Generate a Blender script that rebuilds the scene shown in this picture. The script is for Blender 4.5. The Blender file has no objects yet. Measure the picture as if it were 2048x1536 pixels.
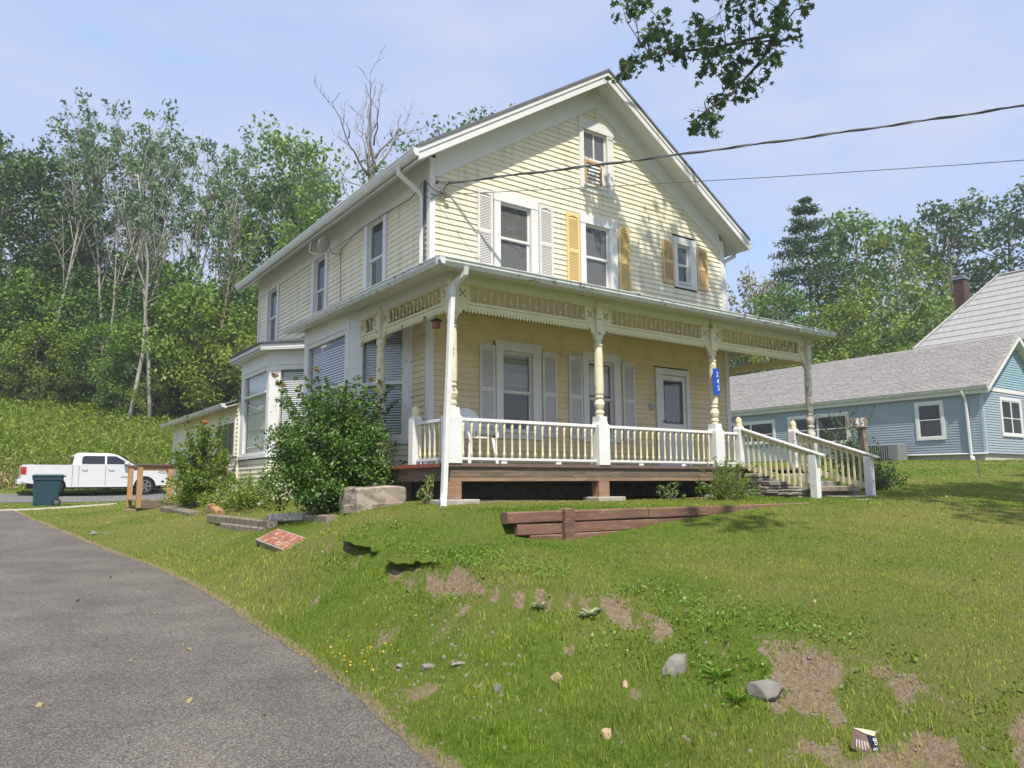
import bpy, math, random
import numpy as np
from mathutils import Vector, Matrix
random.seed(7); RNG = np.random.default_rng(11)
sc = bpy.context.scene
COL = sc.collection

# ------------------------------------------------------------------ camera
CAM = (-6.011, -10.799, -0.324)
def cam_axes(pitch=7.734, roll=-0.43, yaw=35.436):
    p, r, y = (math.radians(a) for a in (pitch, roll, yaw))
    fw = np.array([math.sin(y)*math.cos(p), math.cos(y)*math.cos(p), math.sin(p)])
    rt = np.array([math.cos(y), -math.sin(y), 0.0]); up = np.cross(rt, fw)
    return math.cos(r)*rt+math.sin(r)*up, -math.sin(r)*rt+math.cos(r)*up, fw
RT, UP, FW = cam_axes()
cd = bpy.data.cameras.new('camera'); cam = bpy.data.objects.new('camera', cd); COL.objects.link(cam)
cd.sensor_width = 36; cd.lens = 1505.24/2048*36; cd.clip_start = .05; cd.clip_end = 1500
cam.matrix_world = Matrix(((RT[0], UP[0], -FW[0], CAM[0]), (RT[1], UP[1], -FW[1], CAM[1]), (RT[2], UP[2], -FW[2], CAM[2]), (0, 0, 0, 1)))
sc.camera = cam
# ------------------------------------------------------------------ sun, sky, exposure
SUN = Vector((-.368, -1, 1.765)).normalized()
EL = math.asin(SUN.z); AZ = math.atan2(SUN.x, SUN.y)
ld = bpy.data.lights.new('sun', 'SUN'); ld.energy = 2.35; ld.angle = math.radians(.6); ld.color = (1, .93, .82)
sun = bpy.data.objects.new('sun', ld); COL.objects.link(sun); sun.location = (0, -20, 40)
sun.rotation_euler = SUN.to_track_quat('Z', 'Y').to_euler()
w = bpy.data.worlds.new('World'); sc.world = w; w.use_nodes = True
nt = w.node_tree; N = nt.nodes; L = nt.links
bg = N['Background']; bg.inputs['Strength'].default_value = .15
sky = N.new('ShaderNodeTexSky'); sky.sky_type = 'NISHITA'; sky.sun_disc = False
sky.sun_elevation = EL; sky.sun_rotation = AZ % (2*math.pi); sky.air_density = 1.0; sky.dust_density = 1.6; sky.ozone_density = 3.0; sky.altitude = 300
tc = N.new('ShaderNodeTexCoord'); mp = N.new('ShaderNodeMapping'); mp.inputs['Scale'].default_value = (1.2, 2.2, 5)
mp.inputs['Rotation'].default_value = (0, .2, .5)
ns = N.new('ShaderNodeTexNoise'); ns.inputs['Scale'].default_value = 1.6; ns.inputs['Detail'].default_value = 6; ns.inputs['Roughness'].default_value = .58
rp = N.new('ShaderNodeValToRGB'); rp.color_ramp.elements[0].position = .36; rp.color_ramp.elements[0].color = (.0, .0, .0, 1); rp.color_ramp.elements[1].position = .66; rp.color_ramp.elements[1].color = (.85, .85, .85, 1)
mx = N.new('ShaderNodeMix'); mx.data_type = 'RGBA'; mx.inputs['Factor'].default_value = .78; mx.inputs['B'].default_value = (1.08, 1.38, 2.02, 1); cl_ = N.new('ShaderNodeMix'); cl_.data_type = 'RGBA'; cl_.inputs['B'].default_value = (1.52, 1.70, 2.14, 1)
L.new(tc.outputs['Generated'], mp.inputs['Vector']); L.new(mp.outputs[0], ns.inputs['Vector']); L.new(ns.outputs['Fac'], rp.inputs[0])
L.new(sky.outputs[0], mx.inputs['A']); L.new(mx.outputs['Result'], cl_.inputs['A']); L.new(rp.outputs[0], cl_.inputs['Factor']); L.new(cl_.outputs['Result'], bg.inputs['Color'])
vs = sc.view_settings; vs.view_transform = 'Standard'; vs.look = 'None'; vs.gamma = 1; vs.use_curve_mapping = False; vs.exposure = 1.48
sc.render.engine = 'CYCLES'
cy = sc.cycles; cy.max_bounces = 7; cy.diffuse_bounces = 3; cy.glossy_bounces = 3; cy.transparent_max_bounces = 10; cy.transmission_bounces = 4
cy.use_denoising = True; cy.caustics_reflective = False; cy.caustics_refractive = False; cy.sample_clamp_indirect = 4

# ------------------------------------------------------------------ mesh helpers
ORG = {}
class MB:
    def __init__(s): s.v = []; s.f = []
    def add(s, vs, fs):
        o = len(s.v); s.v += [tuple(map(float, p)) for p in vs]; s.f += [tuple(i+o for i in f) for f in fs]
    def hexa(s, p):        # 8 points: bottom ring 0-3, top ring 4-7
        s.add(p, [(3, 2, 1, 0), (4, 5, 6, 7), (0, 1, 5, 4), (1, 2, 6, 5), (2, 3, 7, 6), (3, 0, 4, 7)])
    def box(s, a, b):
        (x0, y0, z0), (x1, y1, z1) = a, b
        s.hexa([(x0, y0, z0), (x1, y0, z0), (x1, y1, z0), (x0, y1, z0), (x0, y0, z1), (x1, y0, z1), (x1, y1, z1), (x0, y1, z1)])
    def cbox(s, a, b, c=.008):   # box with chamfered vertical edges and a chamfered top
        (x0, y0, z0), (x1, y1, z1) = a, b
        def ring(d, e, z): return [(x0+d, y0+e, z), (x1-d, y0+e, z), (x1-e, y0+d, z), (x1-e, y1-d, z), (x1-d, y1-e, z), (x0+d, y1-e, z), (x0+e, y1-d, z), (x0+e, y0+d, z)]
        s.rings([ring(c, 0, z0), ring(c, 0, z1-c), ring(2*c, c, z1)])
    def rings(s, rs, cap=True):
        n = len(rs[0]); o = len(s.v)
        for r in rs: s.v += [tuple(map(float, p)) for p in r]
        for k in range(len(rs)-1):
            for i in range(n):
                j = (i+1) % n; s.f.append((o+k*n+i, o+k*n+j, o+(k+1)*n+j, o+(k+1)*n+i))
        if cap: s.f.append(tuple(o+i for i in range(n))[::-1]); s.f.append(tuple(o+(len(rs)-1)*n+i for i in range(n)))
    def lathe(s, prof, c=(0, 0, 0), n=12):
        s.rings([[(c[0]+r*math.cos(2*math.pi*i/n), c[1]+r*math.sin(2*math.pi*i/n), c[2]+z) for i in range(n)] for r, z in prof])
    def beam(s, a, b, wd, ht, upv=(0, 0, 1), c=0):   # bar from a to b
        a, b = Vector(a), Vector(b); d = (b-a).normalized(); u = Vector(upv); sd = d.cross(u).normalized(); u = sd.cross(d).normalized()
        def ring(p):
            if c: return [p+sd*x+u*y for x, y in ((-wd/2+c, -ht/2), (wd/2-c, -ht/2), (wd/2, -ht/2+c), (wd/2, ht/2-c), (wd/2-c, ht/2), (-wd/2+c, ht/2), (-wd/2, ht/2-c), (-wd/2, -ht/2+c))]
            return [p+sd*x+u*y for x, y in ((-wd/2, -ht/2), (wd/2, -ht/2), (wd/2, ht/2), (-wd/2, ht/2))]
        s.rings([ring(a), ring(b)])
    def tube(s, pts, r, n=6):
        pts = [Vector(p) for p in pts]; rs = r if hasattr(r, '__len__') else [r]*len(pts); out = []
        for k, p in enumerate(pts):
            d = (pts[min(k+1, len(pts)-1)]-pts[max(k-1, 0)])
            d = d.normalized() if d.length > 1e-9 else Vector((0, 0, 1))
            u = Vector((0, 0, 1)) if abs(d.z) < .9 else Vector((1, 0, 0)); a = d.cross(u).normalized(); b = a.cross(d)
            out.append([p+(a*math.cos(2*math.pi*i/n)+b*math.sin(2*math.pi*i/n))*rs[k] for i in range(n)])
        s.rings(out)
    def prism(s, poly, d):
        d = Vector(d); n = len(poly); p = [Vector(q) for q in poly]
        s.add(p+[q+d for q in p], [tuple(range(n))[::-1], tuple(range(n, 2*n))]+[(i, (i+1) % n, n+(i+1) % n, n+i) for i in range(n)])
    def mesh(s, name, m, org=(0, 0, 0), smooth=False):
        me = bpy.data.meshes.new(name)
        me.from_pydata([(x-org[0], y-org[1], z-org[2]) for x, y, z in s.v], [], s.f); me.update()
        bm_fix(me)
        if m: me.materials.append(m)
        if smooth: me.polygons.foreach_set('use_smooth', [True]*len(me.polygons))
        return me
import bmesh
def bm_fix(me):
    b = bmesh.new(); b.from_mesh(me); bmesh.ops.recalc_face_normals(b, faces=b.faces[:]); b.to_mesh(me); b.free()
def org(o): return ORG.get(o.name, (0, 0, 0)) if o else (0, 0, 0)
def obj(name, mb, m, parent=None, label=None, smooth=False, kind=None, at=None):
    """links a mesh built in world coordinates as ONE object (its origin at `at`, else at the parent's)"""
    po = org(parent); o0 = at or po
    me = mb.mesh(name, m, o0, smooth) if isinstance(mb, MB) else mb
    o = bpy.data.objects.new(name, me); COL.objects.link(o); ORG[o.name] = o0
    if parent: o.parent = parent
    o.location = tuple(a-b for a, b in zip(o0, po))
    if label: o['label'] = label
    if kind: o['kind'] = kind
    return o
def inst(name, me, parent, loc, rz=0, scale=None, label=None, rot=None):
    po = org(parent); o = bpy.data.objects.new(name, me); COL.objects.link(o); ORG[o.name] = tuple(loc)
    if parent: o.parent = parent
    o.location = tuple(a-b for a, b in zip(loc, po)); o.rotation_euler = rot or (0, 0, rz)
    if scale: o.scale = scale
    if label: o['label'] = label
    return o
def thing(name, label, cat, loc, group=None):
    o = bpy.data.objects.new(name, None); COL.objects.link(o); o.location = loc; ORG[o.name] = tuple(loc); o.empty_display_size = .2
    o['label'] = label; o['category'] = cat
    if group: o['group'] = group
    return o
def tag(o, label, cat, group=None):
    o['label'] = label; o['category'] = cat
    if group: o['group'] = group
    return o
class Wall:      # wall coordinates: s along, z up, n outwards
    def __init__(w, O, S, Nn): w.O, w.S, w.N = Vector(O), Vector(S).normalized(), Vector(Nn).normalized()
    def p(w, s, z, n=0): q = w.O+w.S*s+w.N*n; return Vector((q.x, q.y, z))
    def box(w, mb, s0, s1, z0, z1, n0, n1):
        mb.hexa([w.p(s0, z0, n0), w.p(s1, z0, n0), w.p(s1, z0, n1), w.p(s0, z0, n1), w.p(s0, z1, n0), w.p(s1, z1, n0), w.p(s1, z1, n1), w.p(s0, z1, n1)])

# ------------------------------------------------------------------ materials
def mat(name, c, rough=.6, var=.12, scale=6, bump=0, c2=None, th=None, rnd=0, stretch=None, spec=.35, metal=0, bscale=None, soft=.06, detail=5):
    m = bpy.data.materials.new(name); m.use_nodes = True; t = m.node_tree; n = t.nodes; l = t.links; b = n['Principled BSDF']
    b.inputs['Roughness'].default_value = rough; b.inputs['Specular IOR Level'].default_value = spec; b.inputs['Metallic'].default_value = metal
    g = n.new('ShaderNodeNewGeometry')
    mpn = n.new('ShaderNodeMapping'); l.new(g.outputs['Position'], mpn.inputs[0])
    if stretch: mpn.inputs['Scale'].default_value = stretch
    nz = n.new('ShaderNodeTexNoise'); nz.inputs['Scale'].default_value = scale; nz.inputs['Detail'].default_value = detail; nz.inputs['Roughness'].default_value = .6; l.new(mpn.outputs[0], nz.inputs['Vector'])
    mr = n.new('ShaderNodeMapRange'); mr.inputs['From Min'].default_value = .25; mr.inputs['From Max'].default_value = .75; mr.inputs['To Min'].default_value = 1-var; mr.inputs['To Max'].default_value = 1+var
    l.new(nz.outputs['Fac'], mr.inputs['Value']); val = mr.outputs[0]
    if rnd:
        oi = n.new('ShaderNodeObjectInfo'); m2 = n.new('ShaderNodeMapRange'); m2.inputs['To Min'].default_value = 1-rnd; m2.inputs['To Max'].default_value = 1+rnd; l.new(oi.outputs['Random'], m2.inputs['Value'])
        mu = n.new('ShaderNodeMath'); mu.operation = 'MULTIPLY'; l.new(val, mu.inputs[0]); l.new(m2.outputs[0], mu.inputs[1]); val = mu.outputs[0]
    vm = n.new('ShaderNodeVectorMath'); vm.operation = 'SCALE'; vm.inputs[0].default_value = c[:3]; l.new(val, vm.inputs['Scale']); out = vm.outputs[0]
    if c2:
        n2 = n.new('ShaderNodeTexNoise'); n2.inputs['Scale'].default_value = bscale or scale*2.3; n2.inputs['Detail'].default_value = 8; n2.inputs['Roughness'].default_value = .65; l.new(mpn.outputs[0], n2.inputs['Vector'])
        r2 = n.new('ShaderNodeMapRange'); r2.inputs['From Min'].default_value = th-soft; r2.inputs['From Max'].default_value = th+soft; l.new(n2.outputs['Fac'], r2.inputs['Value'])
        mm = n.new('ShaderNodeMix'); mm.data_type = 'RGBA'; l.new(r2.outputs[0], mm.inputs['Factor']); l.new(out, mm.inputs['A']); mm.inputs['B'].default_value = (*c2, 1); out = mm.outputs['Result']
    l.new(out, b.inputs['Base Color'])
    if bump:
        bp = n.new('ShaderNodeBump'); bp.inputs['Strength'].default_value = bump; bp.inputs['Distance'].default_value = .02; l.new(nz.outputs['Fac'], bp.inputs['Height']); l.new(bp.outputs[0], b.inputs['Normal'])
    return m
M = {}
M['siding'] = mat('siding_vinyl', (.765, .705, .535), .45, .06, 1.2, c2=(.52, .47, .36), th=.62, rnd=.04, soft=.1, bscale=2.6, stretch=(1.5, 1.5, .22))
M['white'] = mat('white_paint', (.70, .70, .69), .5, .06, 3, c2=(.50, .48, .43), th=.68, soft=.05, bscale=5)
M['worn'] = mat('weathered_white_paint', (.69, .68, .65), .6, .08, 5, c2=(.30, .24, .18), th=.64, soft=.03, bscale=14)
M['cream'] = mat('cream_paint', (.68, .62, .38), .55, .08, 4, c2=(.36, .30, .21), th=.68, soft=.04, bscale=16)
M['creampeel'] = mat('peeling_cream_paint', (.70, .64, .45), .6, .08, 6, c2=(.27, .24, .20), th=.60, soft=.025, bscale=9)
M['greypeel'] = mat('bare_grey_wood_peeling_paint', (.62, .58, .46), .7, .1, 6, c2=(.27, .25, .22), th=.565, soft=.03, bscale=8)
M['soffit'] = mat('soffit_white', (.66, .65, .62), .55, .05, 2)
M['fascia'] = mat('fascia_white', (.68, .68, .67), .45, .05, 2)
M['gutter'] = mat('gutter_white', (.62, .63, .62), .4, .08, 3, c2=(.20, .19, .15), th=.60, soft=.05, bscale=11)
M['gutterup'] = mat('upper_gutter_white', (.66, .67, .67), .4, .06, 3, c2=(.36, .35, .32), th=.66, soft=.05, bscale=9)
M['shingle'] = mat('dark_grey_shingles', (.13, .135, .15), .85, .25, 9, .4)
M['rubber'] = mat('dark_roof_edge', (.07, .07, .075), .8, .2, 8)
M['mossroof'] = mat('mossy_porch_roof', (.30, .30, .27), .9, .3, 14, .4, c2=(.08, .075, .05), th=.52, soft=.04, bscale=22)
M['yshut'] = mat('yellow_shutter_paint', (.74, .56, .25), .5, .06, 4)
M['oshut'] = mat('tan_orange_shutter_paint', (.62, .43, .22), .5, .08, 4)
M['wshut'] = mat('white_shutter_vinyl', (.66, .64, .62), .5, .06, 4)
M['wood'] = mat('weathered_deck_wood', (.135, .105, .08), .75, .3, 3, .25, c2=(.33, .19, .10), th=.60, soft=.08, stretch=(.5, .5, 5), rnd=.1)
M['woodwarm'] = mat('reddish_bare_wood', (.29, .18, .115), .75, .28, 3, .2, c2=(.17, .12, .09), th=.58, soft=.06, stretch=(.5, .5, 5))
M['redpaint'] = mat('dull_red_floor_paint', (.16, .105, .085), .55, .2, 5)
M['tan_wood'] = mat('tan_treated_lumber', (.40, .23, .11), .7, .2, 4, .15, stretch=(4, 4, .6), rnd=.12)
M['timber'] = mat('red_brown_landscape_timber', (.165, .088, .06), .8, .3, 3, .4, c2=(.22, .15, .10), th=.58, soft=.06, stretch=(.6, 3, 3), rnd=.15)
M['greytimber'] = mat('grey_weathered_timber', (.23, .19, .14), .85, .3, 4, .4, c2=(.12, .09, .07), th=.58, soft=.05, rnd=.15)
M['concrete'] = mat('old_concrete', (.33, .28, .22), .9, .22, 5, .5, c2=(.16, .13, .10), th=.58, soft=.06, bscale=7)
M['block'] = mat('concrete_pad', (.36, .33, .29), .9, .2, 8, .4)
M['slabred'] = mat('worn_red_slab_paint', (.26, .085, .055), .8, .25, 7, .3, c2=(.34, .28, .21), th=.56, soft=.05, bscale=9)
M['stone'] = mat('field_stone', (.22, .20, .17), .9, .35, 6, .5, c2=(.30, .20, .10), th=.62, soft=.05, rnd=.3)
M['rock'] = mat('grey_rock', (.20, .185, .165), .9, .3, 9, .6, c2=(.20, .17, .14), th=.58, soft=.06, rnd=.12)
M['tanrock'] = mat('tan_rock', (.34, .24, .15), .9, .25, 12, .4)
M['dark'] = mat('dark_interior', (.035, .035, .035), .9, .2, 3)  # darkness of unlit rooms put into the colour, used behind windows
M['blind'] = mat('white_blind_vinyl', (.74, .74, .71), .5, .05, 3)
M['drape'] = mat('dim_grey_drape', (.17, .175, .18), .9, .15, 6); M['curtain'] = mat('grey_curtain', (.46, .48, .50), .9, .15, 6)
M['black'] = mat('black_plastic', (.02, .02, .02), .5, .1, 5)
M['metal'] = mat('grey_metal', (.42, .42, .42), .4, .1, 6, metal=.7)
M['steel'] = mat('galvanised_flue', (.30, .31, .33), .45, .15, 6, metal=.6)
M['brick'] = mat('old_chimney_brick', (.115, .062, .05), .9, .3, 10, .4, rnd=.25)
M['mortar'] = mat('chimney_mortar', (.18, .15, .135), .95, .2, 10)
M['cable'] = mat('grey_cable', (.10, .10, .10), .6, .1, 5)
M['bluesign'] = mat('blue_sign_enamel', (.010, .065, .42), .4, .05, 4)
M['signwhite'] = mat('reflective_white', (.80, .80, .80), .5, .02, 4)
M['bsiding'] = mat('blue_grey_siding', (.31, .368, .425), .55, .06, 1.5)
M['bshingle'] = mat('light_grey_shingles', (.33, .31, .30), .9, .2, 5, .3, c2=(.24, .225, .215), th=.52, soft=.05, stretch=(1, 2, 1), bscale=9)
M['metalroof'] = mat('pale_weathered_metal_roof', (.34, .33, .325), .6, .15, 1.5, c2=(.28, .27, .265), th=.54, soft=.1, stretch=(1, 3, .4))
M['foundation'] = mat('painted_foundation', (.50, .46, .42), .8, .1, 3)
M['asphalt'] = None

def glass(name, refl=.22, tint=(.55, .62, .66), dust=.06):
    m = bpy.data.materials.new(name); m.use_nodes = True; t = m.node_tree; n = t.nodes; l = t.links
    n.remove(n['Principled BSDF']); o = n['Material Output']
    tr = n.new('ShaderNodeBsdfTransparent'); tr.inputs[0].default_value = (*tint, 1); gl = n.new('ShaderNodeBsdfGlossy'); gl.inputs['Roughness'].default_value = .02; gl.inputs[0].default_value = (.9, .92, .95, 1)
    fr = n.new('ShaderNodeFresnel'); fr.inputs['IOR'].default_value = 1.45; mr = n.new('ShaderNodeMapRange'); mr.inputs['To Min'].default_value = refl; mr.inputs['To Max'].default_value = 1; l.new(fr.outputs[0], mr.inputs['Value'])
    df = n.new('ShaderNodeBsdfDiffuse'); df.inputs[0].default_value = (.36, .36, .35, 1); ds = n.new('ShaderNodeMixShader'); ds.inputs[0].default_value = dust; l.new(tr.outputs[0], ds.inputs[1]); l.new(df.outputs[0], ds.inputs[2])
    mi = n.new('ShaderNodeMixShader'); gb = n.new('ShaderNodeNewGeometry'); iv = n.new('ShaderNodeMath'); iv.operation = 'SUBTRACT'; iv.inputs[0].default_value = 1; l.new(gb.outputs['Backfacing'], iv.inputs[1]); ml = n.new('ShaderNodeMath'); ml.operation = 'MULTIPLY'; l.new(iv.outputs[0], ml.inputs[0]); l.new(mr.outputs[0], ml.inputs[1]); l.new(ml.outputs[0], mi.inputs[0]); l.new(ds.outputs[0], mi.inputs[1]); l.new(gl.outputs[0], mi.inputs[2]); l.new(mi.outputs[0], o.inputs[0])
    return m
M['glass'] = glass('window_glass', .03, (.95, .96, .96), .05); M['screen'] = glass('insect_screened_glass', .02, (.40, .40, .40), .30); M['storm'] = glass('storm_door_glass', .04, (.8, .84, .88), .28)

def leafmat(name, a, b, trans=.35, gloss=.025):
    m = bpy.data.materials.new(name); m.use_nodes = True; t = m.node_tree; n = t.nodes; l = t.links
    n.remove(n['Principled BSDF']); o = n['Material Output']
    at = n.new('ShaderNodeAttribute'); at.attribute_name = 'tint'
    oi = n.new('ShaderNodeObjectInfo'); ad = n.new('ShaderNodeMath'); ad.operation = 'MULTIPLY_ADD'; ad.inputs[1].default_value = .35; l.new(oi.outputs['Random'], ad.inputs[0]); l.new(at.outputs['Fac'], ad.inputs[2])
    sb = n.new('ShaderNodeMath'); sb.operation = 'SUBTRACT'; sb.inputs[1].default_value = .17; l.new(ad.outputs[0], sb.inputs[0]); sb.use_clamp = True
    mi = n.new('ShaderNodeMix'); mi.data_type = 'RGBA'; mi.inputs['A'].default_value = (*a, 1); mi.inputs['B'].default_value = (*b, 1); l.new(sb.outputs[0], mi.inputs['Factor'])
    df = n.new('ShaderNodeBsdfDiffuse'); tl = n.new('ShaderNodeBsdfTranslucent'); gs = n.new('ShaderNodeBsdfGlossy'); gs.inputs['Roughness'].default_value = .45
    for q in (df, tl): l.new(mi.outputs['Result'], q.inputs[0])
    m1 = n.new('ShaderNodeMixShader'); m1.inputs[0].default_value = trans; l.new(df.outputs[0], m1.inputs[1]); l.new(tl.outputs[0], m1.inputs[2])
    m2 = n.new('ShaderNodeMixShader'); m2.inputs[0].default_value = gloss; l.new(m1.outputs[0], m2.inputs[1]); l.new(gs.outputs[0], m2.inputs[2]); l.new(m2.outputs[0], o.inputs[0])
    return m
M['lf_wood'] = leafmat('woodland_leaves', (.085, .18, .03), (.22, .35, .06))
M['lf_tall'] = leafmat('tall_tree_leaves', (.075, .15, .06), (.17, .28, .10))
M['lf_dark'] = leafmat('dark_tree_leaves', (.042, .095, .028), (.13, .20, .05))
M['lf_yel'] = leafmat('yellow_green_leaves', (.12, .20, .03), (.29, .35, .05))
M['lf_bush'] = leafmat('shrub_leaves', (.045, .125, .018), (.18, .29, .045), .25, .04)
M['lf_brown'] = leafmat('tan_seed_heads', (.24, .15, .07), (.36, .24, .10), .2, .02)
M['lf_maple'] = leafmat('maple_leaves', (.045, .105, .035), (.11, .18, .055))
M['lf_pale'] = leafmat('pale_pinkish_leaves', (.17, .20, .07), (.36, .32, .20))
M['lf_weed'] = leafmat('weed_leaves', (.08, .175, .014), (.25, .33, .04)); M['lf_clover'] = leafmat('clover_leaves', (.075, .19, .012), (.17, .31, .03))
M['lf_dry'] = leafmat('dry_weed_stalks', (.25, .18, .08), (.40, .31, .16), .2, .02)
M['grass'] = leafmat('grass_blades', (.085, .19, .010), (.34, .37, .055), .35, .02)
M['bark'] = mat('grey_brown_bark', (.20, .165, .13), .9, .3, 8, .4, stretch=(2, 2, .5), rnd=.2)
M['palebark'] = mat('pale_grey_bark', (.36, .335, .29), .9, .3, 8, .3, stretch=(2, 2, .5), rnd=.2)
M['deadbark'] = mat('bare_dead_wood', (.27, .235, .22), .9, .25, 8)
M['darkbark'] = mat('dark_maple_bark', (.075, .06, .05), .9, .3, 8, .3)
M['ceiling'] = mat('varnished_porch_ceiling', (.76, .70, .56), .5, .08, 3)
M['redfloor'] = mat('red_painted_floor_edge', (.27, .085, .05), .55, .2, 5)
M['shadesiding'] = mat('golden_porch_shade_siding', (.70, .575, .34), .5, .08, 1.2, c2=(.50, .41, .25), th=.64, rnd=.05, soft=.12, bscale=2.6)  # same vinyl under the porch, its shade put into a deeper golden tone
# ------------------------------------------------------------------ terrain
CP = np.array([(-.8,-2,-.58),(.8,-2.2,-.585),(2.3,-2,-.58),(4,-2.2,-.57),(5.7,-3.3,-.57),(7.4,-3.25,-.55),(8.2,-1.6,-.5),(2,0,-.55),(6,2,-.5),(2,6,-.5),(6,9,-.3),(2,12,-.5),(-.9,-3.95,-.93),(-.3,-3.95,-.97),(1,-3.95,-.87),(3,-4.0,-.70),(4.8,-4.05,-.62),(6.5,-4.3,-.62),(8.5,-4,-.55),(-1.6,-3.2,-.78),(-2,-4.6,-1.02),(-.5,-5.5,-1.08),(1.5,-5.6,-.98),(4,-6,-.9),(7,-6.5,-.85),(11,-5,-.62),(-2.1,-5.7,-1.2),(-.8,-7,-1.25),(1,-8,-1.25),(-1.,-8.6,-1.42),(1,-10,-1.5),(4,-9,-1.2),(8,-9.5,-1.1),(14,-8,-.8),(-3.0,-4.6,-1.38),(-2.8,-5.9,-1.5),(-2.3,-6.9,-1.6),(-1.9,-8.5,-1.74),(-1.5,-10,-1.85),(0,-12,-1.9),(-3.5,-6.2,-1.7),(-3.2,-8.2,-1.82),(-3.6,-10,-1.9),(-3.8,-3.6,-1.58),(-1.3,-.6,-.62),(-2.77,-1.03,-1.03),(-1.9,1.0,-.85),(-2.2,2.2,-.98),(-3.4,.8,-1.35),(-3.2,4,-1.2),(-1.6,5,-.72),(-1.4,8,-.68),(-2.4,12.4,-.74),(-3.6,8,-1.08),(-3.9,12,-.95),(0,16,-.7),(-3.97,-7.15,-1.87),(-4.2,-3,-1.70),(-4.45,1,-1.5),(-4.8,6,-1.23),(-5.0,10,-1.05),(-5.2,14.2,-.9),(-7,-7,-1.9),(-7.5,0,-1.55),(-8,7,-1.2),(-8,14,-.92),(-6,-12,-1.95),(-12,-12,-2.0),(-12,0,-1.6),(-12,14,-1.0),(-4,18.8,-.86),(-8,18.8,-.86),(2,19,-.75),(-6,22,-.78),(2,22,-.7),(-14,22,-.85),(-6,28.5,-.55),(2,28.5,-.52),(-14,28.5,-.6),(8,22,-.3),(8,28,-.2),(-8,31,-.3),(-2,31,-.3),(4,31,0),(-8,36,1.2),(0,36,1.3),(8,36,1.8),(-4,45,3.8),(6,45,4.2),(-4,56,7.2),(8,56,7.4),(18,56,8),(0,75,11),(20,75,12),(-30,56,7),(-30,31,-.2),(-30,75,10),(12,0,-.2),(14,6,.1),(20,-2,.0),(20,5,.35),(28.6,3.5,.6),(28.6,6.7,.72),(28.6,16,.9),(24,12,.6),(16,16,.3),(29,-6,.4),(40,3,.7),(40,-10,.6),(28,30,2),(16,30,1.2),(45,25,2),(40,50,6),(60,40,5),(70,10,2),(70,-20,1),(30,-20,-.6),(10,-20,-1.9),(-10,-30,-2.2),(60,75,10),(30,75,12),(0,140,16),(80,140,15),(-80,140,14),(160,60,10),(160,-60,2),(0,-160,-4),(-120,0,-3),(-120,-120,-5),(-100,75,8)], float)
def _U(r2): return np.where(r2 > 1e-12, r2*np.log(np.maximum(r2, 1e-12)), 0)
def _fit():
    n = len(CP); d2 = ((CP[:, None, :2]-CP[None, :, :2])**2).sum(2); P = np.c_[np.ones(n), CP[:, :2]]
    A = np.block([[_U(d2)+.02*np.eye(n), P], [P.T, np.zeros((3, 3))]]); return np.linalg.solve(A, np.r_[CP[:, 2], 0, 0, 0])
_W = _fit()
EDGE_Y = [-40, -12, -6.96, -6.36, -5.03, -3.69, -1.92, -.49, 1.21, 2.5, 4.63, 8.18, 10.78, 14.42, 40]; EDGE_X = [-3.4, -3.9, -3.85, -3.83, -3.73, -3.69, -3.68, -3.71, -3.79, -3.99, -4.24, -4.6, -4.83, -5.12, -7]
def zroad(y): return np.interp(y, [-40, -12, -7, -3, 2, 8, 14.3, 40], [-2.3, -1.93, -1.85, -1.66, -1.42, -1.15, -.9, -.5])
def tz0(x, y):     # smooth hill, levelled towards the road
    x = np.asarray(x, float); y = np.asarray(y, float); k = np.clip(1-(x-np.interp(y, EDGE_Y, EDGE_X)-.1)/1.1, 0, 1); k = k*k*(3-2*k)*np.clip((15.5-y)/3, 0, 1)*np.clip((y+30)/10, 0, 1)
    return tzs(x, y)*(1-k)+k*zroad(y)
def tzs(x, y):
    x = np.asarray(x, float); y = np.asarray(y, float); o = _W[-3]+_W[-2]*x+_W[-1]*y
    for i in range(len(CP)): o = o+_W[i]*_U((x-CP[i, 0])**2+(y-CP[i, 1])**2)
    return o
def vnoise(x, y, s, seed=0):
    x = np.asarray(x, float)*s; y = np.asarray(y, float)*s; xi = np.floor(x); yi = np.floor(y); fx = x-xi; fy = y-yi; fx = fx*fx*(3-2*fx); fy = fy*fy*(3-2*fy)
    def h(a, b): q = np.sin(a*127.1+b*311.7+seed*74.7)*43758.5453; return q-np.floor(q)
    return (h(xi, yi)*(1-fx)+h(xi+1, yi)*fx)*(1-fy)+(h(xi, yi+1)*(1-fx)+h(xi+1, yi+1)*fx)*fy
def fbm(x, y, s, seed=0): return (vnoise(x, y, s, seed)*.5+vnoise(x, y, s*2.1, seed+1)*.3+vnoise(x, y, s*4.3, seed+2)*.2)
def edge(y): return np.interp(y, EDGE_Y, EDGE_X)+.03*(vnoise(y, 0*np.asarray(y), .9, 5)-.5)
ERO = np.array([(-2.6, -1.9), (-2.54, -2.64), (-2.5, -3.97), (-2.3, -5.43), (-1.86, -6.18), (-1.47, -7.52), (-1.4, -8.6), (-1.2, -10.5)])
def ero_d(x, y):     # signed distance to the eroded bank edge, positive on the lawn side
    x = np.asarray(x, float); y = np.asarray(y, float); best = np.full(x.shape, 1e9); sg = np.ones(x.shape)
    for (x0, y0), (x1, y1) in zip(ERO[:-1], ERO[1:]):
        dx, dy = x1-x0, y1-y0; t = np.clip(((x-x0)*dx+(y-y0)*dy)/(dx*dx+dy*dy), 0, 1); d = np.hypot(x-x0-t*dx, y-y0-t*dy)
        s = np.where((x-x0)*-dy+(y-y0)*dx > 0, 1., -1.); m = d < best; best = np.where(m, d, best); sg = np.where(m, s, sg)
    return best*sg
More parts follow.
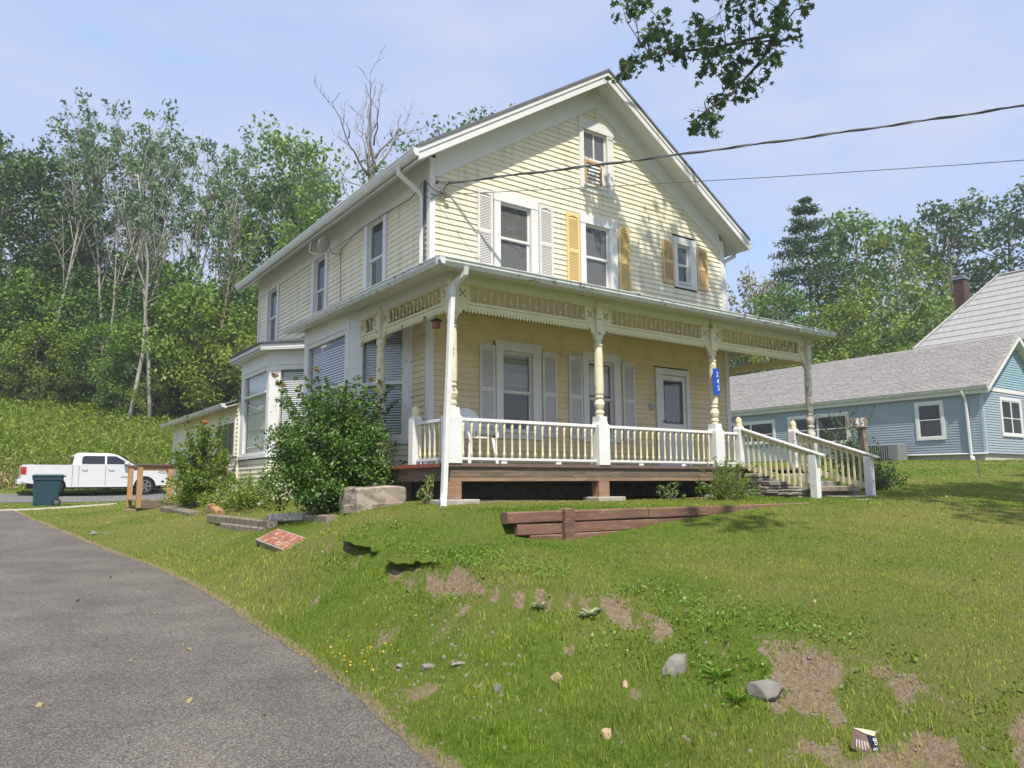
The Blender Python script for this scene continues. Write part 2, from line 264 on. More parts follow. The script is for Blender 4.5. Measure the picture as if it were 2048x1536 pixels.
def tz(x, y):
    x = np.asarray(x, float); y = np.asarray(y, float); z = tz0(x, y)
    near = np.clip(1-(np.hypot(x-0, y+3)-16)/20, 0, 1)
    d = ero_d(x, y)+.25*(fbm(x, y, 1.6, 3)-.5)
    amt = np.exp(-((y+5.5)/3.2)**2)
    z = z+amt*(.07+.05*(vnoise(y, x*0, 1.7, 92) > .45)*(y > -5.3))*np.tanh(d/.04)*np.exp(-np.abs(d)/.6)
    z = z+near*(.035*(fbm(x, y, 1.1, 9)-.5)+.025*(fbm(x, y, 4.5, 12)-.5))
    z = z-.15*np.exp(-((x+2.45)**2+(y+.75)**2)/.30)
    sm = soil_mask(x, y); z = z+sm*(.05*(fbm(x, y, 9, 61)-.55)+.03*(vnoise(x, y, 17, 62)-.5))
    far = np.clip((y-31)/10, 0, 1); z = z+far*.7*(fbm(x, y, .25, 21)-.5)
    ter = (y > -3.72) & (y < -1.7) & (x < 5.0)
    zp = -.605-.02*(y+1.9)/-1.8+.012*(fbm(x, y, 5, 30)-.5); k = np.clip((x+1.45)/.35, 0, 1)
    z = np.where(ter, z*(1-k)+np.maximum(z, zp)*k, z)
    return z
def soil_mask(x, y):     # bare soil: scattered patches along the eroded bank, worst at the lower right
    e = ero_d(x, y); q = fbm(x, y, 2.4, 40)+.10*np.clip((-5.5-y)/3, -1, 1)+.07*np.clip(x+1.9, -.5, 1)+.13*(vnoise(x, y, 8.5, 43)-.5)+.07*(vnoise(x, y, 19, 44)-.5)
    d = e+.25*(fbm(x, y, 1.6, 3)-.5)
    return np.maximum(np.clip((q-.60)*9, 0, 1)*np.exp(-np.clip(np.abs(e+.38)-.30, 0, 9)/.22)*(y < -3), np.exp(-((d+.02)/.05)**2)*(y > -6.5)*(y < -2.2)*np.clip((fbm(x, y, 1.5, 91)-.3)*5, 0, 1))
def road_in(x, y): return (x < edge(y)-.06) & (y < 14.4)
def street_in(x, y): return (y > 22.4) & (y < 29.2)
def tz1(x, y): return float(tz(np.array([x]), np.array([y]))[0])
def axis(segs):
    o = []
    for a, b, st in segs: o += list(np.arange(a, b-1e-6, st))
    return np.array(o+[segs[-1][1]])
gx = axis([(-420, -120, 50), (-120, -40, 10), (-40, -14, 2), (-14, -6, .5), (-6, 9, .11), (9, 20, .5), (20, 60, 2), (60, 140, 10), (140, 420, 40)])
gy = axis([(-420, -120, 50), (-120, -30, 10), (-30, -12, 1), (-12, -1.2, .11), (-1.2, 6, .22), (6, 32, .6), (32, 80, 1.5), (80, 160, 10), (160, 420, 40)])
GX, GY = np.meshgrid(gx, gy); GZ = tz(GX, GY)
GZ = np.where(road_in(GX, GY), GZ-.07, GZ); GZ = np.where(street_in(GX, GY), GZ-.06, GZ)
dirt = soil_mask(GX, GY)*np.clip((GX+6)*9, 0, 1)
dirt = np.maximum(dirt, np.clip(1-np.abs(GX-edge(GY)-.05)/.22, 0, 1)*.9)
dirt = np.maximum(dirt, np.clip((fbm(GX, GY, 1.7, 60)-.60)*7, 0, 1)*np.exp(-((GX-edge(GY)-.8)/.55)**2)*(GY < -3))
dirt = np.where((GX > -.75) & (GX < 8) & (GY > -1.9) & (GY < .5), 1, dirt)
dry = np.clip(fbm(GX, GY, .55, 70)*1.6-.45, 0, 1)
def grid_mesh(name, X, Y, Z, attrs, m):
    ny, nx = X.shape; me = bpy.data.meshes.new(name); nv = nx*ny; nf = (nx-1)*(ny-1)
    me.vertices.add(nv); me.vertices.foreach_set('co', np.c_[X.ravel(), Y.ravel(), Z.ravel()].ravel())
    i = (np.arange(ny-1)[:, None]*nx+np.arange(nx-1)).ravel(); q = np.c_[i, i+1, i+nx+1, i+nx]
    me.loops.add(nf*4); me.loops.foreach_set('vertex_index', q.ravel()); me.polygons.add(nf); me.polygons.foreach_set('loop_start', np.arange(nf)*4)
    me.polygons.foreach_set('use_smooth', np.ones(nf, bool)); me.update(); me.validate()
    for k, a in attrs.items(): t = me.attributes.new(k, 'FLOAT', 'POINT'); t.data.foreach_set('value', a.ravel().astype(np.float32))
    me.materials.append(m); return me
def ground_mat():
    m = bpy.data.materials.new('lawn_soil'); m.use_nodes = True; t = m.node_tree; n = t.nodes; l = t.links; b = n['Principled BSDF']; b.inputs['Roughness'].default_value = .95; b.inputs['Specular IOR Level'].default_value = .1
    g = n.new('ShaderNodeNewGeometry')
    def noise(s, d=6):
        q = n.new('ShaderNodeTexNoise'); q.inputs['Scale'].default_value = s; q.inputs['Detail'].default_value = d; q.inputs['Roughness'].default_value = .65; l.new(g.outputs['Position'], q.inputs['Vector']); return q.outputs['Fac']
    def mixc(f, a, c):
        q = n.new('ShaderNodeMix'); q.data_type = 'RGBA'; l.new(f, q.inputs['Factor'])
        for k, v in (('A', a), ('B', c)):
            if isinstance(v, tuple): q.inputs[k].default_value = (*v, 1)
            else: l.new(v, q.inputs[k])
        return q.outputs['Result']
    def ramp(v, a, c):
        q = n.new('ShaderNodeMapRange'); q.inputs['From Min'].default_value = a; q.inputs['From Max'].default_value = c; l.new(v, q.inputs['Value']); return q.outputs[0]
    A = n.new('ShaderNodeAttribute'); A.attribute_name = 'dirt'; D = n.new('ShaderNodeAttribute'); D.attribute_name = 'dry'
    green = mixc(ramp(noise(14), .35, .7), (.06, .12, .01), (.14, .20, .022))
    green = mixc(ramp(noise(.8), .4, .65), green, (.12, .155, .03))
    green = mixc(D.outputs['Fac'], green, (.185, .17, .06))
    soil = mixc(ramp(noise(30), .35, .7), (.20, .145, .095), (.33, .26, .18))
    jn = n.new('ShaderNodeMath'); jn.operation = 'MULTIPLY_ADD'; jn.inputs[1].default_value = 1.1; l.new(noise(16, 8), jn.inputs[0]); l.new(A.outputs['Fac'], jn.inputs[2]); l.new(mixc(ramp(jn.outputs[0], .92, 1.06), green, soil), b.inputs['Base Color'])
    bp = n.new('ShaderNodeBump'); bp.inputs['Strength'].default_value = 1; bp.inputs['Distance'].default_value = .05; l.new(noise(38, 9), bp.inputs['Height']); l.new(bp.outputs[0], b.inputs['Normal'])
    return m
M['ground'] = ground_mat()
ground = bpy.data.objects.new('ground', grid_mesh('ground', GX, GY, GZ, {'dirt': dirt, 'dry': dry}, M['ground'])); COL.objects.link(ground); ground['kind'] = 'structure'
def asphalt(name, lo, hi):
    m = bpy.data.materials.new(name); m.use_nodes = True; t = m.node_tree; n = t.nodes; l = t.links; b = n['Principled BSDF']; b.inputs['Roughness'].default_value = .85; b.inputs['Specular IOR Level'].default_value = .3
    g = n.new('ShaderNodeNewGeometry'); v = n.new('ShaderNodeTexVoronoi'); v.inputs['Scale'].default_value = 120; v.inputs['Randomness'].default_value = 1; l.new(g.outputs['Position'], v.inputs['Vector'])
    sp = n.new('ShaderNodeSeparateColor'); l.new(v.outputs['Color'], sp.inputs[0])
    r = n.new('ShaderNodeValToRGB'); e = r.color_ramp.elements; e[0].color = (*lo, 1); e[0].position = .1; e[1].color = (*hi, 1); e[1].position = 1; q = e.new(.72); q.color = tuple((a+c)/2.3 for a, c in zip(lo, hi))+(1,)
    l.new(sp.outputs[0], r.inputs[0])
    ck = n.new('ShaderNodeTexVoronoi'); ck.feature = 'DISTANCE_TO_EDGE'; ck.inputs['Scale'].default_value = .55; wn = n.new('ShaderNodeTexNoise'); wn.inputs['Scale'].default_value = 2.2; wn.inputs['Detail'].default_value = 8; va = n.new('ShaderNodeVectorMath'); va.operation = 'MULTIPLY_ADD'; va.inputs[1].default_value = (.9, .9, .9); l.new(g.outputs['Position'], wn.inputs['Vector']); l.new(wn.outputs['Color'], va.inputs[0]); l.new(g.outputs['Position'], va.inputs[2]); l.new(va.outputs[0], ck.inputs['Vector'])
    cr = n.new('ShaderNodeMapRange'); cr.inputs['From Min'].default_value = .002; cr.inputs['From Max'].default_value = .012; cr.inputs['To Min'].default_value = .80; l.new(ck.outputs['Distance'], cr.inputs['Value'])
    z = n.new('ShaderNodeTexNoise'); z.inputs['Scale'].default_value = 1.3; z.inputs['Detail'].default_value = 7; l.new(g.outputs['Position'], z.inputs['Vector'])
    mr = n.new('ShaderNodeMapRange'); mr.inputs['From Min'].default_value = .3; mr.inputs['From Max'].default_value = .7; mr.inputs['To Min'].default_value = .78; mr.inputs['To Max'].default_value = 1.2; l.new(z.outputs['Fac'], mr.inputs['Value'])
    vm = n.new('ShaderNodeVectorMath'); vm.operation = 'SCALE'; l.new(r.outputs[0], vm.inputs[0]); l.new(mr.outputs[0], vm.inputs['Scale']); v2 = n.new('ShaderNodeVectorMath'); v2.operation = 'SCALE'; l.new(vm.outputs[0], v2.inputs[0]); l.new(cr.outputs[0], v2.inputs['Scale']); l.new(v2.outputs[0], b.inputs['Base Color'])
    bp = n.new('ShaderNodeBump'); bp.inputs['Strength'].default_value = .4; bp.inputs['Distance'].default_value = .004; l.new(v.outputs['Distance'], bp.inputs['Height']); l.new(bp.outputs[0], b.inputs['Normal'])
    return m
M['asphalt'] = asphalt('aged_asphalt', (.07, .062, .055), (.225, .20, .175)); M['street'] = asphalt('side_street_asphalt', (.10, .095, .09), (.26, .25, .24))
ys = np.concatenate([np.arange(-40, -12, 2), np.arange(-12, 14.6, .12)]); off = np.array([.035, .03, 0, -.1, -.4, -1.2, -2.4, -4, -7, -11])
RX = edge(ys)[:, None]+off[None, :]+np.where(off > -.05, .05*(vnoise(ys, ys*0, 3.1, 8)-.5)[:, None]+.02*(vnoise(ys, ys*0, 11, 8)-.5)[:, None], 0); RY = ys[:, None]+0*off[None, :]
RZ = tz0(RX, RY)+.014; RZ[:, 0] -= .09
road = bpy.data.objects.new('road', grid_mesh('road', RX, RY, RZ, {}, M['asphalt'])); COL.objects.link(road); road['kind'] = 'structure'
sx = np.arange(-60, 40, 1.5); sy = np.array([22.2, 24, 26, 28, 29.3]); SX, SY = np.meshgrid(sx, sy)
st = bpy.data.objects.new('side_street', grid_mesh('side_street', SX, SY, tz0(SX, SY)+.015, {}, M['street'])); COL.objects.link(st); st['kind'] = 'structure'
wx = np.arange(-5.5, -2.3, .2); WX, WY = np.meshgrid(wx, np.array([14.35, 14.36, 14.75, 14.76])); WZ = tz0(WX, WY)+.03; WZ[0] -= .08; WZ[-1] -= .08
wk = bpy.data.objects.new('kerb_strip', grid_mesh('kerb_strip', WX, WY, WZ, {}, M['block'])); COL.objects.link(wk); wk['kind'] = 'structure'
# turf hanging over the washed out bank: two ragged lips with a dark gap under them
def lip(p0, p1, n, seed):
    m = MB(); rows = []; a, b = Vector(p0), Vector(p1); d = (b-a).normalized(); o_ = Vector((-d.y, d.x)); o_ = o_ if o_.x < 0 else -o_
    wob = lambda s, f: float(vnoise(np.array([s*f]), np.array([seed*3.7]), 1.0, seed)[0])-.5
    for i in range(n+1):
        t_ = i/n; k = max(0, math.sin(math.pi*t_))**.6; c = a.lerp(b, t_)+o_*(.12*wob(t_, 3.1)+.05*wob(t_, 11)); h = .018*k*(1+.8*wob(t_, 7)); out = .028*k*(1+1.2*wob(t_, 9))
        q = lambda s: (c.x+o_.x*s, c.y+o_.y*s); zb = tz1(*q(.12)); zt = max(tz1(*q(-.14)), zb+h)
        rows.append([(*q(-.30), tz1(*q(-.30))-.025), (*q(-.14), zt), (*q(out*.6), zt-.006), (*q(out), zt-.012), (*q(out*.8), zt-.022), (*q(-.05), zt-.03), (*q(-.03), zb-.03), (*q(-.30), zb-.06)])
    m.rings(rows); return m
for k, (a, b, n) in enumerate((((-2.56, -2.45), (-2.50, -3.35), 30), ((-2.58, -3.75), (-2.44, -4.5), 30))):
    o = obj('turf_lip', lip(a, b, n, k), M['ground'], smooth=True); o['kind'] = 'structure'
# ------------------------------------------------------------------ the yellow house
W, LEN = 7.6, 9.45
FW_ = Wall((0, 0, 0), (1, 0, 0), (0, -1, 0)); LW_ = Wall((0, 0, 0), (0, 1, 0), (-1, 0, 0))
house = thing('yellow_house', 'pale yellow two storey clapboard house with white trim and a front porch', 'house', (3.8, 4.7, -.6))
def hs(x): return 7.32-.64*abs(x-3.8)
m = MB(); m.box((.25, .25, -.6), (7.35, 9.2, 5.2)); m.prism([(.3, .3, 5.2), (7.3, .3, 5.2), (3.8, .3, 7.4)], (0, 8.8, 0)); obj('dark_core', m, M['dark'], house)  # near-black core behind the windows, painted for the dark of the rooms
m = MB(); m.box((7.57, .02, -.6), (7.6, 9.43, 5.2)); m.box((.02, 9.42, -.6), (7.57, 9.45, 5.2)); m.prism([(.05, 9.42, 5.2), (7.55, 9.42, 5.2), (3.8, 9.42, 7.6)], (0, .03, 0)); obj('rear_wall', m, M['siding'], house)
m = MB(); m.box((.02, .02, -.75), (7.58, .24, -.13)); m.box((.02, .24, -.75), (.2, 9.3, -.13)); obj('foundation', m, M['stone'], house)
NB = [0]
def siding(wall, parent, rng, z0, z1, openings, pitch=.1016, mt='siding', minlen=.03):
    z = z0
    while z < z1-.02:
        zt = min(z+pitch, z1); a0, b0 = rng(z); a1, b1 = rng(zt)
        if b0-a0 < .1: break
        if b1 < a1: a1 = b1 = (a1+b1)/2
        cuts = sorted((o[0], o[1]) for o in openings if o[2] < z+.06 and o[3] > z+.04); segs = []; cur = a0
        for c0, c1 in cuts: segs.append((cur, c0)); cur = c1
        segs.append((cur, b0))
        for s0, s1 in segs:
            if s1-s0 < minlen: continue
            t0 = a1 if s0 == a0 else s0; t1 = b1 if s1 == b0 else s1
            t0 = max(t0, s0) if t0 < s1 else s1; t1 = min(t1, s1) if t1 > s0 else s0
            if t1 < t0: t0 = t1 = (t0+t1)/2
            mb = MB(); lap = .012 if zt < z1 else 0; k = .5*(zt-z); n1 = .019+random.uniform(-.001, .002)
            mb.rings([[wall.p(s0, z, 0), wall.p(s1, z, 0), wall.p(s1, z, n1), wall.p(s0, z, n1)], [wall.p(s0, z+.004, 0), wall.p(s1, z+.004, 0), wall.p(s1, z+.004, n1+.002), wall.p(s0, z+.004, n1+.002)],
                      [wall.p(t0, zt+lap, 0), wall.p(t1, zt+lap, 0), wall.p(t1, zt+lap, .002), wall.p(t0, zt+lap, .002)]])
            obj('siding_board', mb, M[mt], parent); NB[0] += 1
        z += pitch
def box_part(name, wall, parent, dims, m, label=None):
    mb = MB()
    for d in dims: wall.box(mb, *d)
    return obj(name, mb, m, parent, label)
def window(wall, parent, s0, s1, z0, z1, tl, tr, tt, tb, meet=None, blind=None, sill=True, gl='glass', tm='white', mull=False, name='window', label=None):
    mb = MB(); B = wall.box
    B(mb, s0-tl, s0, z0-tb, z1, .001, .045); B(mb, s1, s1+tr, z0-tb, z1, .001, .045); B(mb, s0-tl-.01, s1+tr+.01, z1, z1+tt, .001, .052)
    if sill: B(mb, s0, s1, z0-tb, z0-.035, .001, .04); B(mb, s0-.02, s1+.02, z0-.035, z0, .001, .075)
    else: B(mb, s0, s1, z0-tb, z0, .001, .045)
    B(mb, s0-.012, s0+.002, z0, z1, -.1, .001); B(mb, s1-.002, s1+.012, z0, z1, -.1, .001); B(mb, s0-.012, s1+.012, z1-.004, z1+.012, -.1, .001); B(mb, s0-.012, s1+.012, z0-.012, z0+.002, -.1, .001)
    win = obj(name, mb, M[tm], parent, label)
    parts = [(z0, z1)] if not meet else [(z0, meet+.015), (meet-.015, z1)]
    for k, (a, b) in enumerate(parts):
        n0 = -.045 if k == 0 and meet else -.022; fw = .042; mb = MB()
        B(mb, s0+.002, s0+fw, a, b, n0-.025, n0); B(mb, s1-fw, s1-.002, a, b, n0-.025, n0); B(mb, s0+fw, s1-fw, a, a+fw, n0-.025, n0); B(mb, s0+fw, s1-fw, b-fw, b, n0-.025, n0)
        if mull: c = (s0+s1)/2; B(mb, c-.018, c+.018, a+fw, b-fw, n0-.022, n0-.002)
        obj('sash', mb, M[tm], win)
        mb = MB(); B(mb, s0+fw-.005, s1-fw+.005, a+fw-.005, b-fw+.005, n0-.017, n0-.012); obj('pane', mb, M['screen' if (gl == 'half' and k == 0) or gl == 'screen' else 'glass'], win)
    if blind:
        kind, bz0, bz1 = blind; mb = MB()
        if kind == 'slats':
            zz = bz0
            while zz < bz1:
                tlt = .023+random.uniform(-.003, .003)
                mb.hexa([wall.p(s0+.03, zz, -.085), wall.p(s1-.03, zz, -.085), wall.p(s1-.03, zz+tlt, -.098), wall.p(s0+.03, zz+tlt, -.098), wall.p(s0+.03, zz+.003, -.085), wall.p(s1-.03, zz+.003, -.085), wall.p(s1-.03, zz+tlt+.003, -.098), wall.p(s0+.03, zz+tlt+.003, -.098)]); zz += .034
            B(mb, s0+.03, s1-.03, bz1, bz1+.03, -.11, -.08); obj('blind', mb, M['blind'], win)
        else:
            n = 24; top = [wall.p(s0+.02+(s1-s0-.04)*i/n, bz1, -.11+.012*math.sin(i*2.1)) for i in range(n+1)]; bot = [Vector((p.x, p.y, bz0+.012*math.sin(i*1.7))) for i, p in enumerate(top)]
            mb.add(top+bot, [(i, i+1, n+2+i, n+1+i) for i in range(n)]); obj('curtain', mb, M['blind' if kind == 'lace' else 'drape'], win)
    return win
def shutter(wall, parent, s0, s1, z0, z1, m, label):
    mb = MB(); B = wall.box; f = .045; mid = z0+(z1-z0)*.5
    B(mb, s0, s1, z0, z1, .018, .026); B(mb, s0, s0+f, z0, z1, .026, .048); B(mb, s1-f, s1, z0, z1, .026, .048)
    for a, b in ((z0, z0+.07), (mid-.035, mid+.035)): B(mb, s0+f, s1-f, a, b, .026, .046)
    n = 8; arc = [wall.p(s0+f+(s1-s0-2*f)*i/n, z1-.085+.035*math.sin(math.pi*i/n), .026) for i in range(n+1)]
    mb.prism([wall.p(s0+f, z1, .026)]+arc+[wall.p(s1-f, z1, .026)], wall.N*.02)
    for a, b in ((z0+.07, mid-.035), (mid+.035, z1-.09)):
        z = a
        while z < b-.01:
            mb.hexa([wall.p(s0+f, z, .040), wall.p(s1-f, z, .040), wall.p(s1-f, z, .044), wall.p(s0+f, z, .044), wall.p(s0+f, z+.028, .024), wall.p(s1-f, z+.028, .024), wall.p(s1-f, z+.028, .028), wall.p(s0+f, z+.028, .028)]); z += .03
    return obj('shutter', mb, M[m], parent, label)

# front wall
OPF = [(1.27, 2.27, .49, 2.24), (3.31, 4.29, .49, 2.23), (5.26, 6.29, -.2, 2.09)]
OPU = [(1.27, 2.27, 3.1, 4.99), (3.3, 4.3, 3.1, 4.99), (5.96, 6.68, 3.88, 5.03), (3.34, 4.27, 5.46, 7.0)]
siding(FW_, house, lambda z: (.07, 7.5), -.12, 2.66, OPF, mt='shadesiding')
siding(FW_, house, lambda z: (max(.07, 3.8-(7.325-z)/.64), min(7.53, 3.8+(7.325-z)/.64)), 3.25, 7.32, OPU)
window(FW_, house, 1.42, 2.11, 3.42, 4.80, .14, .16, .17, .1, 4.14, ('slats', 3.5, 4.7), gl='screen')
window(FW_, house, 3.45, 4.09, 3.42, 4.80, .14, .2, .17, .1, 4.14, ('drape', 3.45, 4.78), gl='screen')
window(FW_, house, 6.07, 6.47, 4.02, 4.86, .11, .2, .16, .12, 4.42, ('drape', 4.03, 4.84), gl='screen')
window(FW_, house, 1.46, 2.12, .64, 2.06, .15, .18, .17, .14, 1.33, ('slats', 1.2, 2.0), gl='half')
window(FW_, house, 3.45, 4.11, .64, 2.06, .14, .17, .17, .14, 1.33, ('lace', 1.42, 2.0), gl='half')
# attic window with an open wooden frame in its lower half
aw = window(FW_, house, 3.45, 4.08, 5.62, 6.78, .11, .17, .21, .14, None, ('drape', 6.2, 6.7), gl='screen', tm='worn', mull=True, label='weathered attic window with a tan wooden vent frame')
m = MB(); B = FW_.box; B(m, 3.47, 3.52, 5.62, 6.15, -.02, .035); B(m, 3.52, 3.90, 5.62, 5.68, -.02, .035); B(m, 3.88, 3.93, 5.68, 6.12, -.03, .03); B(m, 3.52, 3.88, 6.09, 6.14, -.03, .03); obj('vent_frame', m, M['tan_wood'], aw)
m = MB()
for k in range(5): z = 5.69+k*.08; m.hexa([FW_.p(3.52, z, .02), FW_.p(3.88, z, .02), FW_.p(3.88, z, .026), FW_.p(3.52, z, .026), FW_.p(3.52, z+.078, -.01), FW_.p(3.88, z+.078, -.01), FW_.p(3.88, z+.078, -.004), FW_.p(3.52, z+.078, -.004)])
obj('vent_louvre', m, M['soffit'], aw)
m = MB(); B(m, 3.49, 4.04, 6.14, 6.2, -.02, .012); B(m, 3.95, 4.06, 5.62, 6.14, -.03, -.005); obj('sash_rail', m, M['worn'], aw)
for a, b, mt, z0, z1, lb in ((.93, 1.25, 'wshut', 3.42, 4.93, 'white louvred upper shutter'), (2.30, 2.63, 'wshut', 3.42, 4.94, 'white louvred upper shutter'), (2.97, 3.29, 'yshut', 3.42, 4.93, 'yellow louvred upper shutter'), (4.33, 4.65, 'yshut', 3.42, 4.92, 'yellow louvred upper shutter'),
                      (5.61, 5.95, 'oshut', 3.94, 4.89, 'faded orange tan small shutter'), (6.69, 7.03, 'oshut', 3.94, 4.90, 'faded orange tan small shutter'), (.97, 1.29, 'wshut', .55, 2.13, 'dusty white porch shutter'), (2.34, 2.67, 'wshut', .55, 2.12, 'dusty white porch shutter'), (2.96, 3.29, 'wshut', .54, 2.12, 'dusty white porch shutter'), (4.34, 4.67, 'wshut', .54, 2.11, 'dusty white porch shutter')):
    shutter(FW_, house, a, b, z0, z1, mt, lb)
# storm door
m = MB(); B(m, 5.27, 5.40, -.02, 1.95, .001, .05); B(m, 6.17, 6.28, -.02, 1.95, .001, .05); B(m, 5.26, 6.29, 1.95, 2.08, .001, .055); door = obj('door', m, M['white'], house, 'white storm door with a scalloped dark edge round its glass')
m = MB(); B(m, 5.41, 5.50, 0, 1.94, -.01, .03); B(m, 6.08, 6.16, 0, 1.94, -.01, .03); B(m, 5.50, 6.08, .0, .93, -.01, .026); B(m, 5.50, 6.08, 1.84, 1.94, -.01, .03); B(m, 5.55, 6.03, .12, .82, .026, .034); obj('door_leaf', m, M['white'], door)
m = MB(); B(m, 5.50, 6.08, .93, 1.84, .004, .009); obj('pane', m, M['storm'], door)
def wavy(k0, k1, amp, ph=0):
    o = []
    for i in range(64):
        t = i/64*4; e = int(t); q = t-e; c = [(5.52, .95), (6.06, .95), (6.06, 1.82), (5.52, 1.82)]; x0, z0 = c[e]; x1, z1 = c[(e+1) % 4]
        x, z = x0+(x1-x0)*q, z0+(z1-z0)*q; d = k0+amp*math.sin(q*math.pi*7+ph); o.append((x+(5.79-x)/.3*d*.9, z+(1.385-z)/.44*d))
    return o
a, b = wavy(.004, 0, .004), wavy(.022, 0, .012); m = MB(); m.add([FW_.p(x, z, .012) for x, z in a]+[FW_.p(x, z, .012) for x, z in b], [(i, (i+1) % 64, 64+(i+1) % 64, 64+i) for i in range(64)])
m.add([FW_.p(5.53+.53*i/20, 1.81-.01*(i % 2), .011) for i in range(21)]+[FW_.p(5.53+.53*i/20, 1.70+.05*math.sin(i*1.3)**2+.004*i, .011) for i in range(21)], [(i, i+1, 22+i, 21+i) for i in range(20)]); obj('scalloped_edging', m, M['black'], door)
m = MB(); n = 20; cs = [(5.52+.56*i/n, -.02+.01*math.sin(i*1.9)) for i in range(n+1)]; m.add([FW_.p(x, .95, y) for x, y in cs]+[FW_.p(x, 1.72, y) for x, y in cs], [(i, i+1, n+2+i, n+1+i) for i in range(n)]); obj('curtain', m, M['curtain'], door)
m = MB(); m.beam((5.455, -.06, .88), (5.455, -.06, 1.02), .03, .02); m.beam((5.455, -.05, .98), (5.50, -.05, .97), .02, .03); obj('handle', m, M['black'], door)
# corner boards, gable frieze, left wall frieze
m = MB(); m.box((-.03, -.03, -.12), (.075, .075, 5.28)); obj('corner_board', m, M['white'], house)
m = MB(); m.box((7.5, -.03, -.12), (7.63, .075, 5.2)); obj('corner_board', m, M['white'], house)
m = MB(); m.box((-.03, 9.38, -.3), (.07, 9.48, 5.2)); obj('corner_board', m, M['white'], house)
for sg in (-1, 1):
    x0, x1 = (.078, 3.799) if sg < 0 else (3.801, 7.498); m = MB()
    m.prism([(x, -.001, hs(x)+d) for x, d in ((x0, 0), (x1, 0), (x1, .41), (x0, .41))], (0, -.03, 0)); obj('gable_frieze_board', m, M['white'], house)
    xe = 3.8+sg*4.26; m = MB(); zs = lambda x: 7.73-.64*abs(x-3.8)
    # soffit of separate narrow boards along the rake
    yb = [0, -.13, -.265, -.395]
    for k in range(3): m.prism([(xe, yb[k]-.003, zs(xe)), (3.8+sg*.002, yb[k]-.003, zs(3.8)), (3.8+sg*.002, yb[k+1], zs(3.8)), (xe, yb[k+1], zs(xe))], (0, 0, .018))
    obj('rake_soffit', m, M['soffit'], house)
    m = MB(); m.prism([(xe, -.397, zs(xe)-.035), (3.8, -.397, zs(3.8)-.035), (3.8, -.397, zs(3.8)+.17), (xe, -.397, zs(xe)+.17)], (0, -.024, 0)); m.prism([(xe, -.421, zs(xe)+.10), (3.8, -.421, zs(3.8)+.10), (3.8, -.421, zs(3.8)+.185), (xe, -.421, zs(xe)+.185)], (0, -.016, 0)); obj('rake_fascia', m, M['fascia'], house)
    m = MB(); m.prism([(xe-sg*0, -.455, zs(xe)+.187), (3.8, -.455, zs(3.8)+.187), (3.8, -.455, zs(3.8)+.24), (xe, -.455, zs(xe)+.24)], (0, 10.34, 0)); obj('roof_slope', m, M['shingle'], house)
    m = MB(); m.prism([(xe, .0, zs(xe)), (3.8+sg*3.8, 0, zs(0)), (3.8+sg*3.8, 9.86, zs(0)), (xe, 9.86, zs(xe))], (0, 0, .018)); obj('eave_soffit', m, M['soffit'], house)
    m = MB(); m.box((xe-.02 if sg > 0 else xe, -.395, 4.985), (xe if sg > 0 else xe+.02, 9.86, 5.17)); obj('eave_fascia', m, M['fascia'], house)
    gx0, gx1 = (xe-.115, xe-.003) if sg < 0 else (xe+.003, xe+.115); m = MB(); o_ = gx0 if sg < 0 else gx1; i_ = gx1 if sg < 0 else gx0
    m.prism([(i_, -.43, 5.03), (i_+(o_-i_)*.55, -.43, 5.03), (o_-(o_-i_)*.12, -.43, 5.09), (o_-(o_-i_)*.12, -.43, 5.135), (o_, -.43, 5.145), (o_, -.43, 5.16), (i_, -.43, 5.16)], (0, 10.28, 0)); obj('gutter', m, M['gutterup'], house)
m = MB(); LW_.box(m, .08, 9.37, 4.80, 5.29, .001, .03); obj('side_frieze_board', m, M['white'], house)
# left wall
OPL = [(1.62, 2.62, 3.2, 4.9), (4.52, 5.48, 3.2, 4.9), (7.76, 8.86, 3.1, 4.9)]
siding(LW_, house, lambda z: (.08, 9.37), 2.75, 4.80, OPL)
siding(LW_, house, lambda z: (.08, .57), -.12, 2.7, [], mt='shadesiding')
for a, b, bl in ((1.76, 2.46, ('slats', 3.5, 3.52)), (4.66, 5.32, None), (7.90, 8.62, ('drape', 3.3, 4.0))): window(LW_, house, a, b, 3.36, 4.785, .13, .16, .015, .1, 4.05, bl, gl='half')
def downspout(pts, parent, wd=.075, ht=.055, up=(1, .3, 0), label=None, m='white'):
    mb = MB()
    for a, b in zip(pts[:-1], pts[1:]):
        d = (Vector(b)-Vector(a)).normalized()*.012; mb.beam(Vector(a)-d, Vector(b)+d, wd, ht, up, .008)
    return obj('downspout', mb, M[m], parent, label)
downspout([(-.51, .2, 5.03), (-.50, .2, 4.93), (-.11, .2, 4.70), (-.055, .2, 4.62), (-.055, .2, 3.36)], house)
downspout([(8.11, .05, 5.03), (8.10, .05, 4.95), (7.72, .02, 4.76), (7.67, .02, 4.70), (7.67, .02, 3.3)], house)
# chimney behind the ridge
ch = MB(); ch.box((3.74, 4.8, 7.6), (4.14, 5.2, 8.42)); ch = obj('chimney', ch, M['mortar'], house)
for k in range(8):
    for q in range(2):
        o_ = 0 if k % 2 else .1
        for fx in (0, 1):
            m = MB(); m.box((3.735+max(0, q*.2-o_*q), 4.79, 7.82+k*.075), (3.735+q*.2+.195-o_*(1-q)*.5, 4.81, 7.885+k*.075)) if fx == 0 else m.box((3.73, 4.8+q*.2, 7.82+k*.075), (3.75, 4.99+q*.2, 7.885+k*.075))
            obj('brick', m, M['brick'], ch)
m = MB(); m.lathe([(.11, 8.42), (.11, 8.62), (.14, 8.63), (.14, 8.66), (.10, 8.67), (.10, 8.74), (.17, 8.76), (.17, 8.78), (.02, 8.83)], (3.94, 5, 0), 14); obj('flue', m, M['steel'], ch)

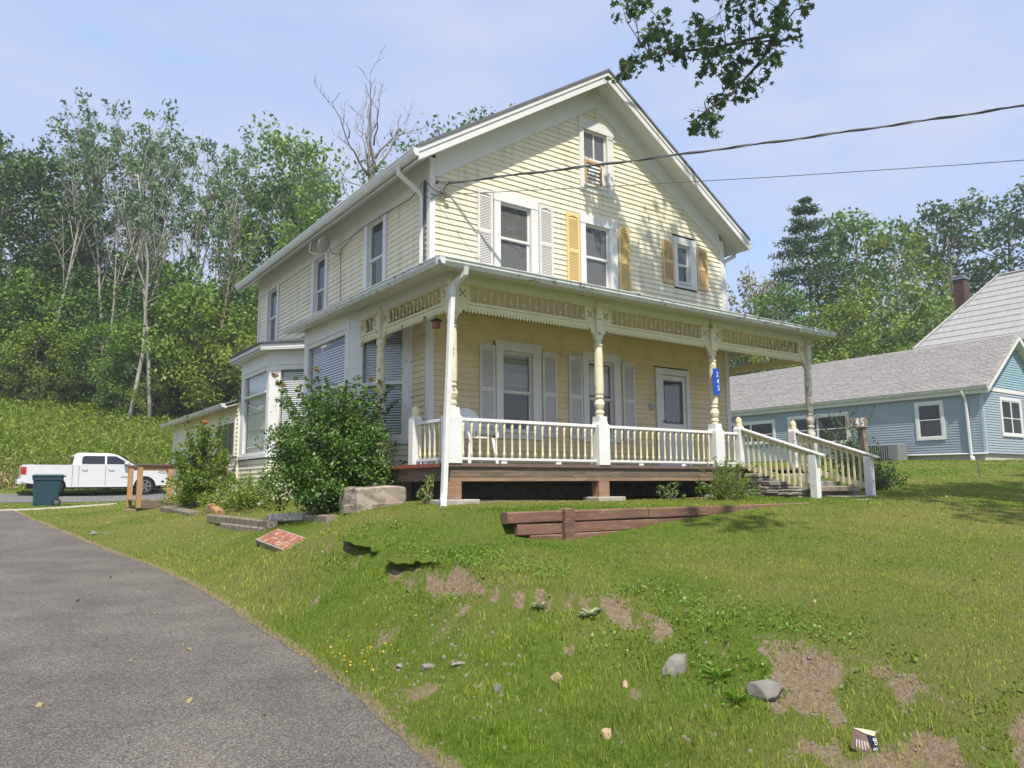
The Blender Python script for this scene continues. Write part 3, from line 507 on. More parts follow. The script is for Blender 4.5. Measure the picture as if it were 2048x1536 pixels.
# ------------------------------------------------------------------ porch
YF, XL, XR = -1.73, -.60, 8.0
FP = Wall((0, YF, 0), (1, 0, 0), (0, -1, 0)); LP = Wall((XL, 0, 0), (0, 1, 0), (-1, 0, 0)); RP = Wall((XR, 0, 0), (0, 1, 0), (1, 0, 0))
m = MB(); m.box((-.70, -1.83, -.048), (8.14, -.002, 0)); m.box((7.64, -.002, -.048), (8.14, 2.1, 0)); obj('porch_floor', m, M['redpaint'], house); m = MB(); m.box((-.74, -1.82, -.05), (-.702, .56, .002)); m.box((-.702, .002, -.05), (-.03, .56, .0)); obj('porch_floor_edge', m, M['redfloor'], house)
m = MB(); FP.box(m, -.66, 1.9, -.19, -.051, .03, .07); FP.box(m, 1.904, 5.6, -.19, -.051, .03, .07); obj('porch_beam_board', m, M['wood'], house)
m = MB(); FP.box(m, -.66, 2.2, -.25, -.193, .028, .066); FP.box(m, 2.204, 5.6, -.25, -.193, .028, .066); obj('porch_lower_board', m, M['woodwarm'], house)
m = MB(); LP.box(m, -1.755, .56, -.245, -.051, .02, .06); obj('porch_beam_board', m, M['wood'], house)
m = MB(); m.box((7.3, -1.79, -.25), (8.1, -1.76, -.05)); m.box((8.06, -1.76, -.25), (8.1, 2.05, -.05)); obj('porch_beam_board', m, M['wood'], house)
for x in (-.59, 2.18, 5.0, 7.95):
    m = MB(); m.box((x-.11, -1.80, -.5), (x+.11, -1.62, -.252)); o = obj('porch_footing_post', m, M['woodwarm'], house)
    m = MB(); m.cbox((x-.25, -1.95, -.72), (x+.33, -1.55, -.5), .012); obj('footing_pad', m, M['block'], o)
PR = [(.088, .62), (.088, .70), (.060, .80), (.076, .83), (.076, .86), (.056, .88), (.074, .92), (.088, .975), (.074, 1.03), (.05, 1.065), (.070, 1.085), (.070, 1.11), (.058, 1.125), (.073, 1.15), (.077, 1.3), (.070, 1.84), (.064, 1.92), (.075, 1.935), (.075, 1.96), (.056, 1.975), (.058, 2.01), (.074, 2.05), (.079, 2.08), (.079, 2.10), (.060, 2.115), (.078, 2.14), (.078, 2.15)]
def post(x, y, m, ped=None, lb=None):
    mb = MB(); mb.lathe(PR, (x, y, 0), 16); mb.box((x-.068, y-.068, 2.145), (x+.068, y+.068, 2.67)); mb.box((x-.075, y-.075, 0), (x+.075, y+.075, .66))
    o = obj('porch_post', mb, M[m], house, lb)
    if ped: mb = MB(); mb.cbox((x-ped, y-ped, .0), (x+ped, y+ped, .655), .012); mb.rings([[(x+dx*k, y+dy*k, z) for dx, dy in ((-1, -1), (1, -1), (1, 1), (-1, 1))] for k, z in ((ped*.82, .65), (ped*.72, .70), (.082, .78))]); obj('pedestal_casing', mb, M['white'], o)
    return o
post(XL, YF, 'creampeel', .115); post(2.18, YF, 'creampeel', .115, 'cream turned porch post with flaking paint'); post(5.0, YF, 'creampeel', .12); post(XR, YF, 'greypeel', None, 'turned porch post worn to bare grey wood'); post(XL, .58, 'creampeel', None, 'turned porch post behind the big bush'); post(XR, 2.0, 'greypeel')
# spindle friezes
def spin_mesh(kind):
    mb = MB(); pr = [(.007, 0), (.007, .045), (.012, .05), (.021, .066), (.012, .085), (.007, .09), (.006, .15), (.003, .23)] if kind == 0 else [(.008, 0), (.008, .15), (.011, .17), (.022, .195), (.020, .21), (.006, .215), (.006, .24)]
    mb.lathe([(r_*1.35, z_) for r_, z_ in pr], (0, 0, 0), 7); return mb.mesh('spindle', M['cream'], smooth=True)
SPM = [spin_mesh(0), spin_mesh(1)]
def frieze(wall, s0, s1, br0=True, br1=True, pan1=True):
    mb = MB(); B = wall.box
    B(mb, s0, s1, 2.575, 2.605, -.02, .02); B(mb, s0, s1, 2.30, 2.335, -.024, .026)
    fz = obj('spindle_frieze', mb, M['cream'], house)
    pans = [(s0, s0+.2)]+([(s1-.2, s1)] if pan1 else [])
    for a, b in pans:
        mb = MB(); B(mb, a+.004, b-.004, 2.336, 2.574, -.008, .008); B(mb, b-.008 if a == s0 else a-.018, b+.018 if a == s0 else a+.008, 2.336, 2.574, -.018, .018); ro = obj('rosette_panel', mb, M['cream'], fz)
    mb = MB()
    for a, b in pans:
        c = (a+b)/2; zc = 2.455
        for q in range(4):
            an = math.pi/4+q*math.pi/2; dx, dz = math.cos(an), math.sin(an); px, pz = -dz, dx
            mb.prism([wall.p(c+dx*.018+px*.006, zc+dz*.018+pz*.006, .0085), wall.p(c+dx*.018-px*.006, zc+dz*.018-pz*.006, .0085), wall.p(c+dx*.07-px*.009, zc+dz*.07-pz*.009, .0085), wall.p(c+dx*.078, zc+dz*.078, .0085), wall.p(c+dx*.07+px*.009, zc+dz*.07+pz*.009, .0085)], wall.N*.002)
        mb.prism([wall.p(c+.014*math.cos(t), zc+.014*math.sin(t), .0085) for t in (0, 1.05, 2.1, 3.14, 4.19, 5.24)], wall.N*.003)
    obj('rosette_slot_shade', mb, M['wood'], fz)  # dark raised pieces, painting in the shade of engraved slots
    a, b = s0+.25, s1-(.25 if pan1 else .05); n = max(1, round((b-a)/.116))
    for i in range(n+1):
        p = wall.p(a+(b-a)*i/n, 2.335, 0); inst('spindle', SPM[i % 2], fz, p)
    a, b = s0+(.13 if br0 else 0), s1-(.13 if br1 else 0); mb = MB(); B(mb, a-.12 if br0 else a, b+.12 if br1 else b, 2.245, 2.299, -.009, .009); n = int((b-a)/.058)
    for i in range(n):
        c = a+(b-a)*(i+.5)/n; h = (b-a)/n*.5
        if wall is LP and s0 < 0 and i in (9, 10, 22): continue
        mb.prism([wall.p(c-h+.002, 2.2448, -.009), wall.p(c-h*.7, 2.20, -.009), wall.p(c, 2.17, -.009), wall.p(c+h*.7, 2.20, -.009), wall.p(c+h-.002, 2.2448, -.009)], wall.N*.018)
    obj('sawtooth_trim', mb, M['cream'], fz)
    for on, s, d in ((br0, s0, 1), (br1, s1, -1)):
        if on: mb = MB(); mb.prism([wall.p(s+d*x, z, -.02) for x, z in ((0, 2.298), (.16, 2.298), (.16, 2.25), (.125, 2.21), (.10, 2.215), (.085, 2.16), (.05, 2.15), (.02, 2.10), (0, 2.09))], wall.N*.04); obj('bracket', mb, M['cream'], fz)
frieze(FP, -.53, 2.11); frieze(FP, 2.25, 4.93); frieze(FP, 5.07, 7.93); frieze(LP, -1.66, .51); frieze(LP, .65, 1.42); frieze(RP, -1.66, 1.93)
m = MB(); FP.box(m, -.64, 8.04, 2.606, 2.76, -.035, .035); LP.box(m, -1.69, 1.44, 2.606, 2.78, -.035, .035); RP.box(m, -1.69, 2.04, 2.606, 2.76, -.035, .035); obj('porch_lintel', m, M['white'], house)
m = MB(); m.box((-.56, -1.69, 2.665), (7.96, -.02, 2.685)); m.box((-.56, -.02, 2.665), (-.035, 1.1, 2.685)); m.box((7.64, -.02, 2.665), (7.96, 2, 2.685)); obj('porch_ceiling', m, M['ceiling'], house)
# porch roof (hipped apron round three sides), soffit, fascia gutters
EX0, EX1, EY, EB = -1.01, 8.33, -2.145, 4.1
def zl(y): return 2.745+.095*max(0, (y+2.1)/6.2)
m = MB(); T = .035
outer = [(EX0, EB, zl(EB)), (EX0, EY, zl(EY)), (EX1, EY, 2.755), (EX1, 2.4, 2.755)]; inner = [(-.0, EB, 3.3), (-.0, -.0, 3.32), (7.6, -.0, 3.32), (7.6, 2.4, 3.32)]
for k in range(3): m.prism([outer[k], outer[k+1], inner[k+1], inner[k]], (0, 0, T))
obj('porch_roof', m, M['mossroof'], house)
m = MB(); q = [(EX0+.02, EB, zl(EB)-.06), (EX0+.02, EY+.02, 2.69), (EX1-.02, EY+.02, 2.695), (EX1-.02, 2.4, 2.695)]; i2 = [(XL-.03, EB, zl(EB)-.0), (XL-.03, YF-.03, 2.74), (XR+.03, YF-.03, 2.74), (XR+.03, 2.4, 2.74)]
for k in range(3): m.prism([q[k], q[k+1], i2[k+1], i2[k]], (0, 0, .015))
obj('porch_soffit', m, M['soffit'], house)
m = MB()   # eave moss and grit lumps on the porch roof edge
for k in range(420):
    t = random.random()**.9; x = EX0+.1+(EX1-EX0-.2)*t; r = random.uniform(.006, .02); z = 2.79+random.uniform(0, .012); y = EY-random.uniform(-.06, .02)
    m.rings([[(x+r*1.6*math.cos(a), y+r*math.sin(a), z) for a in (0, 1.26, 2.5, 3.8, 5)], [(x+r*.6*math.cos(a), y+r*.5*math.sin(a), z+r*.8) for a in (0, 1.26, 2.5, 3.8, 5)]])
for k in range(120):
    y = random.uniform(EY, EB); r = random.uniform(.006, .016); z = zl(y)+.035; x = EX0-random.uniform(-.05, .0)
    m.rings([[(x+r*math.cos(a), y+r*1.6*math.sin(a), z) for a in (0, 1.26, 2.5, 3.8, 5)], [(x+r*.6*math.cos(a), y+r*.5*math.sin(a), z+r*.8) for a in (0, 1.26, 2.5, 3.8, 5)]])
o = obj('roof_edge_moss', m, mat('dark_moss', (.075, .07, .045), .95, .4, 30), house, kind='stuff')
def kgutter(a, b, out):
    a, b, n = Vector(a), Vector(b), Vector(out); U = Vector((0, 0, 1)); mb = MB()
    prof = [(0, -.10), (.05, -.10), (.085, -.045), (.085, -.005), (.10, 0), (.10, .012), (0, .012)]
    mb.rings([[p+n*x+U*z for x, z in prof] for p in (a, b)]); return obj('gutter', mb, M['gutter'], house)
kgutter((EX0-.1, EY-.003, 2.765), (EX1, EY-.003, 2.77), (0, -1, 0)); kgutter((EX0-.003, EY-.1, 2.768), (EX0-.003, EB, zl(EB)+.03), (-1, 0, 0))
downspout([(-.66, -2.19, 2.68), (-.66, -2.17, 2.60), (-.72, -1.98, 2.47), (-.73, -1.95, 2.40), (-.86, -1.97, -.42), (-.90, -2.02, -.52), (-.97, -2.14, -.60)], house, .085, .07, (1, 0, 0), 'leaning white porch downspout', 'worn')
# railings
BPR = [(.021, .085), (.021, .16), (.013, .175), (.017, .19), (.012, .2), (.018, .27), (.012, .43), (.016, .445), (.012, .455), (.020, .475), (.014, .485), (.020, .505), (.020, .60)]
mb = MB(); mb.lathe(BPR, (0, 0, 0), 8); BAL = mb.mesh('baluster', M['cream'], smooth=True)
def railing(wall, s0, s1, n):
    mb = MB(); wall.box(mb, s0, s1, .60, .632, -.032, .032); wall.box(mb, s0, s1, .632, .645, -.024, .024); r = obj('porch_railing', mb, M['white'], house)
    mb = MB(); wall.box(mb, s0, s1, .05, .085, -.028, .028)
    for t in (.3, .7): wall.box(mb, s0+(s1-s0)*t-.05, s0+(s1-s0)*t+.05, .002, .05, -.02, .02)
    obj('bottom_rail', mb, M['white'], r)
    for i in range(n): inst('baluster', BAL, r, wall.p(s0+(s1-s0)*(i+.5)/n, 0, 0), random.uniform(-.2, .2))
railing(FP, -.485, 2.065, 18); railing(FP, 2.295, 4.88, 18); railing(FP, 5.12, 5.6, 3); railing(FP, 7.46, 7.925, 4); railing(LP, -1.615, -.745, 6)
def newel(x, y, wd, h, fin):
    mb = MB(); mb.cbox((x-wd/2, y-wd/2, 0), (x+wd/2, y+wd/2, h-.02), .012); mb.rings([[(x+dx*k, y+dy*k, z) for dx, dy in ((-1, -1), (1, -1), (1, 1), (-1, 1))] for k, z in ((wd*.45, h-.025), (wd*.34, h+.02))])
    o = obj('newel_post', mb, M['worn'], house); mb = MB(); r = wd*.37; mb.lathe([(r*.95, h+.01), (r*1.05, h+.03), (r*1.05, h+.045), (r*.85, h+.055), (r, h+.075), (r, h+fin*.55), (r*.85, h+fin*.78), (r*.45, h+fin*.93), (r*.12, h+fin)], (x, y, 0), 14); obj('finial', mb, M['cream'], o, smooth=True)
newel(XL, -.66, .16, .72, .18); newel(5.68, YF, .165, .74, .20); newel(7.39, YF, .165, .76, .19)
def stair_rail(x, side):
    a, b = Vector((x, -1.79, .71)), Vector((x, -3.44, .15)); mb = MB(); mb.beam(a, b, .13, .03, (0, 0, 1), .005); r = obj('stair_railing', mb, M['worn'], house)
    mb = MB(); mb.beam(a+Vector((side*.03, -.02, -.06)), b+Vector((side*.03, .12, -.02)), .03, .09); obj('top_rail', mb, M['cream'], r)
    mb = MB(); mb.beam((x+side*.03, -1.82, .02), (x+side*.03, -3.18, -.37), .035, .09); obj('bottom_rail', mb, M['cream'], r)
    for i in range(11):
        y = -1.92-i*.117; zt = .71-(y+1.79)*(-.56/1.65)-.035; zt = .71+(y+1.79)*.339-.05; zb = .02+(y+1.82)*.287-.07; mb = MB(); xx = x-side*.004
        mb.box((xx-.011, y-.017, zb), (xx+.011, y+.017, zt)); obj('slat', mb, M['cream'], r)
    mb = MB(); mb.cbox((x-.06, -3.325, -.72), (x+.06, -3.185, .17), .008); obj('stair_post', mb, M['worn'], r)
stair_rail(5.68, 1); stair_rail(7.39, 1)
# ------------------------------------------------------------------ bays on the left wall and rear addition
def bay(name, pts, zb, zt, fz, wins, ctop, label):
    """pts: plan corners from the near wall joint to the far wall joint"""
    P = [Vector((x, y, 0)) for x, y in pts]; mb = MB(); c = Vector((.15, (pts[0][1]+pts[-1][1])/2, 0))
    ins = [Vector((p.x*.55+.12, c.y+(p.y-c.y)*.80, 0)) for p in P]; mb.rings([[(p.x, p.y, z) for p in ins] for z in (-.6, zt-.02)]); b = obj(name, mb, M['dark'], house, label)
    for k in range(len(P)-1):
        d = (P[k+1]-P[k]); ln = d.length; S = d.normalized(); Nn = Vector((S.y, -S.x, 0)); Nn = -Nn if Nn.dot((P[k]+P[k+1])/2-c) < 0 else Nn
        w_ = Wall(P[k], S, Nn); wn = wins[k]; mb = MB(); w_.box(mb, .0, ln, fz, zt, .0, .028); obj('frieze_board', mb, M['white'], b)
        mb = MB(); w_.box(mb, .0, wn[0] if wn else .1, zb-.02, fz-.002, .0, .022); w_.box(mb, wn[1] if wn else ln-.1, ln, zb-.02, fz-.002, .0, .022); obj('corner_board', mb, M['worn'], b)
        if not wn: mb = MB(); w_.box(mb, .1, ln-.1, -.6, fz, -.01, .01); obj('side_panel', mb, M['siding'], b); continue
        s0, s1, z0, z1, meet, bl = wn; B = w_.box; mb = MB(); B(mb, s0, s0+.05, z0, z1, -.06, .02); B(mb, s1-.05, s1, z0, z1, -.06, .02); B(mb, s0+.05, s1-.05, z1-.05, z1, -.06, .02); B(mb, s0+.05, s1-.05, z0, z0+.06, -.06, .03)
        if meet: B(mb, s0+.05, s1-.05, meet-.03, meet+.02, -.06, .03)
        B(mb, s0, s1, z1, fz-.002, -.06, .012); B(mb, -.0, ln, zb-.02, z0-.002, -.02, .05); obj('window_frame', mb, M['worn'], b)
        for q0, q1 in (((z0+.06, meet-.03), (meet+.02, z1-.05)) if meet else ((z0+.06, z1-.05),)): mb = MB(); B(mb, s0+.045, s1-.045, q0-.005, q1+.005, -.035, -.03); obj('pane', mb, M['glass'], b)
        if bl:
            zz = bl[0]; mb = MB()
            while zz < bl[1]:
                t = .028; mb.hexa([w_.p(s0+.06, zz, -.07), w_.p(s1-.06, zz, -.07), w_.p(s1-.06, zz+t, -.083), w_.p(s0+.06, zz+t, -.083), w_.p(s0+.06, zz+.003, -.07), w_.p(s1-.06, zz+.003, -.07), w_.p(s1-.06, zz+t+.003, -.083), w_.p(s0+.06, zz+t+.003, -.083)]); zz += bl[2]
            if bl[2] > .3: B(mb, s0+.06, s1-.06, z0+.05, z1-.05, -.10, -.09)
            obj('blind', mb, M['blind'], b)
        z = -.6 if zb > .1 else 0
        while z < zb-.05:
            mb = MB(); zt2 = min(z+.1016, zb-.02); mb.rings([[w_.p(0, z, 0), w_.p(ln, z, 0), w_.p(ln, z, .02), w_.p(0, z, .02)], [w_.p(0, zt2, 0), w_.p(ln, zt2, 0), w_.p(ln, zt2, .003), w_.p(0, zt2, .003)]]); obj('siding_board', mb, M['siding'], b); z += .1016
    return b
bay('bay_window', [(0, .57), (-.72, 1.58), (-.72, 3.83), (0, 4.6)], .42, 2.80, 2.50, [(.15, 1.03, .5, 2.42, 1.46, (.55, 2.36, .045)), (.15, 2.08, .5, 2.46, 1.5, (.55, 2.3, .05)), None], 0, 'bay window under the left end of the porch roof')
b2 = bay('bay_window', [(0, 4.77), (-.85, 5.62), (-.85, 7.73), (0, 8.6)], .36, 2.70, 2.36, [(.2, 1.0, .42, 2.3, None, (.5, 2.2, .045)), (.12, 1.9, .42, 2.32, 1.80, (.6, 2.2, .4)), None], 0, 'rear bay window with its own flat roof')
q = [(.02, 4.35), (-1.12, 5.5), (-1.12, 7.85), (.02, 8.95)]; m = MB(); m.rings([[(x, y, z) for x, y in q] for z in (2.675, 2.70)]); obj('bay_soffit', m, M['soffit'], b2)
m = MB()
for a, b in zip(q[:-1], q[1:]):
    d = Vector((b[0]-a[0], b[1]-a[1], 0)).normalized(); n_ = Vector((-d.y, d.x, 0))*-.02
    m.prism([(a[0], a[1], 2.66), (b[0], b[1], 2.66), (b[0], b[1], 2.79), (a[0], a[1], 2.79)], n_); m.prism([(a[0]+n_.x, a[1]+n_.y, 2.655), (b[0]+n_.x, b[1]+n_.y, 2.655), (b[0]+n_.x, b[1]+n_.y, 2.72), (a[0]+n_.x, a[1]+n_.y, 2.72)], n_*.6)
obj('bay_fascia', m, M['fascia'], b2)
m = MB(); qq = [(.02, 4.31), (-1.16, 5.49), (-1.16, 7.87), (.02, 8.99)]; m.rings([[(x, y, 2.79) for x, y in qq], [(x, y, 2.825) for x, y in qq], [(x*.2+.0, 6.66+(y-6.66)*.8, 3.05) for x, y in qq]]); obj('bay_roof', m, M['rubber'], b2)
AW_ = Wall((-.9, 0, 0), (0, 1, 0), (-1, 0, 0))
m = MB(); m.box((-.9, 7.75, -.75), (2, 14.86, 1.72)); m.prism([(-.9, 7.8, 1.7), (2, 7.8, 1.7), (2, 7.8, 2.9)], (0, 7, 0)); add = obj('rear_addition', m, M['siding'], house, 'low rear addition with a shed roof')
for k in range(24):
    z = -.7+k*.1016; m = MB(); m.rings([[AW_.p(s, zz, n_) for s, zz, n_ in ((7.76, z, 0), (14.8, z, 0), (14.8, z, .02), (7.76, z, .02))], [AW_.p(s, z+.1016, n_) for s, n_ in ((7.76, 0), (14.8, 0), (14.8, .003), (7.76, .003))]]); obj('siding_board', m, M['siding'], add)
m = MB(); AW_.box(m, 14.72, 14.9, -.75, 1.7, .0, .035); obj('corner_board', m, M['white'], add)
m = MB(); AW_.box(m, 7.9, 9.6, .42, 1.34, .001, .04); obj('window_frame', m, M['white'], add)
for a in (8.0, 8.52, 9.04): m = MB(); AW_.box(m, a, a+.46, .5, 1.26, .036, .046); obj('pane', m, M['dark'], add); m = MB(); AW_.box(m, a, a+.46, .5, 1.26, .05, .054); obj('pane', m, M['glass'], add)  # first pane is a near-black sheet behind each glass, painted for the unlit room
m = MB(); m.prism([(-1.22, 7.76, 1.66), (2, 7.76, 3.0), (2, 7.76, 3.05), (-1.22, 7.76, 1.71)], (0, 7.39, 0)); obj('addition_roof', m, M['shingle'], add)
m = MB(); m.box((-1.22, 7.78, 1.58), (-1.19, 15.12, 1.68)); m.prism([(-1.19, 7.78, 1.60), (-.9, 7.78, 1.70), (-.9, 7.78, 1.72), (-1.19, 7.78, 1.62)], (0, 7.34, 0)); obj('addition_fascia', m, M['soffit'], add)
m = MB(); m.prism([(-1.222, 7.78, 1.60), (-1.28, 7.78, 1.60), (-1.31, 7.78, 1.64), (-1.32, 7.78, 1.69), (-1.222, 7.78, 1.69)], (0, 7.34, 0)); obj('gutter', m, M['gutter'], add)
print('siding boards', NB[0])
# ------------------------------------------------------------------ things round the house
# steps of dry stone with two old timber treads
t = thing('stone_steps', 'dry laid stone steps between the white stair railings', 'steps', (6.5, -2.5, -.58))
def rough(mb, a, b, j=.012, seed=None):
    (x0, y0, z0), (x1, y1, z1) = a, b; r = lambda: random.uniform(-j, j); c = min(.02, (z1-z0)*.3)
    base = [(x0, y0), (x1, y0), (x1, y1), (x0, y1)]; off = [(r(), r()) for _ in range(4)]; off2 = [(r(), r()) for _ in range(4)]
    def ring(ins, z, of): return [(x+(ins if x == x0 else -ins)+o[0], y+(ins if y == y0 else -ins)+o[1], z+r()*.4) for (x, y), o in zip(base, of)]
    mb.rings([ring(c, z0, off), ring(0, z0+c, off), ring(0, z1-c, off2), ring(c, z1, off2)])
for y0, y1, zt in ((-2.2, -1.84, -.12), (-2.58, -2.2, -.26), (-2.98, -2.58, -.41)):
    z = -.72
    while z < zt-.015:
        h = min(random.uniform(.055, .10), zt-z); h = zt-z if zt-z-h < .03 else h; y = y0
        while y < y1-.02:
            l_ = min(random.uniform(.13, .34), y1-y); l_ = y1-y if y1-y-l_ < .06 else l_
            m = MB(); rough(m, (5.60+random.uniform(-.03, .03), y+.004, z+.003), (6.2, y+l_-.004, z+h-.003)); obj('stone', m, M['stone'], t); y += l_
        z += h
    x = 6.2
    while x < 7.5: m = MB(); w_ = random.uniform(.3, .5); rough(m, (x+.004, y0, -.72), (min(x+w_, 7.55), y1-.005, zt-random.uniform(0, .02))); obj('stone', m, M['stone'], t); x += w_
m = MB(); rough(m, (5.84, -3.12, -.47), (7.25, -2.96, -.36), .006); obj('timber_tread', m, M['greytimber'], t); m = MB(); rough(m, (6.05, -3.5, -.62), (7.2, -3.2, -.53), .02); obj('stone', m, M['stone'], t)
m = MB(); rough(m, (5.9, -3.9, -.66), (8.3, -3.55, -.585), .03); obj('stone', m, M['stone'], t, 'broad flat stone at the foot of the steps')
# retaining wall of landscape timbers
t = thing('timber_retaining_wall', 'low retaining wall of red brown landscape timbers in the lawn', 'retaining wall', (1.8, -3.74, -.9))
for zz, segs in ((-.745, ((-1.12, -.32), (-.16, 1.1), (1.106, 2.9), (2.906, 5.1))), (-.88, ((-.98, -.32), (-.16, 1.9), (1.906, 3.6))), (-1.01, ((-.8, -.32), (-.16, 1.2)))):
    for a, b in segs: m = MB(); m.beam((a+.003, -3.74+random.uniform(-.01, .01), zz+.065), (b-.003, -3.74+random.uniform(-.012, .012), zz+.065+random.uniform(-.004, .006)), .14, .128, (0, 0, 1), .012); obj('timber', m, M['timber'], t)
m = MB(); m.cbox((-.315, -3.86, -1.05), (-.165, -3.72, -.585), .012); obj('timber_post', m, M['timber'], t)
# old concrete block, edging timbers, red slab on the left
def single(name, mb, m, label, cat, at, group=None, smooth=False): return tag(obj(name, mb, m, at=at, smooth=smooth), label, cat, group)
def lumpy(name, a, b, mt, label, cat, j=.03, seed=1):
    bmx = bmesh.new(); bmesh.ops.create_cube(bmx, size=1); bmesh.ops.bevel(bmx, geom=bmx.edges[:], offset=.05, segments=1, affect='EDGES'); bmesh.ops.subdivide_edges(bmx, edges=bmx.edges[:], cuts=4, use_grid_fill=True); rg = random.Random(seed); c = [(p+q)/2 for p, q in zip(a, b)]; s = [q-p for p, q in zip(a, b)]
    for v in bmx.verts:
        p = v.co.copy(); n_ = math.sin(p.x*7+seed)*math.cos(p.y*6+2*seed)+.6*math.sin(p.z*9+p.x*11+seed)+rg.uniform(-.35, .35); v.co = Vector((p.x*s[0], p.y*s[1], p.z*s[2]))+p.normalized()*j*n_*.6
        if p.z > .3 and p.x < -.1: v.co.z -= .10*s[2]*abs(math.sin(p.x*5+p.y*3))
    me = bpy.data.meshes.new(name); bmx.to_mesh(me); bmx.free(); me.materials.append(M[mt]); o = bpy.data.objects.new(name, me); COL.objects.link(o); o.location = c; return tag(o, label, cat)
lumpy('concrete_block', (-1.55, -.74, -.74), (-.76, -.05, -.31), 'concrete', 'big weathered concrete block under the left end of the porch', 'concrete block', .02)
if 0: single('concrete_block', m, M['concrete'], 'big weathered concrete block under the left end of the porch', 'concrete block', (-1.1, -.4, -.7))
def timber(a, b, w_, h, label, mt='greytimber'):
    m = MB(); m.beam(a, b, w_, h, (0, 0, 1), .02); c = [(p+q)/2 for p, q in zip(a, b)]; single('old_timber', m, M[mt], label, 'timber', (c[0], c[1], c[2]-h/2), 'old garden timbers left of the house')
timber((-1.80, .85, -.83), (-1.83, -.5, -.775), .16, .15, 'grey timber on the grass between the red slab and the big bush')
timber((-1.62, -.45, -.64), (-.9, -.9, -.60), .18, .14, 'grey timber lying in front of the concrete block')
timber((-2.28, 4.3, -.89), (-2.2, .95, -.90), .17, .16, 'long grey timber leading up to the red slab')
timber((-2.30, 3.3, -1.0), (-2.24, 1.0, -1.0), .15, .14, 'lower timber under the long grey one by the red slab')
timber((-2.12, 1.35, -.80), (-1.80, .55, -.76), .17, .13, 'split pale timber resting behind the red slab', 'block')
timber((-2.05, 4.55, -.83), (-1.98, 5.6, -.70), .16, .16, 'short timber stub at the far end of the long grey timber', 'tan_wood')
timber((-2.22, 8.6, -.80), (-2.22, 5.6, -.87), .32, .14, 'dark rotten log half sunk in the grass beyond the timbers')
A = [Vector(p) for p in ((-2.75, 0.0, -1.03), (-2.65, -0.98, -1.13), (-2.34, -0.99, -0.92), (-2.43, -0.0, -0.89))]
A[2] = A[1]+A[3]-A[0]; nrm = (A[1]-A[0]).cross(A[3]-A[0]).normalized(); nrm = -nrm if nrm.z < 0 else nrm
t = thing('red_slab', 'tilted concrete slab with worn red paint lying on the bank', 'slab', tuple(sum(A, Vector())/4-nrm*.06))
c = sum(A, Vector())/4; m = MB(); m.rings([[p-nrm*.085 for p in A], [p-nrm*.012 for p in A], [c+(p-c)*.97 for p in A]]); obj('slab_body', m, M['concrete'], t)
for k in (0, 1):
    e = (A[3]-A[0]); d = (A[1]-A[0]); q = [A[0]+e*(.07+.44*k)+d*.05, A[0]+e*(.07+.44*k)+d*.95, A[0]+e*(.47+.44*k)+d*(.95-.05*k), A[0]+e*(.47+.44*k)+d*.05]; m = MB(); m.prism([p+nrm*.002 for p in q], nrm*.006); obj('painted_panel', m, M['slabred'], t)
m = MB(); m.beam((-1.2, 4.9, -.66), (-.75, 6.2, -.50), .12, .02, (0, 0, 1)); single('white_board', m, M['white'], 'thin white board lying in the weeds left of the big bush', 'board', (-1, 5.5, -.6))
m = MB(); rough(m, (-2.9, 10.1, -.98), (-2.4, 10.4, -.82), .06); single('rock', m, M['tanrock'], 'tan rock in the grass beside the wooden ramp', 'rock', (-2.65, 10.25, -.9))
m = MB(); rough(m, (-3.5, 8.2, -1.15), (-3.1, 8.55, -1.03), .05); single('rock', m, M['tanrock'], 'small tan rock on the grass between road and ramp', 'rock', (-3.3, 8.4, -1.1))
m = MB(); rough(m, (-4.0, 6.2, -1.22), (-3.5, 7.0, -1.165), .08); single('flat_stone', m, M['rock'], 'flat dark stone set in the grass near the road edge', 'stone', (-3.75, 6.6, -1.2))
# rocks on the bank
def rock(x, y, r, h, mt, label, seed):
    rg = random.Random(seed); bmx = bmesh.new(); bmesh.ops.create_cube(bmx, size=2.2)
    for k in range(16):
        d = Vector((rg.gauss(0, 1), rg.gauss(0, 1), rg.gauss(.2, .8))).normalized(); bmesh.ops.bisect_plane(bmx, geom=bmx.verts[:]+bmx.edges[:]+bmx.faces[:], plane_co=d*rg.uniform(.62, .95), plane_no=d, clear_outer=True); ed = [e for e in bmx.edges if e.is_boundary]
        if ed: bmesh.ops.holes_fill(bmx, edges=ed)
    for v in bmx.verts: v.co = Vector((v.co.x*r, v.co.y*r*.78, v.co.z*h))
    bmesh.ops.recalc_face_normals(bmx, faces=bmx.faces[:]); bmesh.ops.bevel(bmx, geom=bmx.edges[:], offset=r*.05, segments=1, affect='EDGES')
    me = bpy.data.meshes.new('rock'); bmx.to_mesh(me); bmx.free(); me.materials.append(M[mt]); o = bpy.data.objects.new('rock', me); COL.objects.link(o); o.location = (x, y, tz1(x, y)+h*.12); o.rotation_euler = (rg.uniform(-.2, .2), rg.uniform(-.2, .2), rg.uniform(0, 6)); tag(o, label, 'rock')
rock(-2.01, -7.07, .095, .095, 'rock', 'grey angular rock in the lower lawn, the larger and nearer the house', 1)
rock(-1.84, -7.68, .13, .065, 'rock', 'flat grey rock half buried right of the angular rock', 2)
rock(-2.67, -6.61, .05, .04, 'tanrock', 'reddish tan stone in the grass left of the angular grey rock', 3)
rock(-2.38, -6.97, .035, .035, 'tanrock', 'small tan stone just below the angular grey rock', 4)
rock(-2.87, -7.32, .045, .045, 'tanrock', 'round pale stone near the bottom of the verge', 5)
rock(-3.0, -6.37, .045, .045, 'rock', 'small grey stone in the middle of the grassy verge', 6)
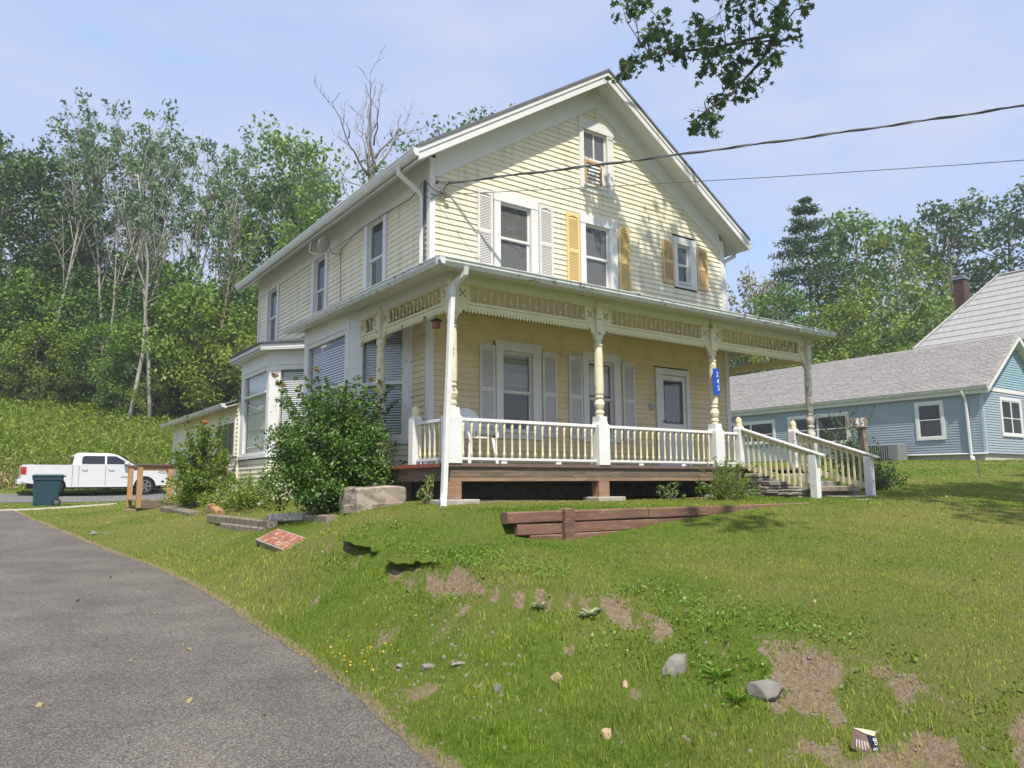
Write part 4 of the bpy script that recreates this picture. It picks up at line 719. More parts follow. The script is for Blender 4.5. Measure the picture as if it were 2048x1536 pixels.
for k, (x, y, r) in enumerate(((-3.22, -5.35, .045), (-3.10, -5.62, .06), (-2.98, -5.84, .05))): rock(x, y, r, r*.45, 'rock', ('grey verge stone nearest the yellow flowers', 'largest grey verge stone in the gravelly patch', 'grey verge stone right of the gravelly patch')[k], 20+k)
# litter: torn card flyer
o0 = Vector((-1.97, -8.40, tz1(-1.97, -8.4)+.02)); r_, u_ = Vector(RT), (Vector(UP)*.75+Vector((-.35, .45, .35))).normalized(); pt = lambda a, b: o0+r_*a+u_*b
t = thing('torn_flyer', 'crumpled brown card flyer with a dark blue stripe on the grass', 'flyer', tuple(o0))
def card(name, pts, n_, colr, off=0): m = MB(); nn = r_.cross(u_).normalized(); m.prism([pt(a, b)+nn*(off+c_) for a, b, c_ in pts], nn*.002); obj(name, m, mat(name, colr, .6, .15, 20), t)
card('card_front', [(-.085, .0, 0), (.0, -.055, .01), (.045, -.03, .0), (.055, .075, 0), (.03, .085, .012), (-.02, .115, .012)], 0, (.22, .145, .12))
card('card_picture', [(-.02, .116, .012), (.03, .083, .013), (.075, .066, .004), (.095, .09, .0), (.03, .11, .01)], 0, (.66, .54, .38), .003)
card('card_stripe', [(.015, -.055, .006), (.05, -.06, .003), (.073, .065, .004), (.035, .075, .012)], 0, (.018, .022, .07), .003)
for k in range(5): card('print_line', [(-.06+k*.014, .005-k*.006, .006), (-.055+k*.014, .003-k*.006, .006), (-.03+k*.012, .05-k*.004, .008), (-.036+k*.012, .052-k*.004, .008)], 0, (.62, .56, .52), .004)
def text(s, size, m, parent, loc, ex, ez, name='lettering', extrude=.001):
    cu = bpy.data.curves.new(name, 'FONT'); cu.body = s; cu.size = size; cu.extrude = extrude; cu.align_x = 'CENTER'; cu.align_y = 'CENTER'; to = bpy.data.objects.new('tmp', cu); COL.objects.link(to)
    dg = bpy.context.evaluated_depsgraph_get(); me = bpy.data.meshes.new_from_object(to.evaluated_get(dg)); bpy.data.objects.remove(to); me.materials.clear(); me.materials.append(m)
    o = bpy.data.objects.new(name, me); COL.objects.link(o); o.parent = parent; po = org(parent); ex, ez = Vector(ex).normalized(), Vector(ez).normalized(); ny = ex.cross(ez)
    R = Matrix((ex, ez, ny)).transposed().to_4x4(); R.translation = Vector(loc)-Vector(po); o.matrix_local = R; return o
nn = r_.cross(u_).normalized(); text('$15 off', .036, M['signwhite'], t, pt(.043, .0)+nn*.014, (pt(.06, .06)-pt(.035, -.05)), -(r_-u_*.2))
# blue address sign hung on the porch post
m = MB(); m.box((4.885, -1.832, 1.31), (5.06, -1.826, 1.79)); bs = single('address_sign', m, M['bluesign'], 'tall blue sign reading 245 on the right porch post', 'sign', (4.97, -1.829, 1.31))
for k, s in enumerate('245'): text(s, .13, M['signwhite'], bs, (5.0+.012*k, -1.834, 1.68-.125*k), (1, 0, 0), (0, 0, 1), 'numeral')
# wooden post with a 245 board beside the steps
bx, by = 9.0, -2.25; t = thing('address_post', 'leaning grey wooden post with a board reading 245', 'sign post', (bx+.12, by, -.5))
m = MB(); m.beam((bx+.14, by, -.6), (bx-.02, by, 1.04), .13, .13, (0, 1, 0), .01); obj('post', m, M['greytimber'], t)
m = MB(); m.hexa([(bx-.68, by-.10, .80), (bx+.06, by-.10, .84), (bx+.06, by-.075, .84), (bx-.68, by-.075, .80), (bx-.70, by-.10, 1.00), (bx+.06, by-.10, 1.02), (bx+.06, by-.075, 1.02), (bx-.70, by-.075, 1.0)]); nb = obj('name_board', m, M['greytimber'], t)
for k, s in enumerate('245'): text(s, .24, M['white'], nb, (bx-.53+.20*k, by-.106, .905+.008*k), (1, 0, .03), (0, 0, 1), 'numeral', .003)
# plastic garden chair on the porch
M['chairwhite'] = mat('white_resin', (.80, .80, .79), .4, .03, 3); t = thing('plastic_chair', 'white plastic garden chair on the porch behind the railing', 'chair', (.42, -.75, 0))
cx, cyy = .42, -.75; m = MB(); m.rings([[(cx+.24*math.cos(a), cyy+.22*math.sin(a), z) for a in [k*math.pi/8 for k in range(16)]] for z in (.42, .445)]); obj('seat', m, M['chairwhite'], t)
n = 14; m = MB(); fr = [(cx-.27+.54*i/n, cyy+.24+.05*math.sin(math.pi*i/n)) for i in range(n+1)]; rg = lambda d, h0: [(x, y+d, z) for (x, y), z in zip(fr, [.56 if h0 else .70+.24*math.sin(math.pi*i/n)**.6 for i in range(n+1)])]
m.add(rg(0, 1)+rg(0, 0)+rg(.018, 1)+rg(.018, 0), [(i, i+1, n+2+i, n+1+i) for i in range(n)]+[(2*n+2+i, 3*n+3+i, 3*n+4+i, 2*n+3+i) for i in range(n)]+[(n+1+i, n+2+i, 3*n+4+i, 3*n+3+i) for i in range(n)]); obj('back_rim', m, M['chairwhite'], t)
for i in range(1, 14, 2): x, y = fr[i]; m = MB(); m.beam((x*.8+cx*.2, y-.03, .43), (x, y+.006, .62), .035, .012, (0, 1, 0)); obj('back_slat', m, M['chairwhite'], t)
for sx_ in (-1, 1):
    for sy_ in (-1, 1): m = MB(); m.beam((cx+sx_*.21, cyy+sy_*.18, .43), (cx+sx_*.26, cyy+sy_*.24, .0), .05, .03, (0, 1, 0), .006); obj('leg', m, M['chairwhite'], t)
    m = MB(); m.tube([(cx+sx_*.26, cyy+.25, .66), (cx+sx_*.30, cyy+.05, .66), (cx+sx_*.29, cyy-.2, .63), (cx+sx_*.26, cyy-.24, .43)], .02, 6); obj('armrest', m, M['chairwhite'], t)
# round plaque beside the door, hanging lantern, satellite dish
m = MB(); m.rings([[(5.14+r*math.cos(a), -.018-d, 1.26+r*math.sin(a)) for a in [k*math.pi/8 for k in range(16)]] for r, d in ((.075, 0), (.075, .015), (.05, .022), (.02, .022))]); single('wall_plaque', m, M['steel'], 'small round grey plaque on the siding beside the storm door', 'plaque', (5.14, -.02, 1.18))
t = thing('hanging_lantern', 'small dark red lantern hanging under the left porch frieze', 'lantern', (XL, -1.28, 2.0)); m = MB(); m.lathe([(.004, 2.14), (.004, 2.19), (.02, 2.19)], (XL, -1.28, 0), 6); obj('hook', m, M['black'], t)
m = MB(); m.lathe([(.045, 1.99), (.06, 2.0), (.06, 2.09), (.05, 2.10)], (XL, -1.28, 0), 10); obj('lantern_body', m, M['redfloor'], t); m = MB(); m.lathe([(.09, 2.10), (.085, 2.115), (.03, 2.14), (.01, 2.145)], (XL, -1.28, 0), 10); obj('lantern_cap', m, M['black'], t)
t = thing('satellite_dish', 'small grey satellite dish on the left wall under the eave', 'satellite dish', (0, 3.95, 4.5)); m = MB(); ax = Vector((-.55, .72, .42)).normalized(); uu = ax.cross(Vector((0, 0, 1))).normalized(); vv = uu.cross(ax); cc = Vector((-.34, 3.9, 4.72))
m.rings([[cc+ax*d+(uu*math.cos(a)+vv*math.sin(a)*.9)*r for a in [k*math.pi/9 for k in range(18)]] for r, d in ((.02, 0), (.12, .012), (.21, .035), (.215, .04), (.205, .044), (.12, .02), (.02, .008))]); obj('reflector', m, mat('dish_grey', (.42, .42, .41), .5), t, smooth=True)
m = MB(); m.tube([(-.02, 3.8, 4.55), (-.2, 3.85, 4.55), (-.28, 3.88, 4.70), cc-ax*.02], .018, 6); obj('mount_arm', m, M['metal'], t); m = MB(); m.tube([cc+vv*-.24, cc+vv*-.26+ax*.3, cc+ax*.36-vv*.05], .012, 5); obj('feed_arm', m, M['metal'], t)
# service cables
def cable(name, pts, r, label, cat='cable', grp=None, twist=False):
    P = []
    for a, b in zip(pts[:-1], pts[1:]):
        for k in range(12): P.append(Vector(a).lerp(Vector(b), k/12))
    P.append(Vector(pts[-1])); m = MB(); m.tube(P, r, 5)
    if twist:
        for ph in (0, 2.1): m.tube([p+Vector((0, math.sin(i*1.1+ph), math.cos(i*1.1+ph)))*r*1.3 for i, p in enumerate(P)], r*.8, 5)
    return single(name, m, M['cable'], label, cat, tuple(P[0]), grp)
def span(a, b, sag, n=10): a, b = Vector(a), Vector(b); return [a.lerp(b, k/n)-Vector((0, 0, 4*sag*(k/n)*(1-k/n))) for k in range(n+1)]
cable('power_cable', span((.30, -.10, 4.86), (22.8, -18.4, 9.1), .45), .014, 'thick twisted overhead cable, the upper one in front of the gable', twist=True)
cable('phone_cable', span((.06, -.06, 4.60), (23, -18.1, 6.4), .3), .007, 'thin straight overhead cable, the lower one in front of the gable')
t = thing('cable_fixings', 'tangle of drip loop wires and clamps at the upper house corner', 'wires', (.0, -.05, 4.3))
for pts, r in (([(.30, -.10, 4.86), (.22, -.09, 4.72), (.12, -.08, 4.66), (-.03, -.06, 4.72), (-.06, .12, 4.9)], .008), ([(.30, -.10, 4.86), (.24, -.08, 4.80), (.16, -.07, 4.60), (.0, -.06, 4.60), (-.05, .1, 4.75)], .008), ([(.09, -.05, 4.87), (.2, -.06, 4.86), (.3, -.1, 4.88)], .006), ([(.07, -.06, 4.60), (-.01, -.05, 4.52), (-.06, .1, 4.60), (-.05, .12, 4.9)], .008), ([(-.05, .10, 4.9), (-.045, .10, 4.4), (-.05, .11, 3.8), (-.04, .10, 3.36)], .009), ([(-.05, .13, 4.9), (-.05, .13, 4.0), (-.05, .12, 3.36)], .008), ([(-.05, .16, 4.85), (-.05, .15, 4.2), (-.05, .15, 3.36)], .006)): m = MB(); m.tube(pts, r, 5); obj('wire', m, M['cable'], t)
for a, b in (((.14, -.08, 4.68), (.25, -.08, 4.67)), ((.23, -.09, 4.60), (.32, -.09, 4.62)), ((.08, -.04, 4.84), (.12, -.05, 4.84))): m = MB(); m.beam(a, b, .035, .04); obj('clamp', m, M['cable'], t)
cable('wall_cable', [(-.06, .15, 4.88), (-.08, .6, 4.70), (-.06, 1.6, 4.78), (-.05, 3.0, 4.80), (-.06, 3.75, 4.6), (-.05, 3.72, 3.4)], .008, 'thin cable run along the left wall under the eave')
# wooden ramp landing on the left
t = thing('wooden_landing', 'small tan lumber landing with railings beside the low addition', 'landing', (-1.9, 10.4, -.75))
for k in range(12): m = MB(); m.box((-2.7+k*.145, 9.8, -.62), (-2.7+k*.145+.138, 11.2, -.585)); obj('deck_board', m, M['greytimber'], t)
m = MB(); m.box((-2.72, 9.77, -.80), (-.92, 9.805, -.625)); obj('rim_board', m, M['wood'], t)
for y in (9.78, 11.15):
    for x in (-2.66, -1.70): m = MB(); m.box((x-.06, y-.045, -.78), (x+.06, y+.045, .255)); obj('railing_post', m, M['tan_wood'], t)
    m = MB(); m.box((-2.75, y-.07, .256), (-1.60, y+.07, .295)); obj('cap_rail', m, M['wood'], t); m = MB(); m.box((-2.6, y-.02, .16), (-1.76, y+.02, .25)); obj('side_rail', m, M['tan_wood'], t)
m = MB(); m.box((-1.22, 7.70, -.75), (-1.12, 7.79, .40)); obj('railing_post', m, M['tan_wood'], t); m = MB(); m.box((-1.5, 7.66, .402), (-.93, 7.82, .44)); obj('cap_rail', m, M['wood'], t); m = MB(); m.box((-1.46, 7.72, .30), (-1.225, 7.76, .395)); obj('side_rail', m, M['tan_wood'], t)
# wheeled rubbish bin
M['bin'] = mat('dark_teal_bin_plastic', (.022, .06, .085), .5, .1, 4)
gx_, gy_ = -3.98, 18.75; gz = tz1(gx_, gy_); t = thing('wheelie_bin', 'dark teal wheeled rubbish bin on the grass by the side street', 'bin', (gx_, gy_, gz))
def rr(cx, cy, hx, hy, z, c=.05): return [(cx-hx+c, cy-hy, z), (cx+hx-c, cy-hy, z), (cx+hx, cy-hy+c, z), (cx+hx, cy+hy-c, z), (cx+hx-c, cy+hy, z), (cx-hx+c, cy+hy, z), (cx-hx, cy+hy-c, z), (cx-hx, cy-hy+c, z)]
m = MB(); m.rings([rr(gx_-.03, gy_, .34, .27, gz+.02), rr(gx_-.02, gy_, .36, .285, gz+.4), rr(gx_-.015, gy_, .37, .29, gz+.41), rr(gx_, gy_, .40, .32, gz+.85), rr(gx_, gy_, .425, .345, gz+.86), rr(gx_, gy_, .43, .35, gz+.97)]); obj('bin_body', m, M['bin'], t)
m = MB(); m.rings([rr(gx_, gy_, .45, .37, gz+.975), rr(gx_, gy_, .45, .37, gz+1.0), rr(gx_-.0, gy_, .40, .32, gz+1.04)]); obj('lid', m, M['bin'], t)
m = MB(); m.tube([(gx_+.40, gy_-.25, gz+.95), (gx_+.50, gy_-.25, gz+.99), (gx_+.50, gy_+.25, gz+.99), (gx_+.40, gy_+.25, gz+.95)], .02, 6); obj('handle', m, M['bin'], t)
for s in (-1, 1):
    y = gy_+s*.30; c = (gx_+.26, y, gz+.13); m = MB(); m.rings([[(c[0]+r*math.cos(a), y+d, c[2]+r*math.sin(a)) for a in [k*math.pi/9 for k in range(18)]] for r, d in ((.09, -.04), (.125, -.04), (.13, -.025), (.13, .025), (.125, .04), (.09, .04))]); wh = obj('wheel', m, M['black'], t)
    for k in range(6): a = k*math.pi/3; m = MB(); m.beam((c[0], y-.045, c[2]), (c[0]+.085*math.cos(a), y-.045, c[2]+.085*math.sin(a)), .025, .012, (0, 1, 0)); obj('spoke', m, M['steel'], wh)
# white pickup truck parked across the side street
M['truckwhite'] = mat('white_car_paint', (.62, .63, .64), .25, .03, 2, spec=.6); M['tyre'] = mat('tyre_rubber', (.018, .018, .018), .85, .2, 10); M['rim'] = mat('alloy_rim', (.45, .45, .46), .3, .05, 5, metal=.8)
M['carglass'] = mat('tinted_car_glass', (.015, .018, .02), .08, .05, 2, spec=.7); M['lampred'] = mat('red_tail_lamp', (.42, .015, .012), .2, .1, 5, spec=.6); M['lampclear'] = mat('clear_headlamp', (.5, .5, .5), .15, .1, 6, spec=.7, metal=.3)
TX, TY = -4.37, 28.0; TZ = tz1(-1.5, 28.6)+.03; t = thing('pickup_truck', 'white crew cab pickup truck parked across the side street', 'truck', (TX+2.95, TY+1, TZ)); P3 = lambda x, z, y=0: (TX+x, TY+y, TZ+z)
def arch(c, r, z0, a0=0., a1=math.pi, n=12): return [(c+r*math.cos(math.pi-a0-(a1-a0)*k/n), max(z0, .38+r*math.sin(a0+(a1-a0)*k/n))) for k in range(n+1)]
low = [(.03, .62), (.14, .56), (.78, .46)]+arch(1.25, .47, .42)+[(1.74, .36), (4.36, .36)]+arch(4.90, .47, .42)+[(5.40, .40), (5.80, .44), (5.87, .56), (5.88, .80), (5.84, 1.0), (5.72, 1.14), (5.55, 1.20), (5.0, 1.28), (4.45, 1.34), (4.2, 1.36), (1.95, 1.36), (1.92, 1.34), (.06, 1.34), (.02, 1.28)]
m = MB(); yy = [0, .05, .97, 1.03, 1.95, 2.0]
def bodyring(d): return [P3(2.94+(x-2.94)*(1-.01*abs(d-1)*0), z, d) for x, z in low]
m.prism([P3(x, z) for x, z in low], (0, 2.0, 0)); bo = obj('body', m, M['truckwhite'], t); bv = bo.modifiers.new('bevel', 'BEVEL'); bv.width = .035; bv.segments = 3; bv.limit_method = 'ANGLE'; bv.angle_limit = math.radians(50)
def cabring(x0, x1, i, z, cf=0): return [P3(x0, z, i), P3(x1, z, i), P3(x1+cf, z, i+.25), P3(x1+cf, z, 1.75-i), P3(x1, z, 2-i), P3(x0, z, 2-i)]
m = MB(); m.rings([cabring(1.93, 4.40, .03, 1.355, .1), cabring(2.02, 3.72, .17, 1.80, .1), cabring(2.08, 3.52, .22, 1.87, .08), cabring(2.25, 3.30, .34, 1.905, .06)]); ca = obj('cab', m, M['truckwhite'], t); bv = ca.modifiers.new('bevel', 'BEVEL'); bv.width = .03; bv.segments = 3
def side(x, z): f = (z-1.355)/.445; return P3(x, z, .03+.14*f-.012)
for q in ([(2.28, 1.40), (3.20, 1.40), (3.20, 1.76), (2.40, 1.76), (2.30, 1.70)], [(3.28, 1.40), (4.28, 1.40), (4.12, 1.50), (3.66, 1.76), (3.28, 1.76)]): m = MB(); m.prism([side(x, z) for x, z in q], (0, -.006, 0)); obj('side_window', m, M['carglass'], t)
m = MB(); m.add([P3(4.40, 1.39, .25), P3(4.40, 1.39, 1.75), P3(3.83, 1.79, 1.6), P3(3.83, 1.79, .4)], [(0, 1, 2, 3)]); m.v = [(x+.09, y, z+.012) for x, y, z in m.v]; obj('windscreen', m, M['carglass'], t)
m = MB(); m.add([P3(1.925, 1.40, .3), P3(1.925, 1.40, 1.7), P3(2.005, 1.75, 1.6), P3(2.005, 1.75, .4)], [(0, 1, 2, 3)]); m.v = [(x-.012, y, z) for x, y, z in m.v]; obj('rear_window', m, M['carglass'], t)
for x in (1.93, 2.18, 3.24, 4.33): m = MB(); m.box(P3(x, .44 if x > 2 else .40, -.003), P3(x+.014, 1.33, .003)); obj('door_seam', m, M['black'], t)
for x in (2.30, 3.36): m = MB(); m.tube([P3(x, 1.14, -.005), P3(x+.03, 1.15, -.045), P3(x+.19, 1.15, -.045), P3(x+.22, 1.14, -.005)], .016, 6); obj('door_handle', m, M['rim'], t)
m = MB(); m.rings([[P3(x, z, y) for x, z in ((3.98, 1.38), (4.14, 1.38), (4.16, 1.50), (4.12, 1.56), (4.0, 1.56))] for y in (-.22, -.03)]); mi_ = obj('wing_mirror', m, M['truckwhite'], t); m = MB(); m.box(P3(4.02, 1.34, -.06), P3(4.12, 1.385, .04)); obj('mirror_stalk', m, M['black'], mi_)
m = MB(); m.box(P3(.008, .92, -.012), P3(.20, 1.24, .22)); m.v = [(x, y, z) for x, y, z in m.v]; obj('tail_lamp', m, M['lampred'], t)
m = MB(); m.prism([P3(x, z, -.008) for x, z in ((5.42, 1.02), (5.80, .95), (5.86, .99), (5.80, 1.08), (5.50, 1.13))], (0, .03, 0)); obj('headlight', m, M['lampclear'], t)
m = MB(); m.box(P3(-.10, .52, .04), P3(.10, .74, 1.96)); obj('rear_bumper', m, M['truckwhite'], t); m = MB(); m.prism([P3(x, z, -.01) for x, z in ((5.38, .44), (5.80, .42), (5.94, .5), (5.94, .72), (5.40, .74))], (0, 2.02, 0)); obj('front_bumper', m, M['truckwhite'], t); m = MB(); m.rings([[P3(5.66+.07*math.cos(a), .60+.05*math.sin(a), y) for a in [k*math.pi/5 for k in range(10)]] for y in (-.018, 0)]); obj('fog_lamp', m, M['black'], t)
m = MB(); m.box(P3(.3, .30, .12), P3(5.6, .72, 1.88)); obj('underbody', m, M['black'], t); m = MB(); m.box(P3(3.88, .80, -.012), P3(4.22, .835, .0)); obj('badge', m, M['steel'], t)
for c in (1.25, 4.90):
    for y in (.02, 1.73):
        def cir(r, d): return [P3(c+r*math.cos(a), .39+r*math.sin(a), y+d) for a in [k*math.pi/14 for k in range(28)]]
        m = MB(); m.rings([cir(.25, .0), cir(.37, .0), cir(.395, .03), cir(.395, .22), cir(.37, .25), cir(.25, .25)]); wh = obj('wheel', m, M['tyre'], t)
        m = MB(); m.rings([cir(.255, .03), cir(.27, .0), cir(.25, -.004), cir(.235, .03)]); [m.beam(P3(c+.03*math.cos(a+e), .39+.03*math.sin(a+e), y+.015), P3(c+.25*math.cos(a+e*.3), .39+.25*math.sin(a+e*.3), y+.012), .035, .03, (0, 1, 0)) for a in [k*math.pi/3 for k in range(6)] for e in (-.25, .25)]; m.rings([cir(.06, 0), cir(.06, .03)]); obj('rim', m, M['rim'], wh)
        if y < 1: m = MB(); m.rings([cir(.46, .10), cir(.46, .30)]); obj('wheel_well', m, M['black'], t)
# ------------------------------------------------------------------ blue neighbouring house
XB = 28.8; BW = Wall((XB, 0, 0), (0, 1, 0), (-1, 0, 0)); BG = Wall((0, 3.6, 0), (1, 0, 0), (0, -1, 0))
nh = thing('blue_house', 'blue grey clapboard house with long grey shingled wing', 'house', (32, 12, .5))
m = MB(); m.box((XB+.02, 3.62, .95), (35.6, 30, 3.7)); m.prism([(XB+.05, 3.62, 3.7), (35.55, 3.62, 3.7), (32.2, 3.62, 6.1)], (0, .3, 0)); obj('wing_wall', m, M['bsiding'], nh)
m = MB(); m.box((XB+.06, 3.68, -.2), (35.5, 30, .95)); obj('foundation', m, M['foundation'], nh)
for wall, a, b, zt in ((BW, 3.66, 30, 3.62), (BG, XB+.06, 35.55, 3.62)):
    m = MB(); z = .92
    while z < zt-.02: m.rings([[wall.p(s, z, n_) for s, n_ in ((a, 0), (b, 0), (b, .026), (a, .026))], [wall.p(s, z+.112, n_) for s, n_ in ((a, 0), (b, 0), (b, .004), (a, .004))]]); z += .112
    obj('clapboards', m, M['bsiding'], nh, kind='stuff')
m = MB(); z = 3.85; h_ = lambda z: (6.0-z)/.66
while z < 5.85: d0, d1 = h_(z), max(.02, h_(z+.112)); m.rings([[BG.p(32.2+s, z, n_) for s, n_ in ((-d0, 0), (d0, 0), (d0, .026), (-d0, .026))], [BG.p(32.2+s, z+.112, n_) for s, n_ in ((-d1, 0), (d1, 0), (d1, .004), (-d1, .004))]]); z += .112
obj('gable_clapboards', m, mat('bright_blue_gable_siding', (.27, .40, .47), .55, .06, 1.5), nh, kind='stuff')
m = MB(); BG.box(m, XB+.0, 35.6, 3.62, 3.80, .0, .04); obj('gable_band', m, M['white'], nh); m = MB(); m.box((XB-.03, 3.56, .92), (XB+.08, 3.67, 3.62)); obj('corner_board', m, mat('pale_blue_trim', (.36, .48, .56), .5), nh)
for sg in (-1, 1):
    xe, ze = 32.2+sg*3.58, 3.70; m = MB(); m.prism([(xe, 3.2, ze), (32.2, 3.2, 6.28), (32.2, 3.2, 6.36), (xe, 3.2, ze+.08)], (0, 27, 0)); obj('wing_roof', m, M['bshingle'], nh)
    m = MB(); m.prism([(xe, 3.2, ze-.20), (32.2, 3.2, 6.06), (32.2, 3.2, 6.275), (xe, 3.2, ze-.01)], (0, .04, 0)); obj('rake_board', m, M['fascia'], nh); m = MB(); m.prism([(xe, 3.24, ze-.17), (32.2, 3.24, 6.09), (32.2, 3.6, 6.09), (xe, 3.6, ze-.17)], (0, 0, .02)); obj('rake_soffit', m, M['soffit'], nh)
m = MB()    # shingle courses as raised strips on the slope that faces the yellow house
for k in range(36):
    f0 = k/36; f1 = (k+1)/36; x0, z0 = 28.62+3.58*f0, 3.78+2.58*f0; x1, z1 = 28.62+3.58*f1, 3.78+2.58*f1; y = 3.2+random.uniform(0, .3); row = []
    while y < 30.1: w_ = random.choice((.5, .62, .75)); row.append((y, min(y+w_-.03, 30.19))); y += w_
    for a, b in row: e = random.uniform(.018, .034); m.add([(x0-.012, a, z0+e), (x0-.012, b, z0+e), (x1, b, z1+.006), (x1, a, z1+.006), (x0-.012, a, z0-.004), (x0-.012, b, z0-.004)], [(0, 1, 2, 3), (4, 5, 1, 0)])
obj('shingle_courses', m, M['bshingle'], nh, kind='stuff')
m = MB(); m.prism([(28.61, 3.22, 3.62), (28.53, 3.22, 3.64), (28.50, 3.22, 3.74), (28.61, 3.22, 3.75)], (0, 26.9, 0)); obj('gutter', m, M['gutter'], nh); m = MB(); m.prism([(28.63, 3.24, 3.46), (28.78, 3.24, 3.5), (28.78, 3.24, 3.62), (28.63, 3.24, 3.64)], (0, 26.9, 0)); obj('eave_soffit', m, M['soffit'], nh)
mb = MB(); P_ = [(28.55, 4.25, 3.62), (28.55, 4.25, 3.52), (28.68, 4.18, 3.25), (28.70, 4.15, .9), (28.70, 4.12, .55)]; [mb.beam(a, b, .10, .09, (0, 1, .1), .01) for a, b in zip(P_[:-1], P_[1:])]; obj('downspout', mb, M['white'], nh); m = MB(); m.lathe([(.1, .5), (.1, .75), (.08, .8)], (28.7, 4.12, 0), 10); obj('drain_pipe', m, M['white'], nh); m = MB(); m.tube([(28.72, 8.2, .95), (28.72, 3.5, .90)], .04, 6); obj('drain_pipe', m, M['white'], nh)
def bwin(wall, s0, s1, z0, z1, mull, meet):
    m = MB(); B = wall.box; B(m, s0-.13, s0, z0-.12, z1+.13, .02, .06); B(m, s1, s1+.13, z0-.12, z1+.13, .02, .06); B(m, s0, s1, z1, z1+.13, .02, .06); B(m, s0, s1, z0-.12, z0, .02, .07)
    wn = obj('window', m, M['white'], nh); xs = [s0]+([(s0+s1)/2] if mull else [])+[s1]
    for a, b in zip(xs[:-1], xs[1:]):
        m = MB(); f = .05; B(m, a, a+f, z0, z1, .02, .045); B(m, b-f, b, z0, z1, .02, .045); B(m, a+f, b-f, z0, z0+f, .02, .045); B(m, a+f, b-f, z1-f, z1, .02, .045); B(m, a+f, b-f, meet-.02, meet+.02, .02, .045); obj('sash', m, M['white'], wn)
        for q0, q1 in ((z0+f, meet-.02), (meet+.02, z1-f)): m = MB(); B(m, a+f, b-f, q0, q1, .027, .032); obj('pane', m, M['carpane'], wn)
M['carpane'] = mat('dark_window_pane', (.045, .047, .05), .12, .2, 1.2, spec=.5)
bwin(BW, 5.28, 6.28, 1.70, 3.18, False, 2.48); bwin(BW, 9.75, 12.9, 1.75, 3.05, True, 2.4); bwin(BW, 13.95, 16.8, 1.95, 2.98, True, 2.35); bwin(BG, 30.6, 32.5, 1.80, 3.28, True, 2.5)
# main house behind the wing: hipped metal roof, brick chimney
m = MB(); m.rings([[(36, 9.8, 7.0), (36, -6, 7.0), (45, -6, 7.0), (45, 9.8, 7.0)], [(40.5, 6.96, 11.25), (40.5, -6, 11.25), (40.5, -6, 11.25), (40.5, 6.96, 11.25)]], cap=False); mr_ = obj('main_roof', m, M['metalroof'], nh)
m = MB()
for k in range(11):
    f = (k+.3)/11; x, z = 36+4.5*f, 7+4.25*f; y1 = 9.8-2.84*f; m.add([(x-.03, -6, z+.0), (x-.03, y1, z+.0), (x, y1, z+.045), (x, -6, z+.045), (x+.30, y1-.1, z+.29), (x+.30, -6, z+.29)], [(0, 1, 2, 3), (3, 2, 4, 5)])
obj('roof_panel_edge', m, M['metalroof'], mr_); m = MB(); m.box((36.5, -6, .5), (44.5, 9.3, 7.0)); obj('main_wall', m, M['bsiding'], nh); m = MB(); m.box((35.7, -6, 6.7), (36.1, 9.9, 6.98)); obj('main_eave', m, M['fascia'], nh)
m = MB(); m.tube([(36, 9.8, 7.05), (40.5, 6.96, 11.3), (40.5, -6, 11.3)], .09, 6); obj('ridge_cap', m, M['metalroof'], mr_)
m = MB(); m.prism([(36.3, 2.6, 7.5), (36.3, 3.6, 7.5), (36.3, 3.1, 8.5)], (1.0, 0, 0)); obj('small_dormer', m, M['white'], nh); m = MB(); m.prism([(37.2, -1.5, 8.7), (37.2, 1.6, 8.7), (37.2, 1.6, 9.0), (37.2, -1.5, 9.0)], (2.2, 0, .3)); obj('dormer_roof', m, M['shingle'], nh)
m = MB(); m.box((41.4, 9.2, 6), (42.05, 9.8, 11.8)); bc = obj('brick_chimney', m, M['mortar'], nh)
bk = MB(); bk.box((0, 0, 0), (.005, .192, .068)); bkx = bk.mesh('brick', M['brick']); bk = MB(); bk.box((0, 0, 0), (.205, .005, .068)); bky = bk.mesh('brick', M['brick'])
for k in range(27):
    for q in range(3): o_ = .004 if k % 2 else 0; inst('brick', bkx, bc, (41.393, 9.205+q*.2+o_, 9.72+k*.076)); inst('brick', bky, bc, (41.405+q*.215+o_, 9.193, 9.72+k*.076))
m = MB(); m.box((41.33, 9.13, 11.8), (42.12, 9.87, 11.9)); m.box((41.45, 9.25, 11.98), (42.0, 9.75, 12.04)); m.box((41.5, 9.3, 11.9), (41.58, 9.38, 11.98)); m.box((41.87, 9.6, 11.9), (41.95, 9.68, 11.98)); obj('chimney_cap', m, M['steel'], bc)
# air conditioner, lawn stake
t = thing('air_conditioner', 'grey outdoor air conditioner unit beside the blue wall', 'air conditioner', (27.9, 7.3, .66)); m = MB(); m.cbox((27.5, 6.65, .68), (28.3, 8.1, 1.42), .02); ac = obj('cabinet', m, mat('grey_ac_paint', (.20, .205, .21), .5), t)
m = MB(); m.box((27.485, 7.05, .74), (27.499, 8.06, 1.36)); obj('coil', m, M['black'], t)
for k in range(11): m = MB(); m.box((27.455, 7.06+k*.098, .74), (27.484, 7.09+k*.098, 1.37)); obj('grille_fin', m, M['metal'], t)
m = MB(); m.box((27.2, 6.4, .5), (28.5, 8.3, .675)); obj('base_pad', m, M['block'], t)
t_ = MB(); t_.tube([(15.3, -1.8, tz1(15.3, -1.8)-.1), (15.42, -1.7, tz1(15.3, -1.8)+.42)], .02, 6); single('metal_stake', t_, M['cable'], 'thin metal stake leaning in the lawn before the blue house', 'stake', (15.3, -1.8, tz1(15.3, -1.8)))
